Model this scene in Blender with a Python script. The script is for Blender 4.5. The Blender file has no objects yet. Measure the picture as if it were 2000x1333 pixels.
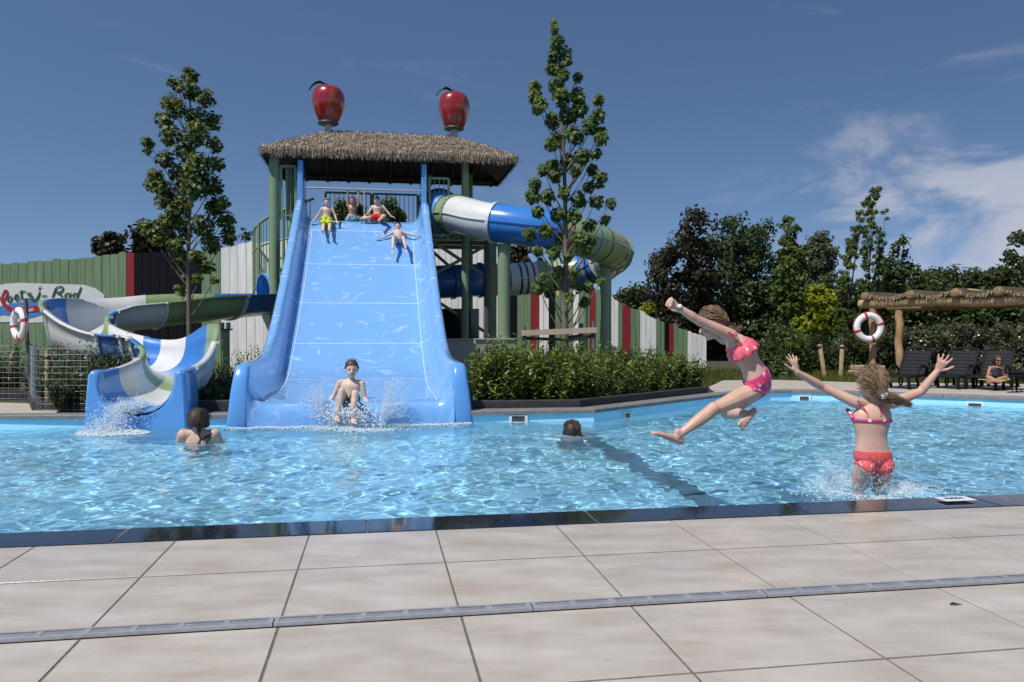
import bpy, bmesh, math, random
import numpy as np
from mathutils import Vector, Matrix, noise
R = math.radians
random.seed(7)
rng = np.random.default_rng(7)
sc = bpy.context.scene
C = sc.collection

# ---------------------------------------------------------------- camera
CAM_H = 1.0
FPX = 1555.6                     # focal length in photo pixels (28 mm on 36 mm)
PITCH = R(0.61)
cam_d = bpy.data.cameras.new('camera'); cam = bpy.data.objects.new('camera', cam_d); C.objects.link(cam)
cam_d.lens = 28.0; cam_d.sensor_width = 36.0; cam_d.clip_start = 0.05; cam_d.clip_end = 4000
cam.location = (0, 0, CAM_H); cam.rotation_euler = (R(90) - PITCH, 0, 0)
sc.camera = cam

def P(px, py, Z):
    """point at depth Y = Z that the photo shows at pixel (px, py)"""
    a = (px - 1000.0) / FPX; b = -(py - 666.5) / FPX
    c, s = math.cos(PITCH), math.sin(PITCH)
    dy = c + b * s; dz = -s + b * c
    k = Z / dy
    return Vector((a * k, Z, CAM_H + dz * k))

def PG(px, py, z=0.0):
    """point on the horizontal plane z that the photo shows at (px, py)"""
    p = P(px, py, 1.0); d = p - Vector((0, 0, CAM_H))
    k = (z - CAM_H) / d.z
    return Vector((d.x * k, d.y * k, z))

# ---------------------------------------------------------------- sky
SUN_EL = R(57); SUN_AZ = R(-136)          # azimuth from +Y (the view), clockwise seen from above
sun_vec = Vector((math.sin(SUN_AZ) * math.cos(SUN_EL), math.cos(SUN_AZ) * math.cos(SUN_EL), math.sin(SUN_EL)))
W = bpy.data.worlds.new('World'); sc.world = W; W.use_nodes = True
nt = W.node_tree; nt.nodes.clear()
def wn(t, **k):
    n = nt.nodes.new(t)
    for a, b in k.items(): setattr(n, a, b)
    return n
sky = wn('ShaderNodeTexSky', sky_type='NISHITA', sun_disc=False, sun_elevation=SUN_EL, sun_rotation=SUN_AZ,
         altitude=0.0, air_density=1.0, dust_density=0.25, ozone_density=2.5)
bg = wn('ShaderNodeBackground'); bg.inputs['Strength'].default_value = 0.078
out = wn('ShaderNodeOutputWorld')
tc = wn('ShaderNodeTexCoord')
sep = wn('ShaderNodeSeparateXYZ'); nt.links.new(tc.outputs['Generated'], sep.inputs[0])
def wmath(op, a, b=None, c=None, clamp=False):
    n = wn('ShaderNodeMath', operation=op, use_clamp=clamp)
    for i, v in enumerate((a, b, c)):
        if v is None: continue
        if isinstance(v, (int, float)): n.inputs[i].default_value = v
        else: nt.links.new(v, n.inputs[i])
    return n.outputs[0]
def wramp(v, a, b):
    n = wn('ShaderNodeMapRange', interpolation_type='SMOOTHSTEP'); nt.links.new(v, n.inputs[0])
    n.inputs[1].default_value = a; n.inputs[2].default_value = b
    return n.outputs[0]
# the air near the horizon is clear and blue: look the sky up a little above the true horizon
zz = wmath('MULTIPLY_ADD', wmath('MAXIMUM', sep.outputs['Z'], 0.0), 1.55, 0.085)
cmb = wn('ShaderNodeCombineXYZ'); nt.links.new(sep.outputs['X'], cmb.inputs[0]); nt.links.new(sep.outputs['Y'], cmb.inputs[1]); nt.links.new(zz, cmb.inputs[2])
nrm_ = wn('ShaderNodeVectorMath', operation='NORMALIZE'); nt.links.new(cmb.outputs[0], nrm_.inputs[0]); nt.links.new(nrm_.outputs[0], sky.inputs['Vector'])
# clouds: noise on the direction, stretched sideways; a bank of cumulus lies low in the east-north-east, thin wisps elsewhere
mp = wn('ShaderNodeMapping'); mp.inputs['Scale'].default_value = (5.6, 5.6, 12.0); mp.inputs['Location'].default_value = (1.35, 0.4, 0.25)
nt.links.new(tc.outputs['Generated'], mp.inputs[0])
nz = wn('ShaderNodeTexNoise'); nz.inputs['Scale'].default_value = 1.0; nz.inputs['Detail'].default_value = 9; nz.inputs['Roughness'].default_value = 0.60
nz.inputs['Distortion'].default_value = 0.35
nt.links.new(mp.outputs[0], nz.inputs['Vector'])
az = wmath('ARCTAN2', sep.outputs['X'], sep.outputs['Y'])
m_az = wramp(az, 0.12, 0.52)
m_el_lo = wramp(sep.outputs['Z'], 0.34, 0.12)
bank = wmath('MULTIPLY', m_az, m_el_lo)
thr = wmath('MULTIPLY_ADD', bank, 0.345, wmath('SUBTRACT', nz.outputs['Fac'], 0.30))
dens = wramp(thr, 0.37, 0.56)
dens = wmath('MULTIPLY', dens, wmath('MULTIPLY_ADD', bank, 0.80, 0.02))
mp2 = wn('ShaderNodeMapping'); mp2.inputs['Scale'].default_value = (2.0, 2.0, 9.0); mp2.inputs['Rotation'].default_value = (0.0, 0.45, 0.0)
nt.links.new(tc.outputs['Generated'], mp2.inputs[0])
nz2 = wn('ShaderNodeTexNoise'); nz2.inputs['Scale'].default_value = 1.6; nz2.inputs['Detail'].default_value = 7; nz2.inputs['Roughness'].default_value = 0.6
nz2.inputs['Distortion'].default_value = 1.0
nt.links.new(mp2.outputs[0], nz2.inputs['Vector'])
wisp = wmath('MULTIPLY', wramp(nz2.outputs['Fac'], 0.56, 0.85), 0.30)
dens = wmath('ADD', dens, wisp, clamp=True)
mixc = wn('ShaderNodeMix', data_type='RGBA')
nt.links.new(dens, mixc.inputs['Factor'])
tint = wn('ShaderNodeMix', data_type='RGBA', blend_type='MULTIPLY'); tint.inputs['Factor'].default_value = 1.0
nt.links.new(sky.outputs[0], tint.inputs['A']); tint.inputs['B'].default_value = (0.86, 0.93, 1.0, 1)
nt.links.new(tint.outputs['Result'], mixc.inputs['A']); mixc.inputs['B'].default_value = (5.3, 5.45, 6.3, 1)
nt.links.new(mixc.outputs['Result'], bg.inputs['Color']); nt.links.new(bg.outputs[0], out.inputs[0])

# ---------------------------------------------------------------- sun, exposure
sd = bpy.data.lights.new('sun', 'SUN'); sd.energy = 3.4; sd.angle = R(0.53); sd.color = (1.0, 0.965, 0.91)
so = bpy.data.objects.new('sun', sd); C.objects.link(so)
so.rotation_euler = sun_vec.to_track_quat('Z', 'Y').to_euler(); so.location = sun_vec * 60
vs = sc.view_settings; vs.view_transform = 'Standard'; vs.look = 'None'; vs.exposure = 0.36; vs.gamma = 1.0; vs.use_curve_mapping = False
sc.cycles.max_bounces = 8; sc.cycles.transparent_max_bounces = 24; sc.cycles.glossy_bounces = 4; sc.cycles.transmission_bounces = 6
sc.cycles.sample_clamp_indirect = 6.0; sc.cycles.caustics_refractive = True; sc.cycles.caustics_reflective = False
sc.cycles.use_denoising = True

# ================================================================ helpers
def link(o, parent=None):
    C.objects.link(o)
    if parent is not None: o.parent = parent
    return o
def tag(o, label=None, cat=None, group=None, kind=None):
    if label: o['label'] = label
    if cat: o['category'] = cat
    if group: o['group'] = group
    if kind: o['kind'] = kind
    return o
def thing(name, label, cat, loc=(0, 0, 0), rz=0.0, group=None):
    o = bpy.data.objects.new(name, None); o.empty_display_size = 0.1
    o.location = loc; o.rotation_euler = (0, 0, rz); link(o)
    return tag(o, label, cat, group)
def obj_from(name, me, mat=None, parent=None):
    o = bpy.data.objects.new(name, me)
    if mat is not None and not me.materials: me.materials.append(mat)
    return link(o, parent)
def copy_tree(o, parent=None):
    c = o.copy(); link(c, parent)
    for ch in list(o.children): copy_tree(ch, c)
    return c

class MB:
    """collects polygons; build() links them as one mesh object"""
    def __init__(s): s.v = []; s.f = []; s.mi = []; s.sm = []
    def add(s, vs, fs, mi=0, smooth=False):
        n = len(s.v); s.v.extend([tuple(p) for p in vs])
        for f in fs: s.f.append(tuple(i + n for i in f)); s.mi.append(mi); s.sm.append(smooth)
        return s
    def box(s, c, size, rz=0.0, mi=0, M=None):
        x, y, z = size[0] / 2, size[1] / 2, size[2] / 2
        vs = [Vector((a * x, b * y, d * z)) for a in (-1, 1) for b in (-1, 1) for d in (-1, 1)]
        m = Matrix.Translation(Vector(c)) @ (M if M is not None else Matrix.Rotation(rz, 4, 'Z'))
        s.add([m @ v for v in vs], [(0, 1, 3, 2), (4, 6, 7, 5), (0, 4, 5, 1), (2, 3, 7, 6), (0, 2, 6, 4), (1, 5, 7, 3)], mi)
        return s
    def bar(s, a, b, w, h, up=(0, 0, 1), mi=0):
        a, b = Vector(a), Vector(b); d = (b - a); L = d.length; d = d / L
        u = Vector(up); sd_ = d.cross(u)
        if sd_.length < 1e-4: sd_ = d.cross(Vector((1, 0, 0)))
        sd_.normalize(); u = sd_.cross(d)
        m = Matrix((( sd_.x, d.x, u.x, 0), (sd_.y, d.y, u.y, 0), (sd_.z, d.z, u.z, 0), (0, 0, 0, 1)))
        s.box((a + b) / 2, (w, L, h), M=m, mi=mi)
        return s
    def tube(s, pts, r, n=10, caps=True, mi=0, smooth=True):
        pts = [Vector(p) for p in pts]; k = len(pts)
        rs = r if hasattr(r, '__len__') else [r] * k
        nrm = None; rings = []
        for i, p in enumerate(pts):
            t = (pts[min(i + 1, k - 1)] - pts[max(i - 1, 0)]).normalized()
            if nrm is None:
                nrm = t.cross(Vector((0, 0, 1)))
                if nrm.length < 1e-3: nrm = t.cross(Vector((1, 0, 0)))
            nrm = (nrm - t * nrm.dot(t)).normalized(); b = t.cross(nrm)
            rings.append([p + (nrm * math.cos(2 * math.pi * j / n) + b * math.sin(2 * math.pi * j / n)) * rs[i] for j in range(n)])
        vs = [q for rg in rings for q in rg]; fs = []
        for i in range(k - 1):
            for j in range(n):
                j2 = (j + 1) % n
                fs.append((i * n + j, i * n + j2, (i + 1) * n + j2, (i + 1) * n + j))
        s.add(vs, fs, mi, smooth)
        if caps:
            s.add(rings[0], [tuple(range(n))[::-1]], mi, False); s.add(rings[-1], [tuple(range(n))], mi, False)
        return s
    def lathe(s, prof, c=(0, 0, 0), n=24, mi=0, M=None):
        k = len(prof); m = Matrix.Translation(Vector(c)) @ (M if M is not None else Matrix.Identity(4)); vs = []; fs = []
        for r_, z_ in prof:
            for j in range(n):
                a = 2 * math.pi * j / n; vs.append(m @ Vector((r_ * math.cos(a), r_ * math.sin(a), z_)))
        for i in range(k - 1):
            for j in range(n):
                j2 = (j + 1) % n; fs.append((i * n + j, i * n + j2, (i + 1) * n + j2, (i + 1) * n + j))
        s.add(vs, fs, mi, True)
        return s
    def loft(s, rings, mi=0, smooth=True, caps=False, closed=False):
        n = len(rings[0]); vs = [q for rg in rings for q in rg]; fs = []
        for i in range(len(rings) - 1):
            for j in range(n if closed else n - 1):
                j2 = (j + 1) % n; fs.append((i * n + j, i * n + j2, (i + 1) * n + j2, (i + 1) * n + j))
        s.add(vs, fs, mi, smooth)
        if caps and closed:
            s.add(rings[0], [tuple(range(n))[::-1]], mi, False); s.add(rings[-1], [tuple(range(n))], mi, False)
        return s
    def mesh(s, name, mats):
        me = bpy.data.meshes.new(name); me.from_pydata(s.v, [], s.f)
        for m in (mats if isinstance(mats, (list, tuple)) else [mats]): me.materials.append(m)
        me.polygons.foreach_set('material_index', s.mi); me.polygons.foreach_set('use_smooth', s.sm)
        me.update(); return me
    def build(s, name, mats, parent=None, bevel=0.0, seg=2):
        o = obj_from(name, s.mesh(name, mats), None, parent)
        if bevel:
            b = o.modifiers.new('bevel', 'BEVEL'); b.width = bevel; b.segments = seg; b.limit_method = 'ANGLE'; b.angle_limit = R(40)
        return o

# ---------------------------------------------------------------- materials
def mat(name, col=(0.5, 0.5, 0.5), rough=0.5, metal=0.0, spec=0.5, var=0.0, vscale=8.0, bump=0.0, bscale=60.0, rvar=0.0,
        coat=0.0, trans=0.0, sss=0.0, obj_var=0.0, stretch=None, col2=None, detail=6, lo=0.35, hi=0.65, isl=0.0, trl=0.0, world=False):
    m = bpy.data.materials.new(name); m.use_nodes = True; t = m.node_tree; nd = t.nodes; ln = t.links
    p = nd['Principled BSDF']
    p.inputs['Base Color'].default_value = (*col, 1); p.inputs['Roughness'].default_value = rough; p.inputs['Metallic'].default_value = metal
    p.inputs['Specular IOR Level'].default_value = spec
    if coat: p.inputs['Coat Weight'].default_value = coat; p.inputs['Coat Roughness'].default_value = 0.06
    if sss:
        p.inputs['Subsurface Weight'].default_value = sss; p.inputs['Subsurface Radius'].default_value = (1.0, 0.35, 0.2); p.inputs['Subsurface Scale'].default_value = 0.012
    co = nd.new('ShaderNodeTexCoord'); vec = co.outputs['Object']
    if world: vec = nd.new('ShaderNodeNewGeometry').outputs['Position']
    if stretch:
        mpn = nd.new('ShaderNodeMapping'); mpn.inputs['Scale'].default_value = stretch; ln.new(vec, mpn.inputs[0]); vec = mpn.outputs[0]
    colout = None
    if var or col2:
        n = nd.new('ShaderNodeTexNoise'); n.inputs['Scale'].default_value = vscale; n.inputs['Detail'].default_value = detail; n.inputs['Roughness'].default_value = 0.6
        ln.new(vec, n.inputs['Vector'])
        mr = nd.new('ShaderNodeMapRange'); mr.inputs[1].default_value = lo; mr.inputs[2].default_value = hi; ln.new(n.outputs['Fac'], mr.inputs[0])
        mx = nd.new('ShaderNodeMix'); mx.data_type = 'RGBA'
        c2 = col2 if col2 else tuple(c * (1 + var) for c in col); c1 = col if col2 else tuple(c * (1 - var) for c in col)
        mx.inputs['A'].default_value = (*c1, 1); mx.inputs['B'].default_value = (*c2, 1)
        ln.new(mr.outputs[0], mx.inputs['Factor']); colout = mx.outputs['Result']
    if obj_var or isl:
        oi = nd.new('ShaderNodeObjectInfo') if obj_var else nd.new('ShaderNodeNewGeometry')
        hv = nd.new('ShaderNodeHueSaturation'); mr2 = nd.new('ShaderNodeMapRange'); a = obj_var or isl
        mr2.inputs[3].default_value = 1 - a; mr2.inputs[4].default_value = 1 + a
        ln.new(oi.outputs['Random' if obj_var else 'Random Per Island'], mr2.inputs[0]); ln.new(mr2.outputs[0], hv.inputs['Value'])
        if colout is not None: ln.new(colout, hv.inputs['Color'])
        else: hv.inputs['Color'].default_value = (*col, 1)
        colout = hv.outputs[0]
    if colout is not None: ln.new(colout, p.inputs['Base Color'])
    if rvar:
        n2 = nd.new('ShaderNodeTexNoise'); n2.inputs['Scale'].default_value = vscale * 0.7; n2.inputs['Detail'].default_value = 5; ln.new(vec, n2.inputs['Vector'])
        mr3 = nd.new('ShaderNodeMapRange'); mr3.inputs[1].default_value = 0.3; mr3.inputs[2].default_value = 0.7
        mr3.inputs[3].default_value = max(0.02, rough - rvar); mr3.inputs[4].default_value = rough + rvar
        ln.new(n2.outputs['Fac'], mr3.inputs[0]); ln.new(mr3.outputs[0], p.inputs['Roughness'])
    if bump:
        n3 = nd.new('ShaderNodeTexNoise'); n3.inputs['Scale'].default_value = bscale; n3.inputs['Detail'].default_value = 4; ln.new(vec, n3.inputs['Vector'])
        bp = nd.new('ShaderNodeBump'); bp.inputs['Strength'].default_value = bump; bp.inputs['Distance'].default_value = 0.02
        ln.new(n3.outputs['Fac'], bp.inputs['Height']); ln.new(bp.outputs[0], p.inputs['Normal'])
    if trl:                                                    # leaves: light shining through
        tr = nd.new('ShaderNodeBsdfTranslucent'); ms = nd.new('ShaderNodeMixShader'); ms.inputs[0].default_value = trl
        if colout is not None: ln.new(colout, tr.inputs['Color'])
        else: tr.inputs['Color'].default_value = (*col, 1)
        ln.new(p.outputs[0], ms.inputs[1]); ln.new(tr.outputs[0], ms.inputs[2]); ln.new(ms.outputs[0], nd['Material Output'].inputs[0])
    return m

# ================================================================ ground, pool, decks
TH = R(9.6)                                # the deck grid is turned a little to the left of the view
U = Vector((-math.sin(TH), math.cos(TH), 0)); V = Vector((math.cos(TH), math.sin(TH), 0))
WATER = -0.135
E0 = PG(737, 1013.6)                       # a point on the near pool edge, grid joint line through it
NEAR_L = E0 - V * 9.0; NEAR_R = E0 + V * 17.0
FAR = [PG(-330, 819.5), PG(0, 815), PG(470, 812), PG(915, 806), PG(1160, 802.5), PG(1420, 771), PG(1500, 765.5), PG(1545, 764.5), PG(1590, 765.5), PG(1700, 769), PG(2000, 780)]
FAR.append(FAR[-1] + (FAR[-1] - FAR[-2]).normalized() * 7.0)
FAR[0] = FAR[1] + (FAR[1] - FAR[3]).normalized() * 4.0
NEAR_R = FAR[-1] + Vector((1.5, -6, 0)); NEAR_R = E0 + V * ((NEAR_R - E0).dot(V))
poly = [NEAR_L] + FAR + [NEAR_R]
def inset_pts(): return [Vector((p.x, p.y, 0)) for p in poly]

M_water_floor = mat('pool_liner', (0.40, 0.80, 0.99), 0.4, var=0.05, vscale=3)
M_deckstone = mat('deck_tile', (0.385, 0.315, 0.245), 0.27, col2=(0.57, 0.53, 0.475), vscale=4.2, stretch=(0.7, 1.5, 1), world=True, rvar=0.11, bump=0.04, bscale=140, obj_var=0.03, detail=12, lo=0.24, hi=0.76)
M_joint = mat('tile_joint', (0.13, 0.12, 0.11), 0.8, var=0.3, vscale=20)
M_black = mat('black_granite', (0.016, 0.018, 0.022), 0.07, var=0.3, vscale=40, rvar=0.05, coat=0.3)
M_coping = mat('coping_stone', (0.20, 0.185, 0.18), 0.55, var=0.18, vscale=9, bump=0.1, bscale=80, obj_var=0.06)
M_kerb = mat('planter_kerb', (0.035, 0.035, 0.038), 0.65, var=0.35, vscale=10, bump=0.15, bscale=70, obj_var=0.12)
M_soil = mat('soil', (0.05, 0.045, 0.032), 0.95, var=0.5, vscale=6, bump=0.6, bscale=18, col2=(0.055, 0.075, 0.025))
M_paving = mat('far_paving', (0.42, 0.37, 0.31), 0.7, var=0.10, vscale=4, bump=0.05, bscale=50, obj_var=0.03)
M_steel = mat('steel', (0.40, 0.41, 0.43), 0.45, metal=0.35, var=0.12, vscale=30)
M_darkgap = mat('drain_gap', (0.01, 0.01, 0.012), 0.9)
M_white = mat('white_plastic', (0.74, 0.75, 0.76), 0.35, var=0.03)

def ring_mesh(name, outer, inner, z, m):
    bm = bmesh.new(); es = []
    for lp in (outer, inner):
        vs = [bm.verts.new((p[0], p[1], z)) for p in lp]
        for i in range(len(vs)): es.append(bm.edges.new((vs[i], vs[(i + 1) % len(vs)])))
    bmesh.ops.triangle_fill(bm, use_beauty=True, edges=es)
    for f in bm.faces:
        if f.normal.z < 0: f.normal_flip()
    me = bpy.data.meshes.new(name); bm.to_mesh(me); bm.free(); me.materials.append(m)
    return me
B = 900
def grow(pts, d):
    out_ = []; n = len(pts)
    for i in range(n):
        a, b, c = pts[i - 1], pts[i], pts[(i + 1) % n]
        n1 = Vector((-(b - a).y, (b - a).x, 0)).normalized(); n2 = Vector((-(c - b).y, (c - b).x, 0)).normalized()
        k = (n1 + n2); k = k / max(0.3, k.dot(n1)); out_.append(b + k * d)
    return out_
ground = obj_from('ground', ring_mesh('ground', [(-B, -B), (B, -B), (B, B), (-B, B)], grow(poly, 0.06), -0.03, M_soil)); tag(ground, kind='structure')

# pool shell: floor and wall
DEPTH = 1.12
fl = MB(); fl.add([(p.x, p.y, -DEPTH) for p in poly], [tuple(range(len(poly)))[::-1]])
floor = fl.build('pool_floor', M_water_floor); tag(floor, kind='structure')
wl = MB()
n = len(poly)
for i in range(n):
    a, b = poly[i], poly[(i + 1) % n]
    wl.add([(a.x, a.y, -DEPTH), (b.x, b.y, -DEPTH), (b.x, b.y, -0.028), (a.x, a.y, -0.028)], [(0, 1, 2, 3)])
wall = wl.build('pool_wall', M_water_floor); tag(wall, kind='structure')
# the dark lane stripe set into the floor
M_lane = mat('lane_tile', (0.02, 0.03, 0.06), 0.4)
def PW(px, py):                               # floor point seen through flat water
    h = PG(px, py, WATER); d = (h - Vector((0, 0, CAM_H))).normalized(); e = d / 1.33
    c = -math.sqrt(1 - (e.x ** 2 + e.y ** 2)); dr = Vector((e.x, e.y, c)); k = (-DEPTH - WATER) / dr.z
    return h + dr * k
ln_ = MB(); a = PW(1400, 992); b = PW(1098, 826); w = V * 0.125
z0 = -DEPTH + 0.004
ln_.add([(*(a - w).xy, z0), (*(a + w).xy, z0), (*(b + w).xy, z0), (*(b - w).xy, z0)], [(0, 1, 2, 3)])
lane = ln_.build('lane_stripe', M_lane, floor)

# water surface
def wave_field(x, y):
    h = np.zeros_like(x); g = np.random.default_rng(3)
    for lam, amp, k in ((1.7, 0.0060, 10), (0.8, 0.0028, 14), (0.42, 0.0019, 20), (0.22, 0.0016, 24), (0.13, 0.0013, 26)):
        for _ in range(k):
            th = g.uniform(0, 2 * math.pi); l = lam * g.uniform(0.75, 1.35); ph = g.uniform(0, 6.28); kk = 2 * math.pi / l
            h += amp / math.sqrt(k) * 1.5 * np.sin(kk * (x * math.cos(th) + y * math.sin(th)) + ph + 1.2 * np.sin(0.7 * x * math.sin(th + 1) + 0.9 * y + ph))
    return h
def build_water():
    bm = bmesh.new()
    x0, x1, y0, y1 = -7.6, 9.0, 3.6, 13.4
    st = 0.034
    xs = np.arange(x0, x1, st); ys = np.arange(y0, y1, st)
    X, Y = np.meshgrid(xs, ys)
    Hh = wave_field(X, Y)
    # inside-polygon test
    px = np.array([p.x for p in grow(poly, 0.02)]); py = np.array([p.y for p in grow(poly, 0.02)])
    ins = np.zeros(X.shape, bool); j = len(px) - 1
    for i in range(len(px)):
        cond = ((py[i] > Y) != (py[j] > Y)) & (X < (px[j] - px[i]) * (Y - py[i]) / (py[j] - py[i] + 1e-12) + px[i]); ins ^= cond; j = i
    ny, nx = X.shape
    idx = np.arange(ny * nx).reshape(ny, nx)
    q = ins[:-1, :-1] | ins[1:, :-1] | ins[:-1, 1:] | ins[1:, 1:]
    f = np.stack([idx[:-1, :-1][q], idx[:-1, 1:][q], idx[1:, 1:][q], idx[1:, :-1][q]], 1)
    used = np.unique(f); remap = -np.ones(ny * nx, int); remap[used] = np.arange(len(used)); f = remap[f]
    vs = np.stack([X.ravel()[used], Y.ravel()[used], WATER + Hh.ravel()[used]], 1)
    me = bpy.data.meshes.new('water'); me.from_pydata(vs.tolist(), [], f.tolist())
    me.polygons.foreach_set('use_smooth', [True] * len(f)); me.update()
    return me
M_water = bpy.data.materials.new('pool_water'); M_water.use_nodes = True
g_ = M_water.node_tree.nodes['Principled BSDF']
g_.inputs['Base Color'].default_value = (0.95, 0.99, 1.0, 1); g_.inputs['Transmission Weight'].default_value = 1.0
g_.inputs['IOR'].default_value = 1.33; g_.inputs['Roughness'].default_value = 0.0
t = M_water.node_tree; tr = t.nodes.new('ShaderNodeBsdfDiffuse'); tr.inputs[0].default_value = (0.32, 0.74, 0.98, 1); ms = t.nodes.new('ShaderNodeMixShader'); ms.inputs[0].default_value = 0.11   # diffuse blue mixed in to brighten the dark troughs, like aerated water
t.links.new(g_.outputs[0], ms.inputs[1]); t.links.new(tr.outputs[0], ms.inputs[2]); t.links.new(ms.outputs[0], t.nodes['Material Output'].inputs[0])
water = obj_from('water', build_water(), M_water); tag(water, kind='structure')
# real refracted sunlight on the pool floor
so.data.cycles.is_caustics_light = True; water.cycles.is_caustics_caster = True
for o in (floor, wall, lane): o.cycles.is_caustics_receiver = True

# ---------------------------------------------------------------- near deck: black edge stones, big tiles, slot drain
def local_frame(o, uv):                       # deck frame: x along V, y along U, origin E0
    o.location = E0 + V * uv[0] + U * uv[1]; o.rotation_euler = (0, 0, TH)
def udist(py): return (PG(737, py) - E0).dot(U)
deck = MB().add([(-9, -6, 0), (17, -6, 0), (17, 0, 0), (-9, 0, 0)], [(0, 1, 2, 3)]).build('near_deck', M_joint)
deck.location = E0 + Vector((0, 0, -0.003)); deck.rotation_euler = (0, 0, TH); tag(deck, kind='structure')
def slab_mesh(name, w, d, h, m, bev=0.003):
    bm = bmesh.new(); bmesh.ops.create_cube(bm, size=1.0)
    bmesh.ops.scale(bm, vec=(w, d, h), verts=bm.verts); bmesh.ops.translate(bm, vec=(0, 0, -h / 2), verts=bm.verts)
    bmesh.ops.bevel(bm, geom=[e for e in bm.edges if all(v.co.z > -1e-5 for v in e.verts)], offset=bev, segments=1, affect='EDGES')
    me = bpy.data.meshes.new(name); bm.to_mesh(me); bm.free(); me.materials.append(m); return me
vj = [(PG(*q) - E0).dot(V) for q in ((605, 1047), (852, 1037), (1085, 1028), (1308, 1015))]
TS = (vj[-1] - vj[0]) / 3; V0 = sum(v - i * TS for i, v in enumerate(vj)) / 4
d1, d2, dd0, dd1, d4 = udist(1040), udist(1105), udist(1201), udist(1213.5), udist(1361)
rows = [(d1, d2), (d2, dd0), (dd1, d4)]
ts = (d4 - dd1)
for k in range(1, 4): rows.append((d4 + (k - 1) * ts, d4 + k * ts))
for ri, (a, b) in enumerate(rows):
    near_row = ri >= 2; J = 0.009 if near_row else 0.008
    me = slab_mesh('tile', TS - J, abs(b - a) - (0.017 if ri < 2 else 0.013), 0.03, M_deckstone, 0.0011)
    for i in range(-7 if ri < 2 else -4, 13 if ri < 2 else 8):
        o = obj_from('tile', me, None, deck); o.location = (V0 + (i + 0.5) * TS, (a + b) / 2, 0.003 + random.uniform(-0.0005, 0.0005))
me = slab_mesh('edge_stone', 1.2 - 0.004, abs(d1) - 0.003, 0.05, M_black, 0.006)
for i in range(-6, 13):
    o = obj_from('edge_stone', me, None, deck); o.location = (V0 + 0.28 + (i + 0.5) * 1.2, d1 / 2, 0.0045)
# slot drain: one grating per metre, each with slots between its bars
dw = abs(dd1 - dd0)
drain = thing('slot_drain', 'grey metal slot drain running between the rows of beige deck tiles', 'drain', E0 + U * ((dd0 + dd1) / 2), TH)
MB().box((2.5, 0, -0.006), (15.5, dw - 0.004, 0.004)).build('channel', M_darkgap, drain)
gm = MB(); gl_ = 0.9
for sy in (-1, 1): gm.box((gl_ / 2, sy * (dw / 2 - 0.005), 0.008), (gl_ - 0.004, 0.010, 0.012))
for k in range(7):
    gm.box((0.008 + k * (gl_ - 0.016) / 6, 0, 0.0075), (0.020, dw - 0.021, 0.011))
for k in range(3): gm.box((gl_ / 2, (k - 1) * (dw - 0.02) / 4, 0.007), (gl_ - 0.006, 0.0075, 0.009))
gme = gm.mesh('grating', M_steel)
for i in range(-5, 9): obj_from('grating', gme, None, drain).location = (i * gl_ - 0.35, 0, 0)
# white depth marker let into the black edge
pm = PG(1866, 979.5)
mk = thing('depth_marker', 'small white depth marker tile let into the black pool edge', 'marker', (pm.x, pm.y, 0.017), TH)
slm = slab_mesh('plate', 0.20, 0.105, 0.004, M_white, 0.001); obj_from('plate', slm, None, mk)
M_ink = mat('black_ink', (0.02, 0.02, 0.025), 0.6)
def text_mesh(s, size, m, shear=0.0, ext=0.0, spacing=1.0, bold=0.0, align='CENTER'):
    cu = bpy.data.curves.new('lettering', 'FONT'); cu.body = s; cu.size = size; cu.shear = shear; cu.extrude = ext; cu.space_character = spacing; cu.offset = bold
    cu.align_x = align; cu.align_y = 'CENTER'; cu.resolution_u = 4
    o = bpy.data.objects.new('tmp', cu); C.objects.link(o); dg = bpy.context.evaluated_depsgraph_get()
    me = bpy.data.meshes.new_from_object(o.evaluated_get(dg)); bpy.data.objects.remove(o); me.materials.clear(); me.materials.append(m); return me
for x, w_, h_ in ((-0.062, 0.016, 0.022), (-0.036, 0.020, 0.034), (-0.010, 0.018, 0.036), (0.018, 0.022, 0.034), (0.046, 0.014, 0.030)):
    MB().box((x, 0.004, 0.0008), (w_, h_, 0.0012), rz=0.3).build('worn_mark', M_ink, mk)
# a dead leaf on the tiles
pl = PG(1853, 1182.5)
lf = MB(); lf.add([(0, 0, .001), (.018, .012, .006), (.045, .008, .002), (.02, -.010, .008), (.055, .002, .001)], [(0, 3, 2, 1), (1, 2, 4), (2, 3, 4)])
o = lf.build('dead_leaf', mat('dead_leaf', (0.03, 0.018, 0.01), 0.8)); o.location = (pl.x, pl.y, 0.002); tag(o, 'small curled dark dead leaf lying on a beige deck tile', 'leaf')

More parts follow.
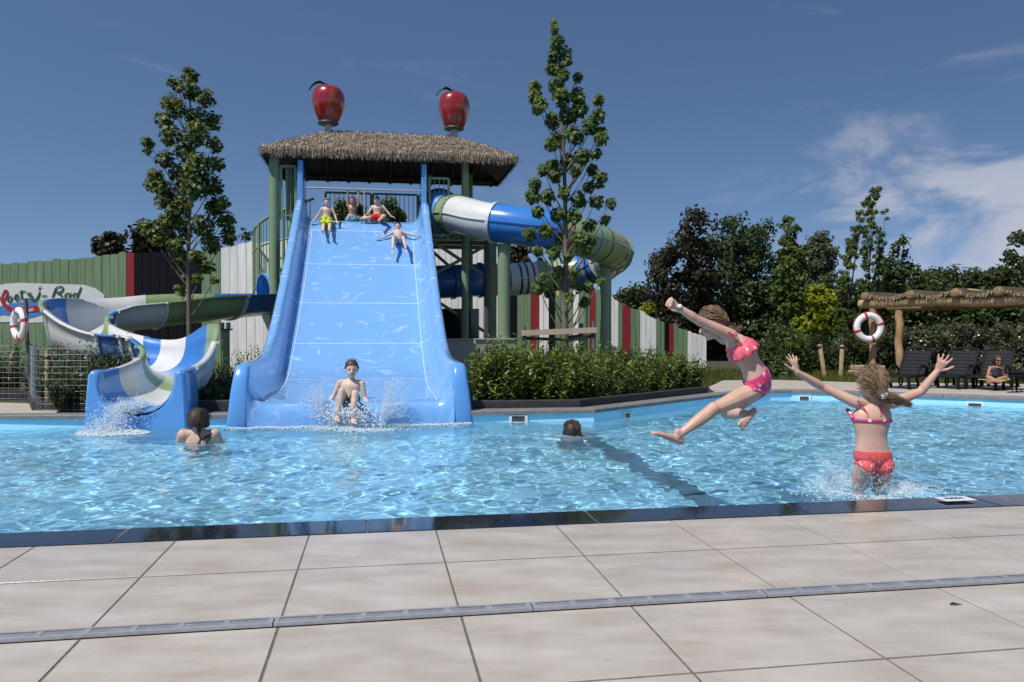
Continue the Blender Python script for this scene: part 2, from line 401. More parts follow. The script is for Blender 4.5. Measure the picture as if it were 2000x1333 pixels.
# ---------------------------------------------------------------- far coping and paving
def along(pts, step):
    """cut a polyline into stones: (start, end) pairs, never across a corner"""
    res = []
    for a, b in zip(pts[:-1], pts[1:]):
        L = (b - a).length; n_ = max(1, round(L / step))
        for k in range(n_): res.append((a.lerp(b, k / n_), a.lerp(b, (k + 1) / n_)))
    return res
def strip_stones(name, pts_in, pts_out, ztop, h, m, parent, step, gap=0.003, bevel=0.012):
    for (ai, bi), (ao, bo) in zip(along2(pts_in, pts_in, step), along2(pts_out, pts_in, step)):
        c = (ai + bi + ao + bo) / 4
        q = []
        for p_, e in ((ai, bi), (bi, ai), (bo, ao), (ao, bo)):
            q.append(p_ + (e - p_).normalized() * gap - c)
        mb = MB(); mb.add([(p_.x, p_.y, 0) for p_ in q] + [(p_.x, p_.y, -h) for p_ in q], [(0, 1, 2, 3), (7, 6, 5, 4), (0, 4, 5, 1), (1, 5, 6, 2), (2, 6, 7, 3), (3, 7, 4, 0)])
        me_ = mb.mesh(name, m); bm = bmesh.new(); bm.from_mesh(me_)
        bmesh.ops.recalc_face_normals(bm, faces=bm.faces)
        bmesh.ops.bevel(bm, geom=[e for e in bm.edges if all(v.co.z > -1e-5 for v in e.verts)], offset=bevel, segments=3, affect='EDGES', profile=0.5)
        for f in bm.faces: f.smooth = False
        bm.to_mesh(me_); bm.free()
        obj_from(name, me_, None, parent).location = (c.x, c.y, ztop)
def along2(pts, ref, step):
    res = []
    for (a, b), (ra, rb) in zip(zip(pts[:-1], pts[1:]), zip(ref[:-1], ref[1:])):
        n_ = max(1, round((rb - ra).length / step))
        for k in range(n_): res.append((a.lerp(b, k / n_), a.lerp(b, (k + 1) / n_)))
    return res
def offset_line(pts, d):
    o2 = []
    for i, p_ in enumerate(pts):
        a = (p_ - pts[i - 1]).normalized() if i else (pts[1] - p_).normalized(); b = (pts[i + 1] - p_).normalized() if i < len(pts) - 1 else a
        n1 = Vector((-a.y, a.x, 0)); n2 = Vector((-b.y, b.x, 0)); k = (n1 + n2); k /= max(0.5, k.dot(n1)); o2.append(p_ + k * d)
    return o2
cop = bpy.data.objects.new('pool_coping', None); link(cop); tag(cop, kind='structure')
def far_at(px):                              # where the far pool edge crosses a picture column
    for a, b in zip(FAR[:-1], FAR[1:]):
        xa, xb = a.x / a.y * FPX + 1000, b.x / b.y * FPX + 1000
        if xa <= px <= xb: return PG(px, 650 + FPX / (a.y + (b.y - a.y) * (px - xa) / (xb - xa)))
for seg in ([FAR[0], FAR[1], far_at(172)], [far_at(353), far_at(460)], [far_at(918)] + FAR[4:]):
    seg = [Vector((q.x, q.y, 0)) for q in seg]
    strip_stones('coping_stone', offset_line(seg, -0.025), offset_line(seg, 0.27), 0.022, 0.05, M_coping, cop, 1.0)
# paving of the far terrace (right) and the little terrace on the left
back_r = [PG(1384, 757), PG(1412, 744), PG(1520, 743), PG(1680, 748), PG(2000, 751), PG(2500, 757)]
inn = offset_line(FAR[5:], 0.26)
pav = MB(); pp = [Vector((p_.x, p_.y, 0)) for p_ in inn] + [Vector((13.5, 9.2, 0))] + [Vector((p_.x, p_.y, 0)) for p_ in back_r[::-1]]
pav.add([(p_.x, p_.y, 0.006) for p_ in pp], [tuple(range(len(pp)))])
o = pav.build('far_paving', M_paving); tag(o, kind='structure')
bm = bmesh.new(); bm.from_mesh(o.data); bmesh.ops.triangulate(bm, faces=bm.faces)
for f in bm.faces:
    if f.normal.z < 0: f.normal_flip()
bm.to_mesh(o.data); bm.free()
lp = offset_line(FAR[:3], 0.26); e1 = lp[1].lerp(lp[2], 0.17)
pp = [lp[0], lp[1], e1, e1 + Vector((-0.45, 1.25, 0)), PG(-300, 778)]
o = MB().add([(p_.x, p_.y, 0.006) for p_ in pp], [tuple(range(len(pp)))]).build('side_paving', M_paving); tag(o, kind='structure')
# planter kerbs
kerb = thing('planter_kerb', 'long low dark grey kerb in front of the laurel shrubs right of the wide slide', 'kerb')
kf = [FAR[3] + Vector((-0.12, 0, 0)), FAR[4], FAR[5] + (FAR[4] - FAR[5]).normalized() * 0.05]
strip_stones('kerb_stone', offset_line(kf, 0.30), offset_line(kf, 0.42), 0.115, 0.15, M_kerb, kerb, 1.0, 0.002, 0.008)
kerb2 = thing('planter_kerb', 'short dark grey kerb between the narrow flume and the wide slide', 'kerb')
k2 = [PG(352, 812), PG(458, 811)]
strip_stones('kerb_stone', offset_line(k2, 0.32), offset_line(k2, 0.44), 0.15, 0.18, M_kerb, kerb2, 0.75, 0.002, 0.008)
kerb3 = thing('planter_kerb', 'dark grey kerb below the wire mesh fence beside the small terrace', 'kerb')
k3 = [PG(-260, 779, 0), PG(52, 778, 0), PG(62, 803, 0), PG(185, 803, 0)]
strip_stones('kerb_stone', k3, offset_line(k3, 0.12), 0.12, 0.15, M_kerb, kerb3, 0.8, 0.002, 0.008)
# skimmer grilles in the pool wall
M_grille = mat('grille', (0.10, 0.12, 0.12), 0.5)
def skimmer(px, py, a, b, w, h, label):
    d = (b - a).normalized(); nrm = Vector((d.y, -d.x, 0))
    # hit the wall line with the view ray
    q = P(px, py, 10.0); ray = Vector((q.x, q.y, 0)); 
    den = ray.x * d.y - ray.y * d.x; k = (a.x * d.y - a.y * d.x) / den; hit = ray * k; z = 1.0 + (q.z - 1.0) * k
    tnode = thing('skimmer_grille', label, 'grille', (hit.x, hit.y, z), math.atan2(d.y, d.x), 'skimmer grilles in the pool wall')
    f_ = 0.035
    mb = MB()
    for sx in (-1, 1): mb.box((sx * (w / 2 - f_ / 2), -0.012, 0), (f_, 0.024, h))
    for sz in (-1, 1): mb.box((0, -0.0115, sz * (h / 2 - f_ / 4)), (w - 2 * f_ - 0.001, 0.023, f_ / 2))
    mb.build('frame', M_white, tnode)
    MB().box((0, -0.002, 0), (w - 2 * f_, 0.004, h - f_)).build('opening', M_darkgap, tnode)
    nb = 13; sl = MB().box((0, -0.009, 0), (0.007, 0.012, h - f_ - 0.002)).mesh('grille_bar', M_grille)
    for i in range(nb): obj_from('grille_bar', sl, None, tnode).location.x = (i - (nb - 1) / 2) * (w - 2 * f_ - 0.02) / (nb - 1)
skimmer(1012, 818.5, FAR[3], FAR[4], 0.235, 0.105, 'white framed skimmer grille in the pool wall just right of the wide slide')
skimmer(1223, 812, FAR[4], FAR[5], 0.19, 0.10, 'white framed skimmer grille in the pool wall where the kerb bends')
skimmer(1571, 780, FAR[7], FAR[8], 0.21, 0.125, 'small square skimmer grille in the far rounded corner of the pool')
skimmer(1904, 793, FAR[9], FAR[10], 0.24, 0.11, 'white framed skimmer grille in the pool wall below the sun loungers')

# ================================================================ slides and tower
SKY_BLUE = (0.10, 0.31, 0.70)
M_blue = mat('blue_gelcoat', (0.12, 0.33, 0.70), 0.22, var=0.03, vscale=2, coat=0.4)
M_dblue = mat('dark_blue_gelcoat', (0.03, 0.15, 0.46), 0.25, var=0.06, vscale=2, coat=0.4)
M_mblue = mat('mid_blue_gelcoat', (0.045, 0.20, 0.57), 0.24, var=0.06, vscale=2, coat=0.4)
M_wgel = mat('white_gelcoat', (0.66, 0.66, 0.64), 0.28, var=0.04, vscale=3, coat=0.3)
M_ggel = mat('green_gelcoat', (0.27, 0.36, 0.17), 0.30, var=0.07, vscale=3, coat=0.3)
M_green = mat('green_paint', (0.215, 0.30, 0.175), 0.42, var=0.06, vscale=4, bump=0.02)
M_seam = mat('seam', (0.55, 0.68, 0.82), 0.4)
M_red = mat('red_paint', (0.30, 0.02, 0.022), 0.45, var=0.1, vscale=5)
M_pipe = mat('grey_pipe', (0.07, 0.075, 0.085), 0.4)
M_translucent = mat('clear_shell', (0.55, 0.58, 0.58), 0.15, var=0.05, coat=0.5)
def water_film_mat():
    m = mat('wet_blue_gelcoat', (0.10, 0.32, 0.72), 0.16, coat=0.5); t = m.node_tree; nd = t.nodes; ln = t.links; p = nd['Principled BSDF']
    co = nd.new('ShaderNodeTexCoord'); mp_ = nd.new('ShaderNodeMapping'); mp_.inputs['Scale'].default_value = (0.75, 1.0, 1.0); ln.new(co.outputs['Object'], mp_.inputs[0])
    ns = nd.new('ShaderNodeTexNoise'); ns.inputs['Scale'].default_value = 1.5; ns.inputs['Detail'].default_value = 2.5; ns.inputs['Distortion'].default_value = 0.25; ln.new(mp_.outputs[0], ns.inputs['Vector'])
    # thin curved lines of froth where sheets of running water meet
    a0 = nd.new('ShaderNodeMath'); a0.operation = 'MULTIPLY'; a0.inputs[1].default_value = 9.0; ln.new(ns.outputs['Fac'], a0.inputs[0])
    a00 = nd.new('ShaderNodeMath'); a00.operation = 'FRACT'; ln.new(a0.outputs[0], a00.inputs[0])
    a1 = nd.new('ShaderNodeMath'); a1.operation = 'SUBTRACT'; a1.inputs[1].default_value = 0.5; ln.new(a00.outputs[0], a1.inputs[0])
    a2 = nd.new('ShaderNodeMath'); a2.operation = 'ABSOLUTE'; ln.new(a1.outputs[0], a2.inputs[0])
    mr = nd.new('ShaderNodeMapRange'); mr.inputs[1].default_value = 0.12; mr.inputs[2].default_value = 0.0; ln.new(a2.outputs[0], mr.inputs[0])
    n2 = nd.new('ShaderNodeTexNoise'); n2.inputs['Scale'].default_value = 3.1; n2.inputs['Detail'].default_value = 5; ln.new(co.outputs['Object'], n2.inputs['Vector'])
    mr2 = nd.new('ShaderNodeMapRange'); mr2.inputs[1].default_value = 0.44; mr2.inputs[2].default_value = 0.72; ln.new(n2.outputs['Fac'], mr2.inputs[0])
    mu = nd.new('ShaderNodeMath'); mu.operation = 'MULTIPLY'; ln.new(mr.outputs[0], mu.inputs[0]); ln.new(mr2.outputs[0], mu.inputs[1])
    mx = nd.new('ShaderNodeMix'); mx.data_type = 'RGBA'; mx.inputs['A'].default_value = (0.185, 0.405, 0.75, 1); mx.inputs['B'].default_value = (0.50, 0.66, 0.88, 1)
    ln.new(mu.outputs[0], mx.inputs['Factor']); ln.new(mx.outputs['Result'], p.inputs['Base Color'])
    bp = nd.new('ShaderNodeBump'); bp.inputs['Strength'].default_value = 0.25; bp.inputs['Distance'].default_value = 0.02
    ad = nd.new('ShaderNodeMath'); ad.operation = 'MULTIPLY_ADD'; ln.new(mu.outputs[0], ad.inputs[0]); ad.inputs[1].default_value = 0.4; ln.new(n2.outputs['Fac'], ad.inputs[2])
    ln.new(ad.outputs[0], bp.inputs['Height']); ln.new(bp.outputs[0], p.inputs['Normal'])
    return m
M_wet = water_film_mat()

def catmull(pts, per=10):
    pts = [np.array(p, float) for p in pts]; out_ = []
    q = [2 * pts[0] - pts[1]] + pts + [2 * pts[-1] - pts[-2]]
    for i in range(1, len(q) - 2):
        p0, p1, p2, p3 = q[i - 1:i + 3]
        for k in range(per):
            u = k / per
            out_.append(0.5 * (2 * p1 + (p2 - p0) * u + (2 * p0 - 5 * p1 + 4 * p2 - p3) * u * u + (3 * p1 - p0 - 3 * p2 + p3) * u ** 3))
    out_.append(pts[-1]); return out_

# ---- the wide slide, in its own frame: x across, y up the slope, origin at the water's edge
S0 = Vector(((688.5 - 1000) / FPX * 9.70, 9.70, 0))
SLROT = TH
prof_s = np.array([-0.03, -0.01, 0.015, 0.06, 0.14, 0.3, 0.8, 1.5, 2.2, 2.8, 3.5, 4.5, 5.5, 6.5, 7.1, 7.4, 7.7, 8.3])
prof_z = np.array([-0.45, -0.25, -0.04, 0.08, 0.135, 0.165, 0.17, 0.185, 0.26, 0.44, 0.79, 1.37, 2.02, 2.70, 3.12, 3.32, 3.41, 3.43])
pc = catmull(list(zip(prof_s, prof_z)), 8); PCs = np.array([p[0] for p in pc]); PCz = np.array([p[1] for p in pc])
def bed_z(s): return float(np.interp(s, PCs, PCz))
def SL(v, s, h=0.0):                       # slide frame -> world
    return S0 + V * v + U * s + Vector((0, 0, bed_z(s) + h))
def on_bed(px, py, h=0.0):
    """world point on the slide bed that the photo shows at (px, py), lifted by h"""
    best = None
    for Zk in np.linspace(9.9, 18.0, 400):
        p = P(px, py, Zk); s = (p - S0).dot(U)
        d = p.z - bed_z(s) - h
        if best is not None and best[0] > 0 and d <= 0: return p
        best = (d, p)
    return best[1]
slide = thing('wide_slide', 'wide light blue family water slide running down from the thatched tower into the pool', 'water slide', S0, SLROT)
def wall_h(s): return float(np.interp(s, [0, 0.25, 0.8, 2.0, 3.0, 5, 7, 7.6, 8.3], [0.40, 0.45, 0.46, 0.46, 0.46, 0.47, 0.44, 0.44, 0.44]))
def flare(s): return float(np.interp(s, [0, 0.5, 1.2], [0.10, 0.03, 0.0]))
def half(s, low):
    wh = wall_h(s) if s > 0.14 else bed_z(0.14) + wall_h(0.14) - bed_z(s) - 0.01; f = flare(s)
    # from the foot outside, over the rim, down the inside to the bed (right half, x > 0); heights are above the bed
    return [(1.40 + f, low), (1.40 + f * 0.8, -0.05), (1.40 + f * 0.3, wh * 0.6), (1.40, wh - 0.06), (1.385, wh - 0.02), (1.35, wh), (1.29, wh), (1.255, wh - 0.02), (1.24, wh - 0.06),
            (1.215, wh * 0.55), (1.19, wh * 0.30), (1.15, 0.075), (1.09, 0.022), (1.00, 0.0)] if s > 0.1 else [(1.40, low), (1.40, low), (1.40, 0), (1.40, wh - 0.06), (1.385, wh - 0.02), (1.35, wh), (1.29, wh), (1.255, wh - 0.02), (1.24, wh - 0.06),
            (1.225, wh * 0.55), (1.20, wh * 0.30), (1.16, 0.08), (1.09, 0.022), (1.00, 0.0)]
def slide_section(s_list, name, m):
    mb = MB(); rings = []
    for s in s_list:
        low = -0.30 if s > 1.2 else -(bed_z(s) + 0.45)
        if s < 0.05: low = min(-0.02, -0.45 - bed_z(s))
        hr = half(s, low); bedx = [0.75, 0.45, 0.15]
        pts = [(-x, h) for x, h in hr] + [(-x, 0) for x in bedx] + [(x, 0) for x in bedx[::-1]] + [(x, h) for x, h in hr[::-1]]
        rings.append([Vector((x, s, bed_z(s) + h)) for x, h in pts])
    mb.loft(rings, 0, True)
    return mb.build(name, m, slide)
SECS = {}
cuts = [0.12, 2.35, 3.55, 4.75, 5.95, 7.1, 8.3]
for a_, b_ in zip(cuts[:-1], cuts[1:]):
    SECS[a_] = slide_section(np.linspace(a_, b_, max(6, int((b_ - a_) * 9))), 'slide_section', M_wet)
# rounded front lip, going down into the water
rings = []
for s in np.concatenate([np.linspace(-0.03, 0.08, 14), [0.12]]):
    wh = wall_h(0.12); hr = [(1.242, wh - 0.04), (1.239, wh - 0.06), (1.215, wh * 0.55), (1.19, wh * 0.30), (1.15, 0.075), (1.09, 0.022), (1.0, 0.0), (0.75, 0), (0.45, 0), (0.15, 0)]
    rings.append([Vector((-x, s, bed_z(s) + h)) for x, h in hr] + [Vector((x, s, bed_z(s) + h)) for x, h in hr[::-1]])
MB().loft(rings).build('front_lip', M_wet, slide)
for sx in (-1, 1):                          # the end cheeks: thick rounded walls that stand in the water
    mb = MB(); zt = bed_z(0.3) + 0.455
    outl = [(0.16, -0.45), (0.0, -0.45), (-0.02, 0.0), (-0.005, 0.30), (0.03, 0.44), (0.09, zt - 0.035), (0.16, zt - 0.005)]
    ringo = []
    for x_, ins in ((1.225, 0.03), (1.238, 0.012), (1.265, 0.0), (1.37, 0.0), (1.40, 0.012), (1.412, 0.03)):
        ringo.append([Vector((sx * (x_ + (0.10 * (0.45 - z) / 0.9 if x_ > 1.3 else 0)), min(0.16, y + (ins if y < 0.15 else 0)), z - (ins if z > 0.3 else 0))) for y, z in outl])
    mb.loft(ringo); mb.add(ringo[0], [tuple(range(len(outl)))]); mb.add(ringo[-1], [tuple(range(len(outl)))[::-1]])
    o = mb.build('end_cheek', M_blue, slide)
for s in cuts[1:-1] + [1.15]:                # white joint lines between the mouldings
    hr = half(s, -0.2)[3:]
    if s < 2: hr = [(1.10, 0.022), (1.0, 0)]
    pts = [(-x, h) for x, h in hr] + [(x, h) for x, h in hr[::-1]]
    rr = []
    for ds in (-0.008, 0.008):
        rr.append([Vector((x, s + ds, bed_z(s + ds) + h + 0.003)) for x, h in pts])
    MB().loft(rr).build('joint_line', M_seam, SECS.get(s, SECS[0.12]))
for sx in (-1, 1):
    rr = []
    for s in np.linspace(0.16, 7.1, 90):
        rr.append([Vector((sx * 1.03 + dx, s, bed_z(s) + 0.011)) for dx in (-0.006, 0.006)])
    MB().loft(rr).build('joint_line', M_seam, slide)
# tall boards at the top of the chute with a grab bar between them
for sx in (-1, 1):
    mb = MB(); mb.box((sx * 1.31, 7.62, 3.43 + 0.62), (0.115, 0.12, 1.24)); mb.build('entry_board', M_blue, slide, 0.02)
    mb = MB(); mb.add([(sx * 1.29, 7.70, 3.40), (sx * 1.29, 8.3, 3.40), (sx * 1.29, 8.3, 4.35), (sx * 1.29, 7.70, 4.55)] + [(sx * 1.25, y, z) for y, z in ((7.70, 3.40), (8.3, 3.40), (8.3, 4.35), (7.70, 4.55))],
                  [(0, 1, 2, 3), (7, 6, 5, 4), (0, 4, 5, 1), (1, 5, 6, 2), (2, 6, 7, 3), (3, 7, 4, 0)]); mb.build('side_panel', M_mblue, slide)
BARZ = 4.09
MB().tube([(-1.28, 7.62, BARZ), (1.28, 7.62, BARZ)], 0.019, 10).build('grab_bar', M_steel, slide)
MB().tube([(0.03, 7.62, 3.41), (0.03, 7.62, BARZ)], 0.02, 10).build('bar_post', M_steel, slide)

# ---- the tower
tower = thing('slide_tower', 'green steel slide tower with thatched hip roof above the wide blue slide', 'tower', S0, SLROT)
PZ = 3.40
VL, VR, SF, SB = -1.62, 3.05, 7.9, 10.25     # platform in slide frame
MB().box(((VL + VR) / 2, (SF + SB) / 2 + 0.2, PZ - 0.05), (VR - VL, SB - SF - 0.35, 0.06)).build('platform', M_green, tower)
for y in (8.32, 9.3, SB): MB().box(((VL + VR) / 2, y, PZ - 0.19), (VR - VL + 0.05, 0.12, 0.20)).build('floor_beam', M_green, tower)
for x in (VL, VR): MB().box((x, (8.3 + SB) / 2, PZ - 0.19), (0.12, SB - 8.45, 0.198)).build('floor_beam', M_green, tower)
RC = Vector((0.62, 8.80, 0)); EH = 4.85; RW, RD = 2.74, 1.36      # roof centre, eave height, half width, half depth
RIDGE = 1.42; RZ = 5.62
posts = [(-1.86, 7.72), (-1.70, 9.75), (2.25, 7.95), (2.55, 9.75)]
for i, (x, y) in enumerate(posts):
    MB().tube([(x, y, 0), (x, y, EH + (0.1 if i % 2 == 0 else 0.05))], 0.105 if i == 0 else 0.085, 18).build('post', M_green, tower)
M_wood_dark = mat('roof_timber', (0.055, 0.040, 0.028), 0.8, var=0.3, vscale=12)
# bracing below the platform on the right
for a_, b_ in (((1.5, 8.3, PZ - 0.3), (2.9, 8.3, 2.2)), ((1.45, 8.32, 2.25), (2.85, 8.32, PZ - 0.35)), ((1.2, 8.4, 2.0), (3.1, 8.4, 0.8)), ((1.5, 9.7, 3.1), (2.9, 9.7, 1.9))):
    MB().bar(a_, b_, 0.07, 0.07).build('brace', M_green, tower)
for x in (1.45, 2.95): MB().box((x, 8.42, PZ / 2 - 0.1), (0.14, 0.14, PZ - 0.2)).build('column', M_green, tower)
def railing(parent, a, b, z0, h, step=0.11, post_r=0.022, bars=True, name='railing'):
    a, b = Vector(a), Vector(b); L = (b - a).length; n_ = max(2, round(L / step))
    parent = MB().bar((a.x, a.y, z0 + h), (b.x, b.y, z0 + h), 0.05, 0.045).build('railing', M_green, parent)
    MB().bar((a.x, a.y, z0 + 0.1), (b.x, b.y, z0 + 0.1), 0.03, 0.03).build('bottom_rail', M_green, parent)
    for k, q in ((0, a), (1, b)): MB().box((q.x, q.y, z0 + h / 2), (0.055, 0.055, h - 0.024)).build('railing_post', M_green, parent)
    me_ = MB().tube([(0, 0, 0.1), (0, 0, h - 0.02)], 0.0085, 6, caps=False).mesh('baluster', M_green)
    for k in range(1, n_):
        p_ = a.lerp(b, k / n_); obj_from('baluster', me_, None, parent).location = (p_.x, p_.y, z0)
railing(tower, (-0.95, SB, 0), (0.15, SB, 0), PZ, 1.05); railing(tower, (0.2, SB, 0), (1.3, SB, 0), PZ, 1.05); railing(tower, (1.35, SB, 0), (2.5, SB, 0), PZ, 1.05)
railing(tower, (-1.60, 7.85, 0), (-1.60, 8.65, 0), PZ, 1.15); railing(tower, (-1.72, 7.72, 0), (-1.42, 7.72, 0), PZ, 1.15)
railing(tower, (1.44, 7.74, 0), (1.86, 7.74, 0), PZ - 0.35, 1.35, 0.1); railing(tower, (1.45, 8.0, 0), (1.45, 8.9, 0), PZ, 1.1)

# thatched hip roof
def roof_uv(a, b, t):       # ring at fraction t from eave (0) to ridge (1)
    hw = RW + (RIDGE - RW) * t; hd = RD * (1 - t); return hw, hd
M_thatch = mat('thatch', (0.19, 0.145, 0.10), 0.9, col2=(0.42, 0.35, 0.265), vscale=6, isl=0.35, detail=3)
M_thatch_base = mat('thatch_base', (0.11, 0.08, 0.055), 0.95, var=0.4, vscale=14, bump=0.5, bscale=40)
mb = MB(); rings = []
def hipring(t, z, inset=0.0):
    hw, hd = roof_uv(0, 0, t); hw -= inset; hd = max(0.012, hd - inset)
    pts = []
    for (sx, sy), (ex, ey) in (((-1, -1), (1, -1)), ((1, -1), (1, 1)), ((1, 1), (-1, 1)), ((-1, 1), (-1, -1))):
        for k in range(8):
            u = k / 8; pts.append(Vector((RC.x + hw * (sx + (ex - sx) * u), RC.y + hd * (sy + (ey - sy) * u), z)))
    return pts
TT = [0, 0.15, 0.35, 0.55, 0.75, 0.92, 1.0]
def roof_z(t): return EH + 0.05 + (RZ - EH - 0.05) * (t ** 0.92)
roof = MB().loft([hipring(0, EH - 0.10, 0.0)] + [hipring(t, roof_z(t) - 0.035) for t in TT], closed=True).build('roof', M_thatch_base, tower)
MB().loft([hipring(0.0, EH - 0.085, 0.02), hipring(0.25, EH + 0.10), hipring(0.6, EH + 0.38), hipring(0.97, RZ - 0.12)], closed=True).build('roof_lining', M_wood_dark, roof)
def thatch_straws():
    vs = []; fs = []
    N = 15000
    g = np.random.default_rng(5)
    for i in range(N):
        sidep = g.random()
        t = g.random() ** 1.25
        hw, hd = roof_uv(0, 0, t)
        per = 4 * (hw + hd); q = g.random() * per
        if q < 2 * hw: base = Vector((-hw + q, -hd, 0)); dn = Vector((0, -1, 0))
        elif q < 4 * hw: base = Vector((-hw + (q - 2 * hw), hd, 0)); dn = Vector((0, 1, 0))
        elif q < 4 * hw + 2 * hd: base = Vector((-hw, -hd + (q - 4 * hw), 0)); dn = Vector((-1, 0, 0))
        else: base = Vector((hw, -hd + (q - 4 * hw - 2 * hd), 0)); dn = Vector((1, 0, 0))
        run = RD if abs(dn.y) > 0 else (RW - RIDGE)
        dn = (dn * run + Vector((0, 0, -(RZ - EH)))).normalized()
        lat = dn.cross(Vector((0, 0, 1))).normalized(); nr = lat.cross(dn); nr = nr if nr.z > 0 else -nr
        base.z = roof_z(t) - 0.03; base += Vector((RC.x, RC.y, 0))
        L = g.uniform(0.10, 0.26); w_ = g.uniform(0.004, 0.010)
        d = (dn + lat * g.normal(0, 0.16) + nr * g.uniform(0.0, 0.22)).normalized()
        if t < 0.06: d = (d + Vector((0, 0, -g.uniform(0.1, 0.9)))).normalized(); L *= g.uniform(0.5, 1.0)
        a0 = base - d * L * 0.3 + nr * g.uniform(0, 0.035); b0 = a0 + d * L
        k = len(vs); vs += [a0 - lat * w_, a0 + lat * w_, b0 + lat * w_ * 0.3, b0 - lat * w_ * 0.3]; fs.append((k, k + 1, k + 2, k + 3))
    m_ = MB(); m_.add(vs, fs); return m_
tag(thatch_straws().build('thatch', M_thatch, roof), kind='stuff')
# straw hanging under the eaves
hang = MB(); g = np.random.default_rng(8)
for i in range(2600):
    hw, hd = RW - 0.01, RD - 0.01; q = g.random() * 4 * (hw + hd)
    if q < 2 * hw: b0 = Vector((-hw + q, -hd, 0)); o2 = Vector((0, -1, 0))
    elif q < 4 * hw: b0 = Vector((-hw + q - 2 * hw, hd, 0)); o2 = Vector((0, 1, 0))
    elif q < 4 * hw + 2 * hd: b0 = Vector((-hw, -hd + q - 4 * hw, 0)); o2 = Vector((-1, 0, 0))
    else: b0 = Vector((hw, -hd + q - 4 * hw - 2 * hd, 0)); o2 = Vector((1, 0, 0))
    lat = Vector((o2.y, -o2.x, 0)); b0 += Vector((RC.x, RC.y, EH + g.uniform(-0.10, 0.04))); d = (o2 * g.uniform(0.2, 0.7) + Vector((0, 0, -1)) + lat * g.normal(0, 0.25)).normalized(); L = g.uniform(0.05, 0.13)
    hang.add([b0 - lat * 0.006, b0 + lat * 0.006, b0 + d * L], [(0, 1, 2)])
tag(hang.build('eave_straw', M_thatch, roof), kind='stuff')
rft = MB().tube([(0, 0, 0), (0, RD * 0.97, -0.80)], 0.045, 8).mesh('rafter', M_wood_dark)
for k in range(11):
    x = -RW * 0.92 + k * RW * 1.84 / 10
    tt = min(1.0, abs(x) / RW); zt = RZ - 0.16
    f_ = 1.0 if abs(x) <= RIDGE else (RW - abs(x)) / (RW - RIDGE)
    for sy in (-1, 1):
        a_ = Vector((RC.x + x, RC.y + sy * RD * (1 - f_), EH - 0.08 + (RZ - EH - 0.08) * f_)); b_ = Vector((RC.x + x, RC.y + sy * (RD + 0.0), EH - 0.14))
        MB().tube([a_, b_], 0.042, 8).build('rafter', M_wood_dark, roof)
for sy in (-1, 1):
    MB().tube([(RC.x - RW * 0.93, RC.y + sy * RD * 0.86, EH - 0.06), (RC.x + RW * 0.93, RC.y + sy * RD * 0.86, EH - 0.06)], 0.055, 8).build('wall_plate', M_wood_dark, roof)
    MB().box((RC.x, RC.y + sy * (RD - 0.05), EH - 0.10), (RW * 1.96, 0.03, 0.09)).build('eave_board', M_wood_dark, roof)
for sx in (-1, 1):
    MB().box((RC.x + sx * (RW - 0.05), RC.y, EH - 0.098), (0.03, RD * 1.9, 0.09)).build('eave_board', M_wood_dark, roof)

# red apples on the ridge
M_apple = mat('apple_red', (0.27, 0.010, 0.012), 0.24, col2=(0.42, 0.10, 0.02), vscale=2.4, stretch=(1.5, 1.5, 0.55), coat=0.6, lo=0.54, hi=0.80, detail=2)
M_leafd = mat('apple_leaf', (0.02, 0.055, 0.02), 0.4)
def apple(v, s, label, rz):
    base = S0 + V * v + U * s
    t_ = thing('giant_apple', label, 'apple sculpture', (base.x, base.y, RZ - 0.02), rz, 'apples on the thatched roof')
    MB().box((0, 0, 0.055), (0.15, 0.15, 0.21)).build('pedestal', M_steel, t_)
    MB().lathe([(0.0, 0.15), (0.215, 0.15), (0.235, 0.165), (0.235, 0.19), (0.20, 0.215), (0.0, 0.215)], n=28).build('base_ring', M_pipe, t_)
    pr = [(0.20, 0.20), (0.245, 0.26), (0.30, 0.38), (0.345, 0.52), (0.365, 0.66), (0.36, 0.78), (0.33, 0.885), (0.28, 0.955), (0.215, 0.995), (0.15, 1.0), (0.09, 0.975), (0.045, 0.93), (0.0, 0.905)]
    pr = [tuple(p) for p in catmull(pr, 4)]
    mb = MB(); n_ = 36; vs = []
    for r_, z_ in pr:
        for j in range(n_):
            a_ = 2 * math.pi * j / n_; rr = r_ * (1 + 0.025 * math.cos(5 * a_)); vs.append((rr * math.cos(a_), rr * math.sin(a_), z_ - 0.012 * math.cos(5 * a_) * (r_ / 0.36)))
    fs = [(i * n_ + j, i * n_ + (j + 1) % n_, (i + 1) * n_ + (j + 1) % n_, (i + 1) * n_ + j) for i in range(len(pr) - 1) for j in range(n_)]
    mb.add(vs, fs, 0, True); t_ = mb.build('body', M_apple, t_)
    MB().tube([(0, 0, 0.91), (-0.01, 0, 1.0), (-0.03, 0, 1.07)], [0.02, 0.022, 0.032], 8).build('stalk', M_pipe, t_)
    rings = []
    for k in range(9):
        u = k / 8; c_ = Vector((-0.03 - 0.40 * u, -0.02, 1.05 + 0.16 * math.sin(u * 2.3) - 0.24 * u * u)); w_ = 0.085 * math.sin(math.pi * min(1, 0.05 + u * 0.95)) + 0.004
        rings.append([c_ + Vector((0, -w_, -0.03 * (1 if 0 < k < 8 else 0))), c_, c_ + Vector((0, w_, -0.03))])
    o = MB().loft(rings).build('leaf', M_leafd, t_); sm = o.modifiers.new('solid', 'SOLIDIFY'); sm.thickness = 0.014
apple(-0.80, 8.80, 'glossy red giant apple on the ridge end above the green front post', TH)
apple(2.08, 8.80, 'glossy red giant apple on the ridge end on the tube slide side', TH + 0.15)

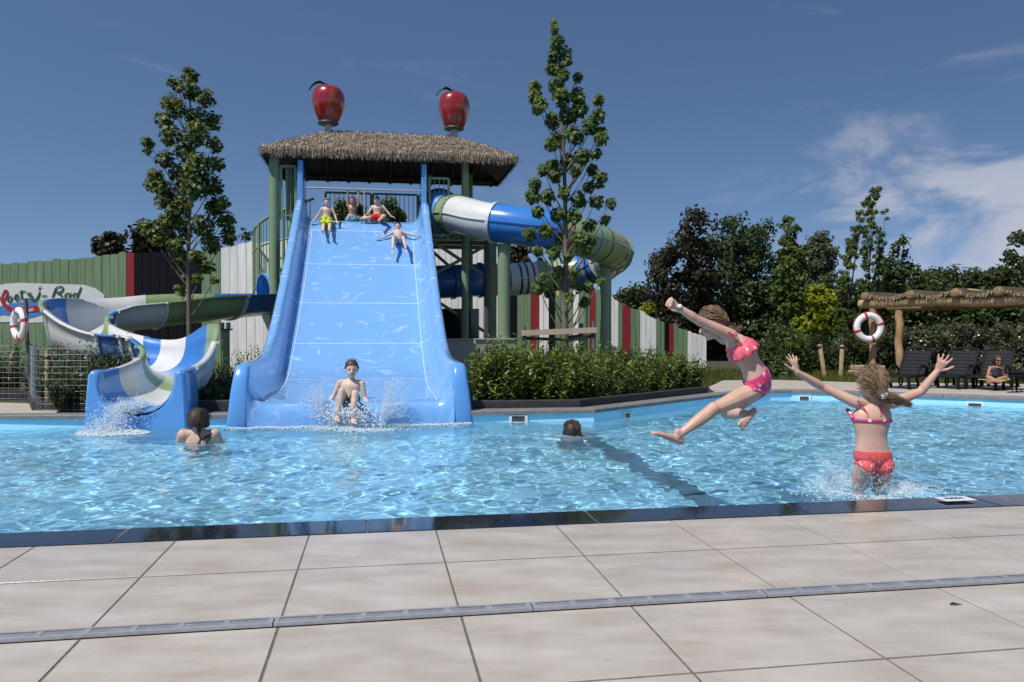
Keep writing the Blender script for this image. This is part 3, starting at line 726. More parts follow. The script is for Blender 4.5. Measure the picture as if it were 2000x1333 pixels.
# ================================================================ closed tube slide behind the tower, open flume on the left
def resample(pts, step):
    pts = np.array(pts); d = np.r_[0, np.cumsum(np.linalg.norm(np.diff(pts, axis=0), axis=1))]
    s = np.arange(0, d[-1], step); return np.stack([np.interp(s, d, pts[:, k]) for k in range(3)], 1), s
TR = 0.40
tp = [(868, 418, 17.9), (900, 420, 17.35), (945, 432, 16.85), (1010, 441, 16.6), (1080, 451, 16.6), (1145, 468, 17.0), (1190, 486, 17.8), (1201, 501, 18.8), (1165, 521, 19.7), (1100, 536, 20.0),
      (1020, 545, 19.9), (930, 548, 19.5), (850, 552, 19.1), (700, 560, 18.5), (600, 567, 18.0), (514, 573, 17.4)]
tpath, ts_ = resample([tuple(p) for p in catmull([P(*q) for q in tp], 12)], 0.09)
def s_of_px(px, first=True):                 # arc length where the path crosses a picture column
    xs = tpath[:, 0] / tpath[:, 1] * FPX + 1000; k = int(np.argmax(xs))
    idx = range(0, k) if first else range(k, len(xs) - 1)
    for i in idx:
        if (xs[i] - px) * (xs[i + 1] - px) <= 0: return float(ts_[i])
    return float(ts_[k])
s_turn = float(ts_[int(np.argmax(tpath[:, 0] / tpath[:, 1]))])
tube = thing('tube_slide', 'closed tube slide in blue, white and green sections looping behind the tower on posts', 'water slide', (0, 0, 0))
def ring_frame(path, i):
    a = path[max(i - 1, 0)]; b = path[min(i + 1, len(path) - 1)]; t_ = Vector(b - a).normalized()
    sd_ = t_.cross(Vector((0, 0, 1))).normalized(); up = sd_.cross(t_); return Vector(path[i]), t_, sd_, up
def tube_part(sa, sb, m, name='tube_section', r=TR, fl=True):
    ii = [i for i, s in enumerate(ts_) if sa - 0.02 <= s <= sb + 0.02]
    mb = MB(); rings = []
    for i in ii:
        c_, t_, sd_, up = ring_frame(tpath, i); rings.append([c_ + (sd_ * math.cos(a) + up * math.sin(a)) * r for a in np.linspace(0, 2 * math.pi, 33)[:-1]])
    mb.loft(rings, closed=True); o = mb.build(name, m, tube)
    if fl:
        c_, t_, sd_, up = ring_frame(tpath, ii[-1]); q = []
        for dr, dt in ((0.0, -0.03), (0.035, -0.03), (0.035, 0.03), (0.0, 0.03)):
            q.append([c_ + t_ * dt + (sd_ * math.cos(a) + up * math.sin(a)) * (r + dr) for a in np.linspace(0, 2 * math.pi, 33)[:-1]])
        MB().loft(q, closed=True, smooth=False).build('flange', m, o)
    # moulding line along both flanks, where the two half shells are bolted together
    for sg in (-1, 1):
        q = []
        for i in ii:
            c_, t_, sd_, up = ring_frame(tpath, i); q.append([c_ + sd_ * sg * (r - 0.004) + up * 0.014, c_ + sd_ * sg * (r + 0.026) + up * 0.010, c_ + sd_ * sg * (r + 0.026) - up * 0.010, c_ + sd_ * sg * (r - 0.004) - up * 0.014])
        MB().loft(q, smooth=False).build('shell_seam', m, o)
    return o
br = [(0, s_of_px(896), M_ggel), (s_of_px(896), s_of_px(968), M_wgel), (s_of_px(968), s_of_px(1086), M_mblue), (s_of_px(1086), s_turn - 0.35, M_ggel), (s_turn - 0.35, s_turn + 0.9, M_translucent),
      (s_turn + 0.9, s_of_px(1130, False), M_mblue), (s_of_px(1130, False), s_of_px(1050, False), M_ggel), (s_of_px(1050, False), s_of_px(985, False), M_wgel),
      (s_of_px(985, False), s_of_px(936, False), M_dblue), (s_of_px(936, False), s_of_px(880, False), M_mblue), (s_of_px(880, False), s_of_px(560, False), M_dblue), (s_of_px(560, False), float(ts_[-1]), M_blue)]
for a_, b_, m in br: tube_part(a_, b_, m)
def stripe(s, m, w=0.05):
    i = int(np.argmin(np.abs(ts_ - s))); c_, t_, sd_, up = ring_frame(tpath, i); q = []
    for dr, dt in ((0.0, -w / 2), (0.006, -w / 2), (0.006, w / 2), (0.0, w / 2)):
        q.append([c_ + t_ * dt + (sd_ * math.cos(a) + up * math.sin(a)) * (TR + dr) for a in np.linspace(0, 2 * math.pi, 33)[:-1]])
    MB().loft(q, closed=True, smooth=False).build('stripe_ring', m, tube)
M_navy = mat('navy_band', (0.012, 0.018, 0.06), 0.35); M_dgreen = mat('green_band', (0.05, 0.10, 0.05), 0.35); M_yel = mat('yellow_band', (0.45, 0.27, 0.02), 0.4)
for px, m in ((1006, M_navy), (1022, M_dgreen), (1038, M_red), (1077, M_navy), (1098, M_navy), (1112, M_red), (1142, M_yel), (1156, M_navy)): stripe(s_of_px(px, False), m)
for px, m in ((1110, M_red), (1150, M_dblue), (1168, M_navy), (1184, M_yel), (1194, M_red)): stripe(s_of_px(px), m, 0.04)
for k in range(4): stripe(s_turn - 0.15 + k * 0.27, M_navy if k % 2 else M_dgreen, 0.035)
# flared mouth on the platform
q = []
c_, t_, sd_, up = ring_frame(tpath, 1)
for dr, dt in ((0.0, 0.12), (0.05, 0.0), (0.10, -0.18), (0.14, -0.30), (0.17, -0.31), (0.13, -0.18), (0.08, 0.02), (0.02, 0.13)):
    q.append([c_ + t_ * dt + (sd_ * math.cos(a) + up * math.sin(a)) * (TR + dr) for a in np.linspace(0, 2 * math.pi, 33)[:-1]])
MB().loft(q, closed=True).build('mouth', M_blue, tube)
boltm = MB().lathe([(0.0, 0.012), (0.012, 0.01), (0.014, 0)], n=6).mesh('bolt', M_pipe)
def flange_bolts(sv, n_=20):
    i = int(np.argmin(np.abs(ts_ - sv))); c_, t_, sd_, up = ring_frame(tpath, i)
    for k in range(n_):
        a = 2 * math.pi * k / n_; d = sd_ * math.cos(a) + up * math.sin(a)
        o = obj_from('bolt', boltm, None, tube); o.location = c_ + d * (TR + 0.035); o.rotation_euler = d.to_track_quat('Z', 'Y').to_euler()
flange_bolts(s_of_px(896), 26); flange_bolts(s_turn - 0.35, 26); flange_bolts(s_turn + 0.9, 26)
def support(px, py_top, Z, r, label):
    p_ = P(px, py_top, Z); t_ = thing('slide_post', label, 'post', (p_.x, p_.y, 0))
    MB().tube([(0, 0, -0.03), (0, 0, p_.z - 0.10)], r, 22).build('column', M_green, t_)
    MB().lathe([(0.0, p_.z - 0.10), (r + 0.02, p_.z - 0.10), (r + 0.02, p_.z - 0.06), (0.0, p_.z - 0.06)], n=22).build('cap_plate', M_green, t_)
    for k in range(3): MB().box(((k - 1) * r * 0.6, 0, p_.z - 0.015), (0.03, 0.20, 0.10)).build('bracket', M_steel, t_)
support(984, 472, 16.7, 0.132, 'thick green round post under the white and blue tube beside the tower')
support(1183, 514, 18.1, 0.130, 'thick green round post under the green bend of the tube slide')
support(1139, 588, 20.0, 0.12, 'green round post under the returning lower tube, half hidden by the young tree')
t_ = thing('slide_post', 'thin green round post with steel bracket under the open flume left of the wide slide', 'post', tuple(PG(439, 744).xy) + (0,)); t_.location.y = 15.6; t_.location.x = (440 - 1000) / FPX * 15.6
MB().tube([(0, 0, -0.03), (0, 0, 1.05)], 0.085, 18).build('column', M_green, t_)
for k in (-1, 1): MB().box((k * 0.06, 0, 1.12), (0.035, 0.16, 0.15)).build('bracket', M_steel, t_)
MB().box((0, 0, 1.06), (0.22, 0.22, 0.03)).build('cap_plate', M_pipe, t_)

# ---- open flume
fp = [(528, 573, 17.5, 0, 0), (445, 578, 16.2, 0.05, 0), (370, 585, 15.6, 0.12, 0), (290, 593, 15.0, 0.16, 0), (215, 601, 14.5, 0.17, 0), (163, 611, 13.8, 0.24, 0), (146, 627, 13.0, 0.26, 0), (178, 645, 12.4, 0.15, 0),
      (230, 657, 12.05, 0.05, 0), (300, 664, 11.9, 0.05, 0.0), (338, 672, 11.6, 0.0, 0.26), (353, 686, 11.1, 0.0, 0.36), (342, 702, 10.6, 0.0, 0.18), (318, 714, 10.05, 0.0, 0.04), (268, 729, 9.38, 0, 0)]
cp = []
for px, py, Z, rl, rr in fp: p_ = P(px, py, Z); cp.append((p_.x, p_.y, p_.z - 0.46, rl, rr))
fl5 = np.array(catmull(cp, 14)); dd = np.r_[0, np.cumsum(np.linalg.norm(np.diff(fl5[:, :3], axis=0), axis=1))]
fs_ = np.arange(0, dd[-1], 0.07); fl5 = np.stack([np.interp(fs_, dd, fl5[:, k]) for k in range(5)], 1)
flume = thing('open_flume', 'open winding flume in blue, white and green sections ending in the pool', 'water slide', (0, 0, 0))
FW, FD = 0.44, 0.46
def flume_ring(i):
    a = fl5[max(i - 2, 0), :3]; b = fl5[min(i + 2, len(fl5) - 1), :3]; t_ = Vector(b - a); t_.z *= 0.3; t_.normalize(); sd_ = t_.cross(Vector((0, 0, 1))).normalized()   # sd_: right of travel
    c_ = Vector(fl5[i, :3]); rl, rr = fl5[i, 4], fl5[i, 3]
    pts = []
    n_ = 15
    for k in range(n_):                        # inner skin, left rim to right rim
        a_ = math.pi * k / (n_ - 1); x = -math.cos(a_) * FW; z = FD - FD * math.sin(a_) ** 0.8
        if k < n_ // 2: z += (rl if True else 0) * max(0, (z - 0.15) / (FD - 0.15)) 
        else: z += rr * max(0, (z - 0.15) / (FD - 0.15))
        pts.append((x, z))
    outer = [(FW + 0.075, FD + rr), (FW + 0.075, FD + rr - 0.035), (FW + 0.022, FD + rr - 0.04)]
    for k in range(n_ - 2, 0, -1):
        a_ = math.pi * k / (n_ - 1); x = -math.cos(a_) * (FW + 0.02); z = FD - (FD + 0.02) * math.sin(a_) ** 0.8
        z += (rl if k < n_ // 2 else rr) * max(0, (z - 0.15) / (FD - 0.15)); outer.append((x, z))
    outer += [(-FW - 0.022, FD + rl - 0.04), (-FW - 0.075, FD + rl - 0.035), (-FW - 0.075, FD + rl)]
    return [c_ + sd_ * x + Vector((0, 0, z)) for x, z in pts + outer]
fx = fl5[:, 0] / fl5[:, 1] * FPX + 1000
ends = {}
tot = fs_[-1]
marks = [(0.0, M_mblue)]
kmin = int(np.argmin(fx)); kmax2 = kmin + int(np.argmax(fx[kmin:]))
def s_cross(px, lo, hi):
    for i in range(lo, hi):
        if (fx[i] - px) * (fx[i + 1] - px) <= 0: return fs_[i]
    return fs_[hi]
bounds = [(s_cross(448, 0, kmin), M_ggel), (s_cross(302, 0, kmin), M_wgel), (s_cross(172, 0, kmin), M_mblue), (s_cross(150, 0, kmin), M_ggel), (s_cross(155, kmin, kmax2), M_wgel),
          (s_cross(238, kmin, kmax2), M_mblue), (s_cross(285, kmin, kmax2), M_wgel), (s_cross(315, kmin, kmax2), M_mblue), (s_cross(345, kmin, kmax2), M_ggel), (fs_[kmax2] + 0.45, M_wgel), (tot - 0.42, M_blue), (tot + 1, None)]
sa = 0.0; m = M_mblue; FSEC = []
for sb, mnext in bounds:
    ii = [i for i, s in enumerate(fs_) if sa - 0.036 <= s <= sb + 0.036]
    if len(ii) > 1:
        rg = [flume_ring(i) for i in ii]
        FSEC.append((sb, MB().loft(rg, closed=True, caps=True).build('flume_section', m, flume)))
    sa, m = sb, mnext
# little ribs where the sections are bolted together
for sb, _ in bounds[:-1]:
    i = int(np.argmin(np.abs(fs_ - sb))); rg = flume_ring(i); c_ = Vector(fl5[i, :3]) + Vector((0, 0, FD)); t_ = Vector(fl5[min(i + 1, len(fl5) - 1), :3] - fl5[max(i - 1, 0), :3]).normalized()
    half_ = rg[15:]
    q = [[p_ + t_ * dt + ((p_ - c_).normalized() * dr) for p_ in half_] for dr, dt in ((0, -0.025), (0.035, -0.025), (0.035, 0.025), (0, 0.025))]
    MB().loft(q, smooth=False).build('joint_flange', M_wgel, min(FSEC, key=lambda q_: abs(q_[0] - sb))[1])
# moulded end piece in the pool: block with a U-shaped mouth
def end_piece():
    i = len(fl5) - 1; c_ = Vector(fl5[i, :3]); d = Vector((0.10, -1, 0)).normalized(); sd_ = Vector((-d.y, d.x, 0)); sd_ = sd_ if sd_.x > 0 else -sd_
    ztop = c_.z + FD + 0.035; zb = -0.55; rings = []
    for j, (dy, ins) in enumerate(((-0.42, 0.0), (0.02, 0.0), (0.05, 0.012), (0.07, 0.035))):
        inner = [];
        for k in range(17):
            a_ = math.pi * k / 16; inner.append((-math.cos(a_) * (FW - 0.012 + ins * 0.8), ztop - 0.03 - ins - (ztop - 0.03 - 0.015 - ins) * math.sin(a_) ** 0.75 + (0.0 if dy < 0 else 0)))
        outl = [(FW + 0.06 - ins * 0.3, ztop - ins), (FW + 0.105 - ins, ztop - 0.05 - ins), (FW + 0.13 - ins, 0.25), (FW + 0.175 - ins, zb), (-FW - 0.175 + ins, zb), (-FW - 0.13 + ins, 0.25), (-FW - 0.105 + ins, ztop - 0.05 - ins), (-FW - 0.06 + ins * 0.3, ztop - ins)]
        rings.append([c_ * 1.0 + d * dy + sd_ * x + Vector((0, 0, z - c_.z)) for x, z in inner + outl])
    mb = MB(); mb.loft(rings, closed=True); mb.add(rings[-1], [tuple(range(25))]); mb.add(rings[0], [tuple(range(25))[::-1]])
    bm = bmesh.new(); me_ = mb.mesh('end_piece', M_blue); bm.from_mesh(me_); bmesh.ops.remove_doubles(bm, verts=bm.verts, dist=1e-5); bmesh.ops.recalc_face_normals(bm, faces=bm.faces)
    bmesh.ops.triangulate(bm, faces=[f for f in bm.faces if len(f.verts) > 4]); bm.to_mesh(me_); bm.free()
    obj_from('end_piece', me_, None, flume); return c_, d
FEND, FDIR = end_piece()

# ---- stairs behind, on the left
stairs = thing('tower_stairs', 'green steel stairs with curved landing railing between the flume and the tower', 'stairs', tuple(P(500, 640, 19.3).xy) + (0,))
so_ = stairs.location.copy()
a_ = P(428, 690, 19.6) - so_; b_ = P(590, 596, 19.6) - so_; a_.z = 0.0; b_.z = 1.75
nst = 10
stp = MB().box((0, 0, 0), (0.26, 0.95, 0.035)).mesh('step', M_green)
for k in range(nst):
    p_ = a_.lerp(b_, (k + 0.5) / nst); obj_from('step', stp, None, stairs).location = p_
for sy in (-0.5, 0.5):
    MB().bar(a_ + Vector((0, sy, 0.0)), b_ + Vector((0, sy, 0.0)), 0.05, 0.16).build('stringer', M_green, stairs)
    for hh in (0.98, 0.84): MB().bar(a_ + Vector((0, sy, hh)), b_ + Vector((0, sy, hh)), 0.045, 0.045).build('handrail', M_green, stairs)
    bal = MB().tube([(0, 0, 0.05), (0, 0, 0.86)], 0.010, 6).mesh('baluster', M_green)
    for k in range(18):
        p_ = a_.lerp(b_, (k + 0.5) / 18) + Vector((0, sy, 0)); obj_from('baluster', bal, None, stairs).location = p_
# quarter-round flight up to the platform
ctr = P(575, 500, 18.4) - so_; ctr.z = 0
Rr = 0.92; pts = []
for k in range(13):
    an = R(185 + k * 10.5); zz_ = 1.72 + 0.07 * k; pts.append((ctr + Vector((math.cos(an) * Rr, math.sin(an) * Rr * 0.9, 0)), zz_))
rail = [p_ + Vector((0, 0, z_ + 1.42)) for p_, z_ in pts]; MB().tube(rail, 0.028, 8).build('handrail', M_green, stairs)
mid = [p_ + Vector((0, 0, z_ + 1.05 - 0.035 * k)) for k, (p_, z_) in enumerate(pts)]; MB().tube(mid, 0.022, 8).build('mid_rail', M_green, stairs)
low = [p_ + Vector((0, 0, z_ + 0.06)) for p_, z_ in pts]; MB().tube(low, 0.02, 8).build('bottom_rail', M_green, stairs)
for k in range(0, 12):
    for u in (0.0, 0.5):
        p_ = pts[k][0].lerp(pts[k + 1][0], u); z_ = pts[k][1] + (pts[k + 1][1] - pts[k][1]) * u; thick = (k % 4 == 0 and u == 0)
        MB().tube([p_ + Vector((0, 0, z_)), p_ + Vector((0, 0, z_ + 1.40))], 0.035 if thick else 0.011, 8).build('railing_post' if thick else 'baluster', M_green, stairs)
for k in range(5):
    p_ = ctr + Vector((-0.45 + 0.12 * k, -0.25 + 0.05 * k, 1.70 + k * 0.25)); MB().box(p_, (0.9 - 0.08 * k, 0.5, 0.04), rz=0.3 * k).build('step', M_green, stairs)

# ================================================================ plank fence with painted planks
M_fence = {'g': mat('green_plank', (0.165, 0.245, 0.135), 0.6, var=0.17, vscale=2, world=True, stretch=(6, 6, 0.6), bump=0.12, bscale=30, obj_var=0.07),
           'w': mat('white_plank', (0.80, 0.79, 0.76), 0.6, var=0.11, vscale=2, world=True, stretch=(6, 6, 0.6), bump=0.12, bscale=30, obj_var=0.05),
           'k': mat('black_plank', (0.006, 0.0065, 0.010), 0.7, spec=0.12, var=0.2, vscale=3, stretch=(6, 6, 0.6), bump=0.12, bscale=30, obj_var=0.1),
           'r': mat('red_plank', (0.25, 0.014, 0.018), 0.55, var=0.12, vscale=3, stretch=(6, 6, 0.6), bump=0.12, bscale=30, obj_var=0.08)}
def plank(parent, a, b, z0, za, zb, key, thick=0.03):
    """one vertical plank from a to b (xy), with a gently scalloped top from height za to zb"""
    a, b = Vector(a), Vector(b); d = b - a; L = d.length; d /= L; nr = Vector((d.y, -d.x, 0)); g_ = 0.0055
    n_ = 5; jit = random.uniform(-0.025, 0.025); cur = random.uniform(0.008, 0.03); dep = random.uniform(-0.004, 0.004)
    fr = []; bk = []
    for k in range(n_):
        u = k / (n_ - 1); p_ = a + d * (g_ + (L - 2 * g_) * u) + nr * dep; z_ = za + (zb - za) * u + jit + cur * math.sin(math.pi * u)
        fr.append(Vector((p_.x, p_.y, z_))); bk.append(fr[-1] - nr * thick)
    f0 = Vector((fr[0].x, fr[0].y, z0)); f1 = Vector((fr[-1].x, fr[-1].y, z0)); b0 = f0 - nr * thick; b1 = f1 - nr * thick
    vs = fr + bk + [f0, f1, b0, b1]; m_ = 2 * n_
    fs = [tuple([m_, m_ + 1] + list(range(n_ - 1, -1, -1))), tuple([m_ + 3, m_ + 2] + list(range(n_, 2 * n_)))]
    fs += [(k, k + 1, n_ + k + 1, n_ + k) for k in range(n_ - 1)] + [(m_, 0, n_, m_ + 2), (m_ + 1, m_ + 3, 2 * n_ - 1, n_ - 1)]
    c_ = (a + b) / 2; mb = MB(); mb.add([v - Vector((c_.x, c_.y, 0)) for v in vs], fs)
    o = mb.build('plank', M_fence[key], parent); o.location = (c_.x, c_.y, 0); return o
def fence_run(name, label, Za, Zb, pxs, tops, key_at, group=None):
    """planks between picture columns pxs (left edges), the fence plane running from depth Za at the first to Zb at the last"""
    t_ = thing(name, label, 'fence', (0, 0, 0), 0, group)
    x0, x1 = pxs[0], pxs[-1]; A = Vector(((x0 - 1000) / FPX * Za, Za, 0)); Bv = Vector(((x1 - 1000) / FPX * Zb, Zb, 0)); D = Bv - A
    def pt(px):
        k = (px - 1000) / FPX; u = (k * A.y - A.x) / (D.x - k * D.y); q = A + D * u; return q
    for pa, pb in zip(pxs[:-1], pxs[1:]):
        qa, qb = pt(pa), pt(pb)
        ya, yb = np.interp(pa, tops[0], tops[1]), np.interp(pb, tops[0], tops[1])
        plank(t_, qa, qb, -0.03, P(pa, ya, qa.y).z, P(pb, yb, qb.y).z, key_at((pa + pb) / 2))
    # rails on the back
    a2, b2 = pt(x0), pt(x1); d = (b2 - a2).normalized(); nr = Vector((-d.y, d.x, 0)) * 0.06
    for z_ in (0.5,): MB().bar(a2 + nr + Vector((0, 0, z_)), b2 + nr + Vector((0, 0, z_)), 0.05, 0.09).build('back_rail', M_wood_dark, t_)
    bkp = MB()  # added black sheet behind the planks: blocks the sky and darkens the gaps
    for pa, pb in zip(pxs[:-1], pxs[1:]):
        qa, qb = pt(pa), pt(pb); za = P(pa, np.interp(pa, tops[0], tops[1]), qa.y).z - 0.05; zb = P(pb, np.interp(pb, tops[0], tops[1]), qb.y).z - 0.05; o3 = nr * 0.62
        bkp.add([(qa.x + o3.x, qa.y + o3.y, -0.03), (qb.x + o3.x, qb.y + o3.y, -0.03), (qb.x + o3.x, qb.y + o3.y, zb), (qa.x + o3.x, qa.y + o3.y, za)], [(0, 1, 2, 3)])
    bkp.build('gap_dark_sheet', M_fence['k'], t_)
    return t_, pt
def colmap(pairs):
    return lambda px: [k for x, k in pairs if px >= x][-1]
pl_ = [-60 + 16.2 * k for k in range(19)] + [247] + [262.5]
pl_ = sorted(set([round(x, 1) for x in pl_ if x <= 247] + [247, 262.5]))
pl_ = [x for x in pl_ if not (238 < x < 247)] + [262.5 + 16.4 * k for k in range(1, 9)] + [412, 431.5] + [431.5 + 16.6 * k for k in range(1, 15)]
fA, ptA = fence_run('plank_fence', 'tall plank fence of green, red, black and white boards with the painted sign', 18.8, 18.3, pl_,
                    ([-60, 0, 60, 130, 170, 247, 395, 432, 520, 560, 700], [519, 517, 512, 507, 503, 495, 490, 485, 472, 470, 470]), colmap([(-999, 'g'), (247, 'r'), (262, 'k'), (394, 'g'), (431, 'w')]))
pm_ = [820 + 12.4 * k for k in range(14)] + [994, 1010, 1024, 1037, 1053, 1062, 1072, 1084, 1095, 1107, 1119, 1131, 1142, 1152, 1163, 1175, 1187]
fB, ptB = fence_run('plank_fence', 'plank fence of white, black, green and red boards behind the tube slide', 22.4, 22.2, pm_,
                    ([820, 990, 1010, 1100, 1187], [480, 486, 520, 545, 575]), colmap([(0, 'w'), (993, 'k'), (1010, 'g'), (1037, 'r'), (1053, 'w'), (1072, 'k'), (1084, 'g'), (1118, 'w'), (1131, 'g'), (1152, 'r'), (1163, 'g')]))
pr_ = [1192, 1200, 1208, 1216, 1231.5, 1241, 1250, 1261, 1271, 1282, 1290, 1298, 1307, 1316, 1325, 1334, 1343, 1352, 1362, 1371, 1380]
fC, ptC = fence_run('plank_fence', 'plank fence end stepping down in white, green and red boards beside the dark trees', 23.0, 23.4, pr_,
                    ([1192, 1208, 1216, 1250, 1285, 1316, 1345, 1362, 1380], [581, 590, 594, 608, 626, 636, 649, 652, 656]), colmap([(0, 'w'), (1208, 'g'), (1216, 'r'), (1231, 'g'), (1250, 'w'), (1282, 'g'), (1298, 'k'), (1307, 'r'), (1316, 'g'), (1343, 'w')]))
# ---- sign painted on boards fixed to the fence
dA = (ptA(200) - ptA(0)).normalized(); nA = Vector((dA.y, -dA.x, 0))
M_sw = mat('sign_white', (0.66, 0.66, 0.65), 0.5, var=0.04); M_sb = mat('sign_blue', (0.07, 0.22, 0.50), 0.5, var=0.06); M_sr = mat('sign_red', (0.42, 0.018, 0.022), 0.45, var=0.06); M_sg = mat('sign_green', (0.018, 0.09, 0.04), 0.5)
sign = thing('painted_sign', 'white and blue painted sign with green lettering on the green fence boards', 'sign', ptA(70) + nA * 0.02)
def sp(px, py, off):
    q = ptA(px); w_ = P(px, py, q.y); return w_ + nA * off - sign.location
def sign_shape(name, pts, off, m):
    fr = [sp(x, y, off) for x, y in pts]; bk = [p_ - nA * 0.008 for p_ in fr]; n_ = len(fr)
    mb = MB(); mb.add(fr + bk, [tuple(range(n_))[::-1], tuple(range(n_, 2 * n_))] + [(i, (i + 1) % n_, n_ + (i + 1) % n_, n_ + i) for i in range(n_)])
    me_ = mb.mesh(name, m); bm = bmesh.new(); bm.from_mesh(me_); bmesh.ops.triangulate(bm, faces=[f for f in bm.faces if len(f.verts) > 4]); bmesh.ops.recalc_face_normals(bm, faces=bm.faces); bm.to_mesh(me_); bm.free()
    return obj_from(name, me_, None, sign)
sign_shape('white_board', [(-90, 566), (-40, 560), (0, 557), (8, 555), (40, 553), (100, 555), (140, 556), (165, 557), (185, 563), (196, 570), (204, 577), (203, 585), (150, 598), (118, 628), (60, 631), (30, 629), (0, 630), (-90, 634)], 0.010, M_sw)
sign_shape('blue_wave', [(-90, 598), (-40, 603), (0, 599), (30, 592), (60, 588), (85, 590), (96, 589), (110, 596), (114, 606), (98, 617), (85, 614), (70, 619), (50, 624), (35, 621), (20, 617), (5, 615), (-10, 621), (-90, 620)], 0.018, M_sb)
sign_shape('red_ribbon', [(8, 592), (16, 601), (24, 605), (40, 601), (60, 599), (84, 595), (86, 608), (60, 611), (40, 611), (26, 611), (14, 606), (6, 597)], 0.026, M_sr)
def sign_text(s, px, py, hpx, off, m, rot=0.0, shear=0.25, bold=0.0):
    q = ptA(px); size = hpx / FPX * q.y * 1.35
    o = obj_from('lettering', text_mesh(s, size, m, shear=shear, ext=0.002, bold=bold), None, sign); o.location = sp(px, py, off)
    o.rotation_euler = Matrix((dA, Vector((0, 0, 1)), -Vector((-nA.x, -nA.y, -nA.z)))).transposed().to_euler(); o.rotation_euler.rotate_axis('Z', rot); return o
def stroke(pts, w_, m, off, name='lettering'):
    """one brush stroke: a flat raised ribbon along picture points, thinner towards its ends"""
    pp_ = [Vector((p_[0], p_[1], 0)) for p_ in catmull([(x, y, 0) for x, y in pts], 6)]; n_ = len(pp_); L_ = []; R_ = []
    for i, p_ in enumerate(pp_):
        d = (pp_[min(i + 1, n_ - 1)] - pp_[max(i - 1, 0)]); d = d.normalized() if d.length > 0 else Vector((1, 0, 0)); q = Vector((-d.y, d.x, 0)) * w_ / 2 * (0.55 + 0.45 * math.sin(math.pi * min(1, max(0.05, i / (n_ - 1)))))
        L_.append(sp(p_.x + q.x, p_.y + q.y, off)); R_.append(sp(p_.x - q.x, p_.y - q.y, off))
    k_ = nA * 0.006
    mb = MB(); mb.loft([[l, r_] for l, r_ in zip(L_, R_)], smooth=False); mb.loft([[l, l - k_] for l in L_], smooth=False); mb.loft([[r_, r_ - k_] for r_ in R_], smooth=False)
    return mb.build(name, m, sign)
def cr(x, y): return (x / 9.433, 545 + y / 9.433)
for pts, w_, m in (([(-20, 290), (15, 350), (45, 410), (70, 475)], 4.0, M_sr), ([(70, 450), (100, 380), (140, 300), (145, 230), (110, 215), (70, 280), (55, 340), (72, 400)], 3.4, M_sr), ([(80, 440), (130, 485), (190, 525), (250, 560)], 4.0, M_sr),
                   ([(225, 350), (195, 318), (160, 360), (165, 415), (195, 425), (225, 390), (228, 350), (250, 345)], 2.8, M_sg), ([(270, 355), (330, 330), (345, 300), (310, 295), (285, 350), (300, 390), (350, 385), (400, 355)], 2.8, M_sg),
                   ([(415, 205), (408, 280), (418, 355), (445, 385)], 3.2, M_sg), ([(355, 248), (420, 236), (495, 222)], 2.2, M_sg), ([(592, 262), (545, 262), (528, 295), (600, 322), (612, 350), (565, 372), (515, 365)], 3.0, M_sg),
                   ([(748, 235), (722, 310), (690, 370), (645, 402), (600, 395)], 3.8, M_sg), ([(728, 192), (735, 190), (742, 194)], 6.5, M_sr), ([(735, 152), (785, 148)], 1.6, M_sg), ([(775, 322), (820, 316), (875, 303)], 2.4, M_sg)):
    stroke([cr(*q) for q in pts], w_, m, 0.030)
for pts, w_ in (([(112, 561), (108, 570), (103, 582)], 3.4), ([(108, 565), (117, 560), (124, 562), (122, 569), (113, 573), (121, 576), (121, 582), (112, 585)], 2.8), ([(138, 575), (132, 573), (128, 579), (132, 583), (138, 578)], 2.6), ([(140, 572), (138, 579), (142, 583)], 2.8),
                ([(153, 575), (147, 573), (144, 579), (148, 583), (153, 578)], 2.6), ([(160, 560), (156, 570), (152, 580), (157, 583)], 3.2)):
    stroke(pts, w_, M_sg, 0.030)
sign_text('un', 62, 605, 8, 0.032, M_sw, 0.06, 0.3, 0.004)

# ---- plant room below the tower: dark panel, pipes, low wall
room = thing('pump_room', 'dark glazed pump cabinet with grey pipes under the tower behind the laurel', 'cabinet', P(905, 660, 18.2) * 1)
ro = room.location.copy(); room.location.z = 0; ro.z = 0
q0, q1 = P(858, 660, 18.2) - ro, P(935, 660, 18.2) - ro
M_glass = mat('dark_glass', (0.008, 0.010, 0.014), 0.12, coat=0.4)
MB().box(((q0.x + q1.x) / 2, 0.4, 0.75), (q1.x - q0.x, 0.6, 1.6)).build('dark_panel', M_glass, room)
for z_ in (0.30,): MB().tube([(q0.x - 0.1, -0.15, z_), (q1.x + 0.02, -0.15, z_), (q1.x + 0.16, -0.15, z_ + 0.08), (q1.x + 0.2, -0.15, z_ + 0.3), (q1.x + 0.2, -0.15, 3.1)], 0.075, 12).build('pipe', M_pipe, room)
MB().tube([(q1.x - 0.15, -0.2, 0.0), (q1.x - 0.15, -0.2, 0.38)], 0.10, 12).build('pipe', M_pipe, room)
wlp = [P(872, 662, 16.0), P(1003, 662, 16.6)]
lw = thing('low_wall', 'low pale concrete wall behind the laurel shrubs at the tower foot', 'wall', (wlp[0].x, wlp[0].y, 0), math.atan2((wlp[1] - wlp[0]).y, (wlp[1] - wlp[0]).x))
L_ = (wlp[1] - wlp[0]).length; M_conc = mat('pale_concrete', (0.42, 0.41, 0.38), 0.8, var=0.12, vscale=5, bump=0.1)
MB().box((L_ / 2, 0, 0.42), (L_, 0.16, 0.84)).build('wall_body', M_conc, lw); MB().box((L_ / 2, 0, 0.86), (L_ + 0.02, 0.20, 0.04)).build('cap_stone', M_conc, lw, 0.006)

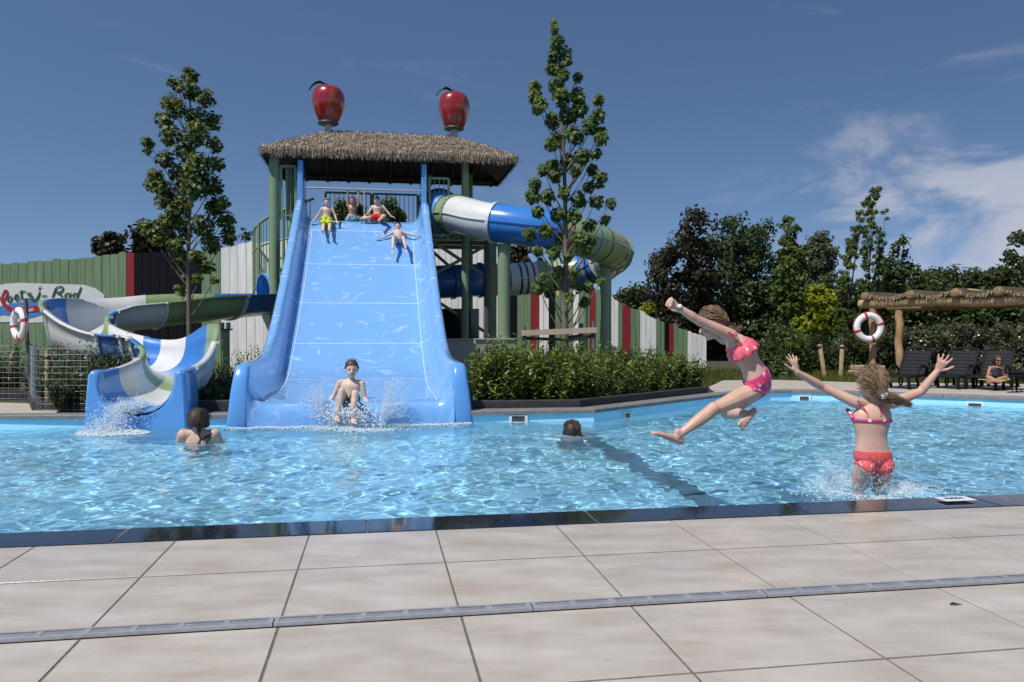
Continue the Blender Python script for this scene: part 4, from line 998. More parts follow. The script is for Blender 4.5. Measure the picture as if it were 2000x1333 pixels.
# ================================================================ trees, shrubs
MAPLE = np.array([(0, -0.45), (0.16, -0.22), (0.46, -0.16), (0.30, 0.04), (0.42, 0.26), (0.16, 0.22), (0.0, 0.58), (-0.16, 0.22), (-0.42, 0.26), (-0.30, 0.04), (-0.46, -0.16), (-0.16, -0.22)])
OVAL = np.array([(0, -0.5), (0.26, -0.15), (0.22, 0.2), (0, 0.5), (-0.22, 0.2), (-0.26, -0.15)])
LANCE = np.array([(0, -0.5), (0.15, -0.2), (0.13, 0.15), (0, 0.55), (-0.13, 0.15), (-0.15, -0.2)])
DIAM = np.array([(0, -0.5), (0.34, 0.0), (0, 0.5), (-0.34, 0.0)])
def leaf_cloud(name, pos, nrm, tip, size, shape, m, parent, fold=0.18, stuff=True):
    """one mesh of many leaves: position, facing, direction of the tip, length"""
    pos = np.asarray(pos, float); nrm = np.asarray(nrm, float); tip = np.asarray(tip, float); size = np.asarray(size, float)
    nrm /= np.linalg.norm(nrm, axis=1, keepdims=True) + 1e-9
    tip = tip - nrm * np.sum(tip * nrm, 1, keepdims=True); tip /= np.linalg.norm(tip, axis=1, keepdims=True) + 1e-9
    sd_ = np.cross(tip, nrm); k = len(shape); N = len(pos)
    co = pos[:, None, :] + size[:, None, None] * (sd_[:, None, :] * shape[None, :, 0, None] + tip[:, None, :] * shape[None, :, 1, None] + nrm[:, None, :] * (fold * np.abs(shape[None, :, 0, None]) - 0.25 * fold * shape[None, :, 1, None] ** 2))
    me = bpy.data.meshes.new(name); me.vertices.add(N * k); me.vertices.foreach_set('co', co.reshape(-1)); me.loops.add(N * k); me.loops.foreach_set('vertex_index', np.arange(N * k, dtype=np.int32))
    me.polygons.add(N); me.polygons.foreach_set('loop_start', np.arange(0, N * k, k, dtype=np.int32)); me.materials.append(m); me.update(calc_edges=True); me.validate()
    o = obj_from(name, me, None, parent)
    return o
def leafmat(name, c1, c2, rough=0.45, isl=0.28, trl=0.28, vs_=1.2, spec=0.22):
    return mat(name, c1, rough, col2=c2, vscale=vs_, isl=isl, trl=trl, spec=spec, detail=3)
M_maple = leafmat('maple_leaf', (0.070, 0.098, 0.018), (0.12, 0.155, 0.030), 0.45)
M_maple2 = leafmat('maple_leaf_b', (0.068, 0.105, 0.024), (0.115, 0.16, 0.038), 0.45)
M_laurel = leafmat('laurel_leaf', (0.085, 0.135, 0.018), (0.18, 0.235, 0.032), 0.38, 0.35, 0.22, spec=0.55)
M_laurel_d = leafmat('dark_laurel_leaf', (0.040, 0.065, 0.018), (0.085, 0.115, 0.028), 0.38, 0.4, 0.18, spec=0.6)
M_copper = leafmat('copper_leaf', (0.024, 0.022, 0.012), (0.052, 0.044, 0.022), 0.4, 0.4)
M_darkg = leafmat('dark_green_leaf', (0.022, 0.036, 0.012), (0.050, 0.072, 0.020), 0.45, 0.4)
M_midg = leafmat('mid_green_leaf', (0.038, 0.062, 0.016), (0.075, 0.105, 0.026), 0.45, 0.35)
M_yg = leafmat('yellow_green_leaf', (0.16, 0.20, 0.012), (0.32, 0.33, 0.02), 0.45, 0.25, 0.35)
M_hornb = leafmat('hornbeam_leaf', (0.060, 0.090, 0.018), (0.11, 0.145, 0.028), 0.45, 0.35)
M_bigg = leafmat('big_tree_leaf', (0.030, 0.050, 0.016), (0.070, 0.100, 0.030), 0.45, 0.4)
M_greyg = leafmat('grey_green_leaf', (0.050, 0.070, 0.030), (0.085, 0.11, 0.055), 0.45, 0.35)
M_beech = leafmat('beech_leaf', (0.060, 0.065, 0.024), (0.16, 0.16, 0.075), 0.30, 0.5, 0.2, spec=0.6)
M_grass = leafmat('grass_blade', (0.075, 0.095, 0.022), (0.15, 0.16, 0.045), 0.5, 0.35)
M_bark = mat('bark', (0.16, 0.13, 0.10), 0.85, var=0.35, vscale=14, stretch=(3, 3, 0.6), bump=0.4, bscale=40)
M_barkd = mat('dark_bark', (0.06, 0.05, 0.04), 0.9, var=0.3, vscale=10)
gv = np.random.default_rng(21)
def rand_unit(n_): v = gv.normal(size=(n_, 3)); return v / np.linalg.norm(v, axis=1, keepdims=True)

def clump_tree(label, trunk_px, Z, clumps, m, leaf, per, group, trunk_r, base_z=-0.03, depth=0.32):
    tb = P(trunk_px[0][0], trunk_px[0][1], Z); root = Vector((tb.x, tb.y, 0))
    t_ = thing('young_maple', label, 'tree', root, 0, group)
    tr = [P(x, y, Z) - root for x, y in trunk_px]; tr = [Vector((tr[0].x, 0, base_z))] + tr
    path = [Vector(p_) for p_ in catmull([tuple(p_) for p_ in tr], 6)]; n_ = len(path)
    MB().tube(path, [trunk_r * (1 - 0.86 * (k / (n_ - 1)) ** 0.9) for k in range(n_)], 10).build('trunk', M_bark, t_)
    zs = np.array([p_.z for p_ in path]); ps = []; ns = []; ti = []; sz = []
    for (px, py, rp) in clumps:
        c_ = P(px, py, Z) - root; r = rp * Z / FPX; c_.y += gv.normal(0, depth * 0.6)
        j = int(np.argmin(np.abs(zs - (c_.z - 0.25 - abs(c_.x - np.interp(c_.z, zs, [p_.x for p_ in path])) * 1.1)))); s_ = path[max(1, j)]
        if (c_ - s_).length > 0.12:
            mid_ = s_.lerp(c_, 0.5) + Vector((0, 0, -0.05)); bp_ = [Vector(q) for q in catmull([tuple(s_), tuple(mid_), tuple(c_ + Vector((0, 0, r * 0.5)))], 5)]
            MB().tube(bp_, [0.014 - 0.010 * k / (len(bp_) - 1) for k in range(len(bp_))], 5, caps=False).build('branch', M_bark, t_)
        k = max(10, int(per * (rp / 14) ** 1.7))
        d = rand_unit(k) * (gv.random((k, 1)) ** 0.45); pp_ = np.array(c_)[None] + d * np.array([r * 1.16, max(r * 1.35, 0.22), r * 1.2])
        ps.append(pp_); nn = d * 0.8 + gv.normal(size=(k, 3)) * 0.45 + np.array([-0.1, -0.35, 0.75]); ns.append(nn); tt = d * 0.7 + gv.normal(size=(k, 3)) * 0.35 + np.array([0, 0, -0.7]); ti.append(tt); sz.append(leaf * gv.uniform(0.7, 1.25, k))
    tag(leaf_cloud('crown', np.concatenate(ps), np.concatenate(ns), np.concatenate(ti), np.concatenate(sz), MAPLE, m, t_), kind='stuff')
    return t_
cl1 = [(368,145,14),(335,160,12),(372,178,18),(330,200,16),(405,195,17),(348,215,18),(380,228,20),(325,235,13),(413,235,15),(335,265,19),(395,268,22),(362,290,20),(420,285,14),(298,284,9),(301,303,5),(325,312,15),(345,332,23),(400,330,23),(427,320,13),(300,342,13),(284,357,11),(316,366,17),(345,376,23),(390,370,23),(417,362,18),(320,392,17),(352,410,19),(420,402,17),(440,396,11),(332,430,18),(292,447,15),(312,462,17),(345,442,17),(400,440,20),(435,430,18),(441,460,15),(410,474,18),(385,500,13),(350,482,16),(330,512,11),(402,522,11),(418,546,7),(345,562,7),(360,540,10),(395,545,8),(330,572,5)]
clump_tree('young narrow maple standing behind the open flume', [(369, 600), (368, 500), (371, 400), (373, 300), (372, 220), (370, 150)], 15.0, cl1, M_maple, 0.098, 112, 'young maples', 0.052)
cl2 = [(1083,40,5),(1083,60,7),(1088,84,12),(1085,104,13),(1078,125,11),(1106,103,8),(1108,125,8),(1092,130,11),(1101,150,9),(1045,160,10),(1045,180,12),(1056,205,12),(1050,220,10),(1086,170,14),(1096,195,16),(1130,146,8),(1132,170,11),(1130,195,13),(1080,230,14),(1110,225,16),(1135,215,13),(1166,205,9),(1165,235,12),(1150,250,14),(1175,255,10),(1090,270,14),(1120,270,16),(1075,290,12),(1170,280,12),(1080,320,12),(1110,310,13),(1135,312,14),(1165,300,9),(1060,336,10),(1085,346,12),(1120,342,10),(1160,330,10),(1045,360,10),(1170,355,12),(1150,366,10),(1040,385,13),(1070,386,13),(1100,380,10),(1130,390,13),(1165,395,12),(1190,402,9),(1184,427,8),(1050,415,10),(1090,420,13),(1120,426,12),(1155,436,12),(1035,450,12),(1065,455,13),(1095,462,10),(1130,470,12),(1160,470,9),(1050,490,9),(1080,496,12),(1110,500,9),(1145,490,9),(1090,530,10),(1060,546,10),(1120,536,9),(1050,562,10),(1075,572,10),(1150,560,10),(1130,562,9),(1172,550,7),(1110,582,8),(1142,590,8)]
clump_tree('tall young maple tied to a wooden stake frame behind the laurel hedge', [(1104, 640), (1105, 520), (1104, 400), (1100, 280), (1093, 180), (1084, 40)], 12.7, cl2, M_maple2, 0.086, 145, 'young maples', 0.062)

def poly_sample(poly_px, n_):
    pp_ = np.array(poly_px, float); lo = pp_.min(0); hi = pp_.max(0); out_ = []
    while len(out_) < n_:
        q = lo + (hi - lo) * gv.random(2); ins = False; j = len(pp_) - 1
        for i in range(len(pp_)):
            if (pp_[i, 1] > q[1]) != (pp_[j, 1] > q[1]) and q[0] < (pp_[j, 0] - pp_[i, 0]) * (q[1] - pp_[i, 1]) / (pp_[j, 1] - pp_[i, 1] + 1e-9) + pp_[i, 0]: ins = not ins
            j = i
        if ins: out_.append(q)
    return np.array(out_)
def outline_tree(name, label, cat, poly_px, Z, base_x, m, n_clump, r_clump, per, leaf, shape=DIAM, depth=None, group=None, trunk=0.1, up=0.4, lean=None, stems=6):
    """tree or shrub whose crown fills an outline at distance Z: clumps through its depth, limbs from the trunk to them"""
    b_ = Vector(((base_x - 1000) / FPX * Z, Z, 0)); t_ = thing(name, label, cat, b_, 0, group)
    q = poly_sample(poly_px, n_clump); w_ = (max(p[0] for p in poly_px) - min(p[0] for p in poly_px)) * Z / FPX; dep = depth if depth else w_ * 0.42
    cen = []; midx = float(np.mean([p[0] for p in poly_px]))
    for x, y in q:
        f_ = math.sqrt(max(0.05, 1 - min(0.98, abs(x - midx) * Z / FPX * 2 / w_) ** 2)); off = gv.uniform(-1, 1) * dep * f_
        c_ = P(x, y, Z) - b_; c_.y = off; c_.z = max(0.12, c_.z); cen.append(c_)
    ps = []; ns = []; ti = []; sz = []
    for c_ in cen:
        k = per; d = rand_unit(k) * (gv.random((k, 1)) ** 0.5); r = r_clump * gv.uniform(0.7, 1.25)
        pp_ = np.array(c_)[None] + d * np.array([r, r, r * 0.85]); pp_[:, 2] = np.maximum(pp_[:, 2], 0.02)
        ps.append(pp_); ns.append(d * 0.9 + gv.normal(size=(k, 3)) * 0.5 + np.array([-0.1, -0.2, up])); ti.append(gv.normal(size=(k, 3)) + (np.array(lean)[None] if lean else 0)); sz.append(leaf * gv.uniform(0.65, 1.3, k))
    tag(leaf_cloud('crown', np.concatenate(ps), np.concatenate(ns), np.concatenate(ti), np.concatenate(sz), shape, m, t_), kind='stuff')
    top = max(cen, key=lambda c_: c_.z); mb = MB(); base = Vector((0, 0, -0.03)); tp_ = Vector((top.x * 0.8, 0, top.z * 0.9)); pth = [Vector(p_) for p_ in catmull([tuple(base), tuple(base.lerp(tp_, 0.45) + Vector((gv.normal(0, 0.04), 0, 0))), tuple(tp_)], 5)]
    MB().tube(pth, [trunk * (1 - 0.8 * k / (len(pth) - 1)) for k in range(len(pth))], 7).build('trunk' if cat == 'tree' else 'stem', M_barkd, t_)
    for c_ in cen[:stems]:
        s_ = pth[0].lerp(pth[-1], min(0.8, max(0.05, c_.z / max(0.2, top.z) - 0.3))); MB().tube([s_, s_.lerp(c_, 0.5) + Vector((0, 0, 0.1 * gv.random())), c_], [trunk * 0.35, trunk * 0.22, trunk * 0.1], 5, caps=False).build('branch', M_barkd, t_)
    return t_
G_bg = 'trees beyond the terrace'
outline_tree('copper_maple', 'dark copper leaved tree beside the green tree at the fence end', 'tree', [(1272,530),(1280,480),(1305,462),(1318,470),(1335,425),(1355,418),(1375,432),(1385,470),(1392,560),(1385,690),(1300,690),(1290,600),(1275,560)], 29, 1345, M_copper, 130, 0.42, 95, 0.155, OVAL, 1.4, None, 0.14)
outline_tree('broad_tree', 'large dense dark green round tree behind the leaping girl', 'tree', [(1385,460),(1410,432),(1450,424),(1485,440),(1503,480),(1507,520),(1502,600),(1512,690),(1400,700),(1380,600)], 31, 1440, M_bigg, 165, 0.45, 100, 0.155, OVAL, 1.8, None, 0.18)
outline_tree('hornbeam', 'young pointed hornbeam with a bare leader and yellowish leaves', 'tree', [(1546,420),(1550,462),(1560,480),(1568,520),(1566,560),(1560,610),(1530,620),(1512,590),(1520,530),(1532,490),(1542,455)], 22, 1541, M_hornb, 120, 0.20, 60, 0.13, OVAL, 0.42, None, 0.045)
outline_tree('poplar', 'broad grey green poplar standing far behind the yellow shrub', 'tree', [(1582,480),(1590,458),(1605,452),(1622,456),(1624,490),(1618,560),(1582,560)], 40, 1603, M_greyg, 60, 0.40, 50, 0.22, OVAL, 0.9, None, 0.12)
outline_tree('poplar', 'leaning young poplar with upright shoots next to the yellow shrub', 'tree', [(1690,388),(1693,394),(1681,435),(1669,480),(1656,530),(1648,640),(1634,640),(1638,560),(1650,500),(1664,450),(1682,405)], 22, 1640, M_hornb, 95, 0.09, 44, 0.10, LANCE, 0.4, None, 0.04, 0.3, (0.5, 0, 1.0))
outline_tree('poplar', 'tallest leaning young poplar in front of the cloud bank', 'tree', [(1707,360),(1711,372),(1708,410),(1702,470),(1696,520),(1694,620),(1684,640),(1684,560),(1690,480),(1699,400)], 23, 1690, M_hornb, 95, 0.09, 44, 0.10, LANCE, 0.4, None, 0.04, 0.3, (0.4, 0, 1.0))
outline_tree('poplar', 'thin young poplar close to the tallest leaning one', 'tree', [(1725,402),(1728,416),(1723,470),(1718,540),(1716,600),(1704,620),(1707,520),(1716,450)], 24, 1708, M_hornb, 65, 0.08, 40, 0.095, LANCE, 0.35, None, 0.035, 0.3, (0.4, 0, 1.0))
outline_tree('small_oak', 'small open crowned dark tree above the pergola beam', 'tree', [(1752,462),(1765,480),(1772,495),(1782,512),(1775,545),(1765,620),(1725,620),(1722,520),(1740,500)], 26, 1752, M_midg, 60, 0.26, 34, 0.15, OVAL, 0.7, None, 0.06)
outline_tree('dark_conifer', 'dark tall tree rising over the hedge above the pergola roof', 'tree', [(1995,465),(2020,450),(2060,470),(2080,560),(1960,570),(1970,520),(1985,490)], 30, 2010, M_darkg, 70, 0.36, 50, 0.20, OVAL, 1.2, None, 0.1)
hedges = [(1190, 1300, 566, 640, 33, M_darkg), (1290, 1400, 600, 715, 32, M_darkg), (1390, 1500, 590, 715, 33, M_midg), (1490, 1570, 560, 700, 30, M_darkg), (1560, 1640, 548, 690, 33, M_midg), (1620, 1700, 560, 690, 29, M_darkg), (1690, 1770, 552, 690, 30, M_darkg), (1750, 1830, 540, 690, 30, M_midg), (1800, 1880, 532, 690, 32, M_darkg), (1860, 1940, 530, 690, 31, M_midg), (1920, 2000, 526, 690, 30, M_darkg), (1985, 2080, 530, 700, 29, M_darkg)]
for i, (xa, xb, yt, yb, Z, m) in enumerate(hedges):
    w_ = xb - xa; po = [(xa, yb), (xa - 6, yt + 45), (xa + w_ * 0.15, yt + 12), (xa + w_ * 0.4, yt), (xa + w_ * 0.7, yt + 4), (xb, yt + 20), (xb + 8, yb)]
    outline_tree('tall_shrub', 'tall dark shrub in the thick screen behind the pergola and young trees', 'shrub', po, Z, (xa + xb) / 2, m, 80, 0.45, 85, 0.16, OVAL, 0.9, 'tall shrubs of the background screen', 0.06, 0.4, None, 3)
outline_tree('golden_shrub', 'bright yellow green shrub between the young hornbeam and poplars', 'shrub', [(1560,600),(1575,572),(1592,560),(1612,568),(1632,590),(1640,620),(1630,655),(1570,660),(1556,630)], 25, 1598, M_yg, 90, 0.22, 50, 0.13, OVAL, 0.6, None, 0.03)
outline_tree('golden_shrub', 'small yellow green shrub showing over the low end of the fence', 'shrub', [(1262,600),(1275,590),(1292,598),(1300,620),(1296,650),(1262,640)], 30, 1282, M_yg, 36, 0.24, 40, 0.15, OVAL, 0.5, None, 0.03)
mid = [(1475, 1530, 668, 742, 18.2, M_midg), (1505, 1570, 640, 735, 19.5, M_hornb), (1560, 1640, 660, 735, 20.5, M_darkg), (1620, 1700, 650, 735, 21, M_midg), (1690, 1770, 650, 735, 21, M_darkg)]
for xa, xb, yt, yb, Z, m in mid:
    w_ = xb - xa; po = [(xa, yb), (xa, yt + 25), (xa + w_ * 0.3, yt), (xa + w_ * 0.7, yt + 6), (xb, yt + 30), (xb, yb)]
    outline_tree('shrub', 'green shrub in the bed behind the stakes across the terrace', 'shrub', po, Z, (xa + xb) / 2, m, 55, 0.25, 50, 0.12, LANCE, 0.5, 'shrubs behind the stakes', 0.03, 0.4, None, 3)
for i in range(6):
    xa = 1755 + i * 46; yt = 643 - (i % 3) * 6; po = [(xa - 6, 725), (xa - 4, yt + 14), (xa + 15, yt), (xa + 36, yt + 4), (xa + 52, yt + 16), (xa + 52, 725)]
    outline_tree('beech_hedge_plant', 'glossy brownish green hedge plant behind the sun loungers', 'shrub', po, 20.9, xa + 23, M_beech, 70, 0.17, 60, 0.07, OVAL, 0.35, 'hedge plants behind the loungers', 0.025, 0.5, None, 3)
# behind the fence on the left, behind the tower and under the tube
outline_tree('copper_maple', 'small dark copper tree top over the green fence left of the red board', 'tree', [(188,505),(190,478),(212,464),(238,460),(244,480),(242,505)], 24, 215, M_copper, 34, 0.22, 40, 0.17, OVAL, 0.5, None, 0.05)
outline_tree('copper_maple', 'dark copper tree top over the black fence boards', 'tree', [(256,500),(260,478),(285,448),(312,432),(335,445),(345,480),(345,505)], 24, 300, M_copper, 56, 0.26, 44, 0.17, OVAL, 0.7, None, 0.06)
outline_tree('bare_tree', 'nearly bare thin tree over the white fence boards', 'tree', [(455,470),(470,450),(492,448),(498,462),(480,475),(452,440)], 26, 455, M_midg, 9, 0.14, 14, 0.12, OVAL, 0.3, None, 0.03, 0.4, None, 9)
outline_tree('rear_tree', 'leafy tree top seen through the back railing behind the hanging boy', 'tree', [(652,440),(655,410),(675,395),(705,398),(712,440)], 25, 680, M_midg, 40, 0.22, 36, 0.16, OVAL, 0.5, None, 0.05)
outline_tree('rear_tree', 'leafy tree top seen through the back railing behind the red shorts', 'tree', [(742,440),(745,405),(760,392),(778,400),(785,440)], 25, 765, M_midg, 36, 0.22, 36, 0.16, OVAL, 0.5, None, 0.05)
outline_tree('copper_maple', 'copper tree top visible under the upper tube', 'tree', [(985,520),(990,490),(1010,480),(1040,482),(1060,520)], 26, 1020, M_copper, 34, 0.22, 34, 0.17, OVAL, 0.5, None, 0.05)

# ---- laurel shrubs: upright shoots with leaves set round them
def laurel(label, x, y, r, h, m, group, n_sh=75, leaf=0.105, per=15):
    t_ = thing('laurel_shrub', label, 'shrub', (x, y, 0), gv.uniform(0, 6.28), group)
    ps = []; ns = []; ti = []; sz = []; st = MB()
    for i in range(n_sh):
        a = gv.uniform(0, 2 * math.pi); rr = math.sqrt(gv.random()); b_ = Vector((math.cos(a), math.sin(a), 0)) * rr * r * 0.55
        hh = h * gv.uniform(0.72, 1.08) * (1 - 0.28 * rr * rr) if gv.random() < 0.75 else h * gv.uniform(0.3, 0.6)
        tp_ = Vector((math.cos(a), math.sin(a), 0)) * rr * r * gv.uniform(0.85, 1.1) + Vector((gv.normal(0, 0.04), gv.normal(0, 0.04), hh)); d = (tp_ - b_)
        if i % 2 == 0: st.tube([b_, b_ + d * 0.5, tp_], [0.007, 0.005, 0.003], 4, caps=False)
        u = np.linspace(0.22, 1.0, per); pos = np.array(b_)[None] + u[:, None] * np.array(d)[None]
        an = np.arange(per) * 2.4 + gv.uniform(0, 6); radial = np.stack([np.cos(an), np.sin(an), np.zeros(per)], 1); dn_ = np.array(d.normalized())
        tipd = radial * 0.8 + dn_[None] * (0.35 + 0.75 * u[:, None]) + gv.normal(size=(per, 3)) * 0.18
        pos = pos + tipd / np.linalg.norm(tipd, axis=1, keepdims=True) * leaf * 0.45
        ps.append(pos); ti.append(tipd); ns.append(dn_[None] * 1.0 - radial * 0.35 + gv.normal(size=(per, 3)) * 0.35); sz.append(leaf * gv.uniform(0.7, 1.15, per) * (1.05 - 0.25 * u))
    st.build('stems', M_barkd, t_)
    tag(leaf_cloud('foliage', np.concatenate(ps), np.concatenate(ns), np.concatenate(ti), np.concatenate(sz), LANCE, m, t_, 0.3), kind='stuff')
    return t_
tops = [(974, 684), (976, 672), (988, 676), (1010, 685), (1040, 668), (1085, 690), (1130, 680), (1170, 692), (1210, 672), (1250, 676), (1290, 682), (1335, 682), (1375, 686), (1400, 692), (1412, 700)]
for row in range(2):
    for i, (px, py) in enumerate(tops):
        px2 = px + (10 if row else 0); f_ = np.interp(px2, [915, 1160, 1405], [0, 1, 2]); q = [far_at(918), FAR[4], FAR[5]]
        k = int(min(1, f_)); e = Vector(q[k]).lerp(Vector(q[k + 1]), f_ - k); d = (Vector(q[k + 1]) - Vector(q[k])).normalized(); nr = Vector((-d.y, d.x, 0))
        pos = e + nr * (0.78 + row * 0.62 + gv.uniform(-0.05, 0.05)) ; ztop = P(px, py, pos.y + 0.1).z
        laurel('bushy bright green laurel shrub in the hedge along the dark kerb', pos.x, pos.y, 0.36 + gv.uniform(-0.03, 0.05), max(0.6, ztop + (0.0 if row == 0 else 0.06)), M_laurel, 'laurel shrubs along the kerb', 52, 0.115, 13)
for px, Z, h, r in ((205, 11.0, 0.90, 0.42), (170, 10.7, 0.80, 0.40), (235, 11.4, 0.95, 0.36), (135, 11.0, 0.78, 0.40), (110, 11.6, 0.80, 0.36), (85, 12.4, 0.82, 0.4), (40, 12.6, 0.86, 0.42), (5, 12.5, 0.84, 0.42), (-35, 12.4, 0.80, 0.42), (150, 12.0, 0.90, 0.42), (195, 10.25, 0.55, 0.28), (130, 10.2, 0.50, 0.28)):
    laurel('dark laurel shrub behind the wire mesh beside the open flume', (px - 1000) / FPX * Z, Z, r, h, M_laurel_d, 'dark laurels behind the wire mesh', 55, 0.10, 13)
for px, Z, h, r in ((395, 10.9, 0.30, 0.30), (425, 11.2, 0.36, 0.32), (452, 11.8, 0.40, 0.30), (430, 12.6, 0.5, 0.38), (470, 13.4, 0.62, 0.42), (500, 14.2, 0.72, 0.4), (405, 13.0, 0.5, 0.4), (370, 11.9, 0.3, 0.3)):
    laurel('low laurel shrub between the open flume and the wide slide', (px - 1000) / FPX * Z, Z, r, h, M_laurel_d, 'low laurels between the slides', 45, 0.10, 11)

# ---- rough grass of the bed behind the terrace
def grass_patch(name, label, pts, n_, h, m):
    q = poly_sample([(p_.x, p_.y) for p_ in pts], n_); ps = np.column_stack([q, np.zeros(n_)]); hh = h * gv.uniform(0.4, 1.3, n_)
    ti = np.column_stack([gv.normal(0, 0.35, n_), gv.normal(0, 0.35, n_), np.ones(n_)]); ps[:, 2] = hh * 0.45 - 0.03; nn = np.column_stack([gv.normal(size=n_), -np.abs(gv.normal(size=n_)), np.zeros(n_)])
    o = leaf_cloud(name, ps, nn, ti, hh, np.array([(-0.09, -0.5), (0.09, -0.5), (0.03, 0.2), (0.0, 0.5)]), m, None, 0.0); tag(o, label, 'grass', kind='stuff'); return o
gp = [PG(1250, 745), back_r[0] + Vector((0, 0.1, 0)), back_r[1], back_r[2], back_r[3], back_r[4], Vector((14, 19, 0)), Vector((2.9, 21.5, 0))]
grass_patch('grass', 'rough grass in the bed behind the far terrace', gp, 13000, 0.13, M_grass)
gp2 = [PG(355, 806), PG(455, 806), PG(500, 745), PG(360, 745)]
grass_patch('grass', 'low grass tufts between the flume and the wide slide', gp2, 1500, 0.09, M_grass)
gp3 = [PG(-200, 776), PG(55, 775), PG(66, 800), PG(180, 800), PG(230, 755), PG(-200, 750)]
grass_patch('grass', 'short grass under the dark laurels by the wire mesh', gp3, 1800, 0.10, M_grass)

# ================================================================ furniture and small things
M_log = mat('peeled_log', (0.42, 0.27, 0.135), 0.7, var=0.22, vscale=5, stretch=(4, 4, 0.7), bump=0.25, bscale=25)
M_logend = mat('log_end', (0.26, 0.16, 0.085), 0.8, var=0.3, vscale=25)
M_stake = mat('stake_wood', (0.34, 0.235, 0.12), 0.8, var=0.2, vscale=9, bump=0.2)
M_greywood = mat('weathered_post', (0.13, 0.115, 0.10), 0.85, var=0.3, vscale=8, stretch=(4, 4, 0.6), bump=0.3)
M_rubber = mat('black_strap', (0.012, 0.012, 0.013), 0.6)
M_buoyw = mat('buoy_white', (0.80, 0.80, 0.79), 0.4, var=0.03); M_buoyr = mat('buoy_red', (0.50, 0.022, 0.025), 0.5); M_rope = mat('orange_rope', (0.45, 0.09, 0.02), 0.7)
M_lounger = mat('black_plastic', (0.006, 0.007, 0.010), 0.6, spec=0.25, var=0.15, vscale=6)
M_wire = mat('galvanised_wire', (0.42, 0.43, 0.44), 0.45, metal=0.6)
M_reed = mat('reed_mat', (0.22, 0.165, 0.10), 0.9, col2=(0.36, 0.28, 0.18), vscale=5, isl=0.3)

def lifebuoy(label, loc, rz, scale=1.0, tilt=0.0):
    t_ = thing('life_buoy', label, 'life buoy', loc, rz, 'life buoys'); t_.rotation_euler = (0, tilt, rz)
    Rm, rm = 0.275 * scale, 0.078 * scale
    def tor(a0, a1, dr, n_):
        rings = []
        for k in range(n_ + 1):
            a = a0 + (a1 - a0) * k / n_; c_ = Vector((math.cos(a) * Rm, 0, math.sin(a) * Rm)); e = Vector((math.cos(a), 0, math.sin(a)))
            rings.append([c_ + e * math.cos(b) * (rm + dr) * 1.0 + Vector((0, 1, 0)) * math.sin(b) * (rm + dr) * 0.85 for b in np.linspace(0, 2 * math.pi, 19)[:-1]])
        return rings
    t_ = MB().loft(tor(0, 2 * math.pi, 0, 64), closed=True).build('ring', M_buoyw, t_)
    for q in (0.30, 1.87, 3.44, 5.01):
        MB().loft(tor(q - 0.095, q + 0.095, 0.006, 6), closed=True).build('red_band', M_buoyr, t_)
    mb = MB(); pts = []
    for k in range(49):
        a = 2 * math.pi * k / 48; sag = 0.045 * abs(math.sin((a - 0.30) * 2)) ; rr = Rm + rm + 0.004 + sag * (0.4 + 0.9 * max(0, -math.sin(a))); pts.append((math.cos(a) * rr, -0.01, math.sin(a) * rr))
    mb.tube(pts, 0.006, 6, caps=False).build('grab_rope', M_rope, t_)
    return t_

# ---- pergola of peeled logs
HB = P(1680, 595, 17.6).z
A0 = P(1680, 595, 17.6); A1 = Vector(((2000 - 1000) / FPX * 14.9, 14.9, HB)); dP = (A1 - A0).normalized(); nP = Vector((-dP.y, dP.x, 0)); A1 = A0 + dP * 6.2
perg = thing('pergola', 'pergola of thick peeled logs with a sagging reed mat over the sun loungers', 'pergola', (A0.x, A0.y, 0)); po_ = Vector((A0.x, A0.y, 0))
def wob(a, b, r, n_=10, amp=0.012):
    return [a.lerp(b, k / n_) + Vector((gv.normal(0, amp), gv.normal(0, amp), gv.normal(0, amp))) * (0 if k in (0, n_) else 1) for k in range(n_ + 1)], [r * (1 + gv.normal(0, 0.03)) for _ in range(n_ + 1)]
def log(a, b, r, name):
    p_, rr = wob(a, b, r); o = MB().tube(p_, rr, 16, caps=False).build(name, M_log, perg)
    d = (b - a).normalized()
    for q, sg in ((a, -1), (b, 1)):
        MB().lathe([(0.0, 0.004), (r * 0.9, 0.004), (r * 0.99, -0.002)], c=q + d * sg * 0.0, n=16, M=(d * sg).to_track_quat('Z', 'Y').to_matrix().to_4x4()).build('log_end', M_logend, perg)
log(A0 - po_, A1 - po_, 0.098, 'beam')
Bof = nP * 2.3; B0 = A0 + dP * 0.35 + Bof; B1 = A1 + Bof
B0 = Vector(((1735 - 1000) / FPX * 19.6, 19.6, HB)); B1 = B0 + dP * 6.0; Bw = (B0 - A0).dot(nP)
log(B0 - po_, B1 - po_, 0.095, 'beam')
pA = A0 + dP * 0.30
log(Vector((pA.x, pA.y, -0.03)) - po_, Vector((pA.x, pA.y, HB - 0.085)) - po_, 0.078, 'post')
pB = B0 + dP * 0.28
log(Vector((pB.x, pB.y, -0.03)) - po_, Vector((pB.x, pB.y, HB - 0.085)) - po_, 0.088, 'post')
for q in (pA + dP * 5.4, pB + dP * 5.2): log(Vector((q.x, q.y, -0.03)) - po_, Vector((q.x, q.y, HB - 0.085)) - po_, 0.085, 'post')
rafs = [0.22, 1.22, 2.12, 2.92, 3.72, 4.52, 5.3]
for u in rafs:
    a = A0 + dP * u - nP * 0.22 + Vector((0, 0, 0.165)); b = a + nP * (Bw + 0.5); log(a - po_, b - po_, 0.082, 'rafter')
reed = MB()
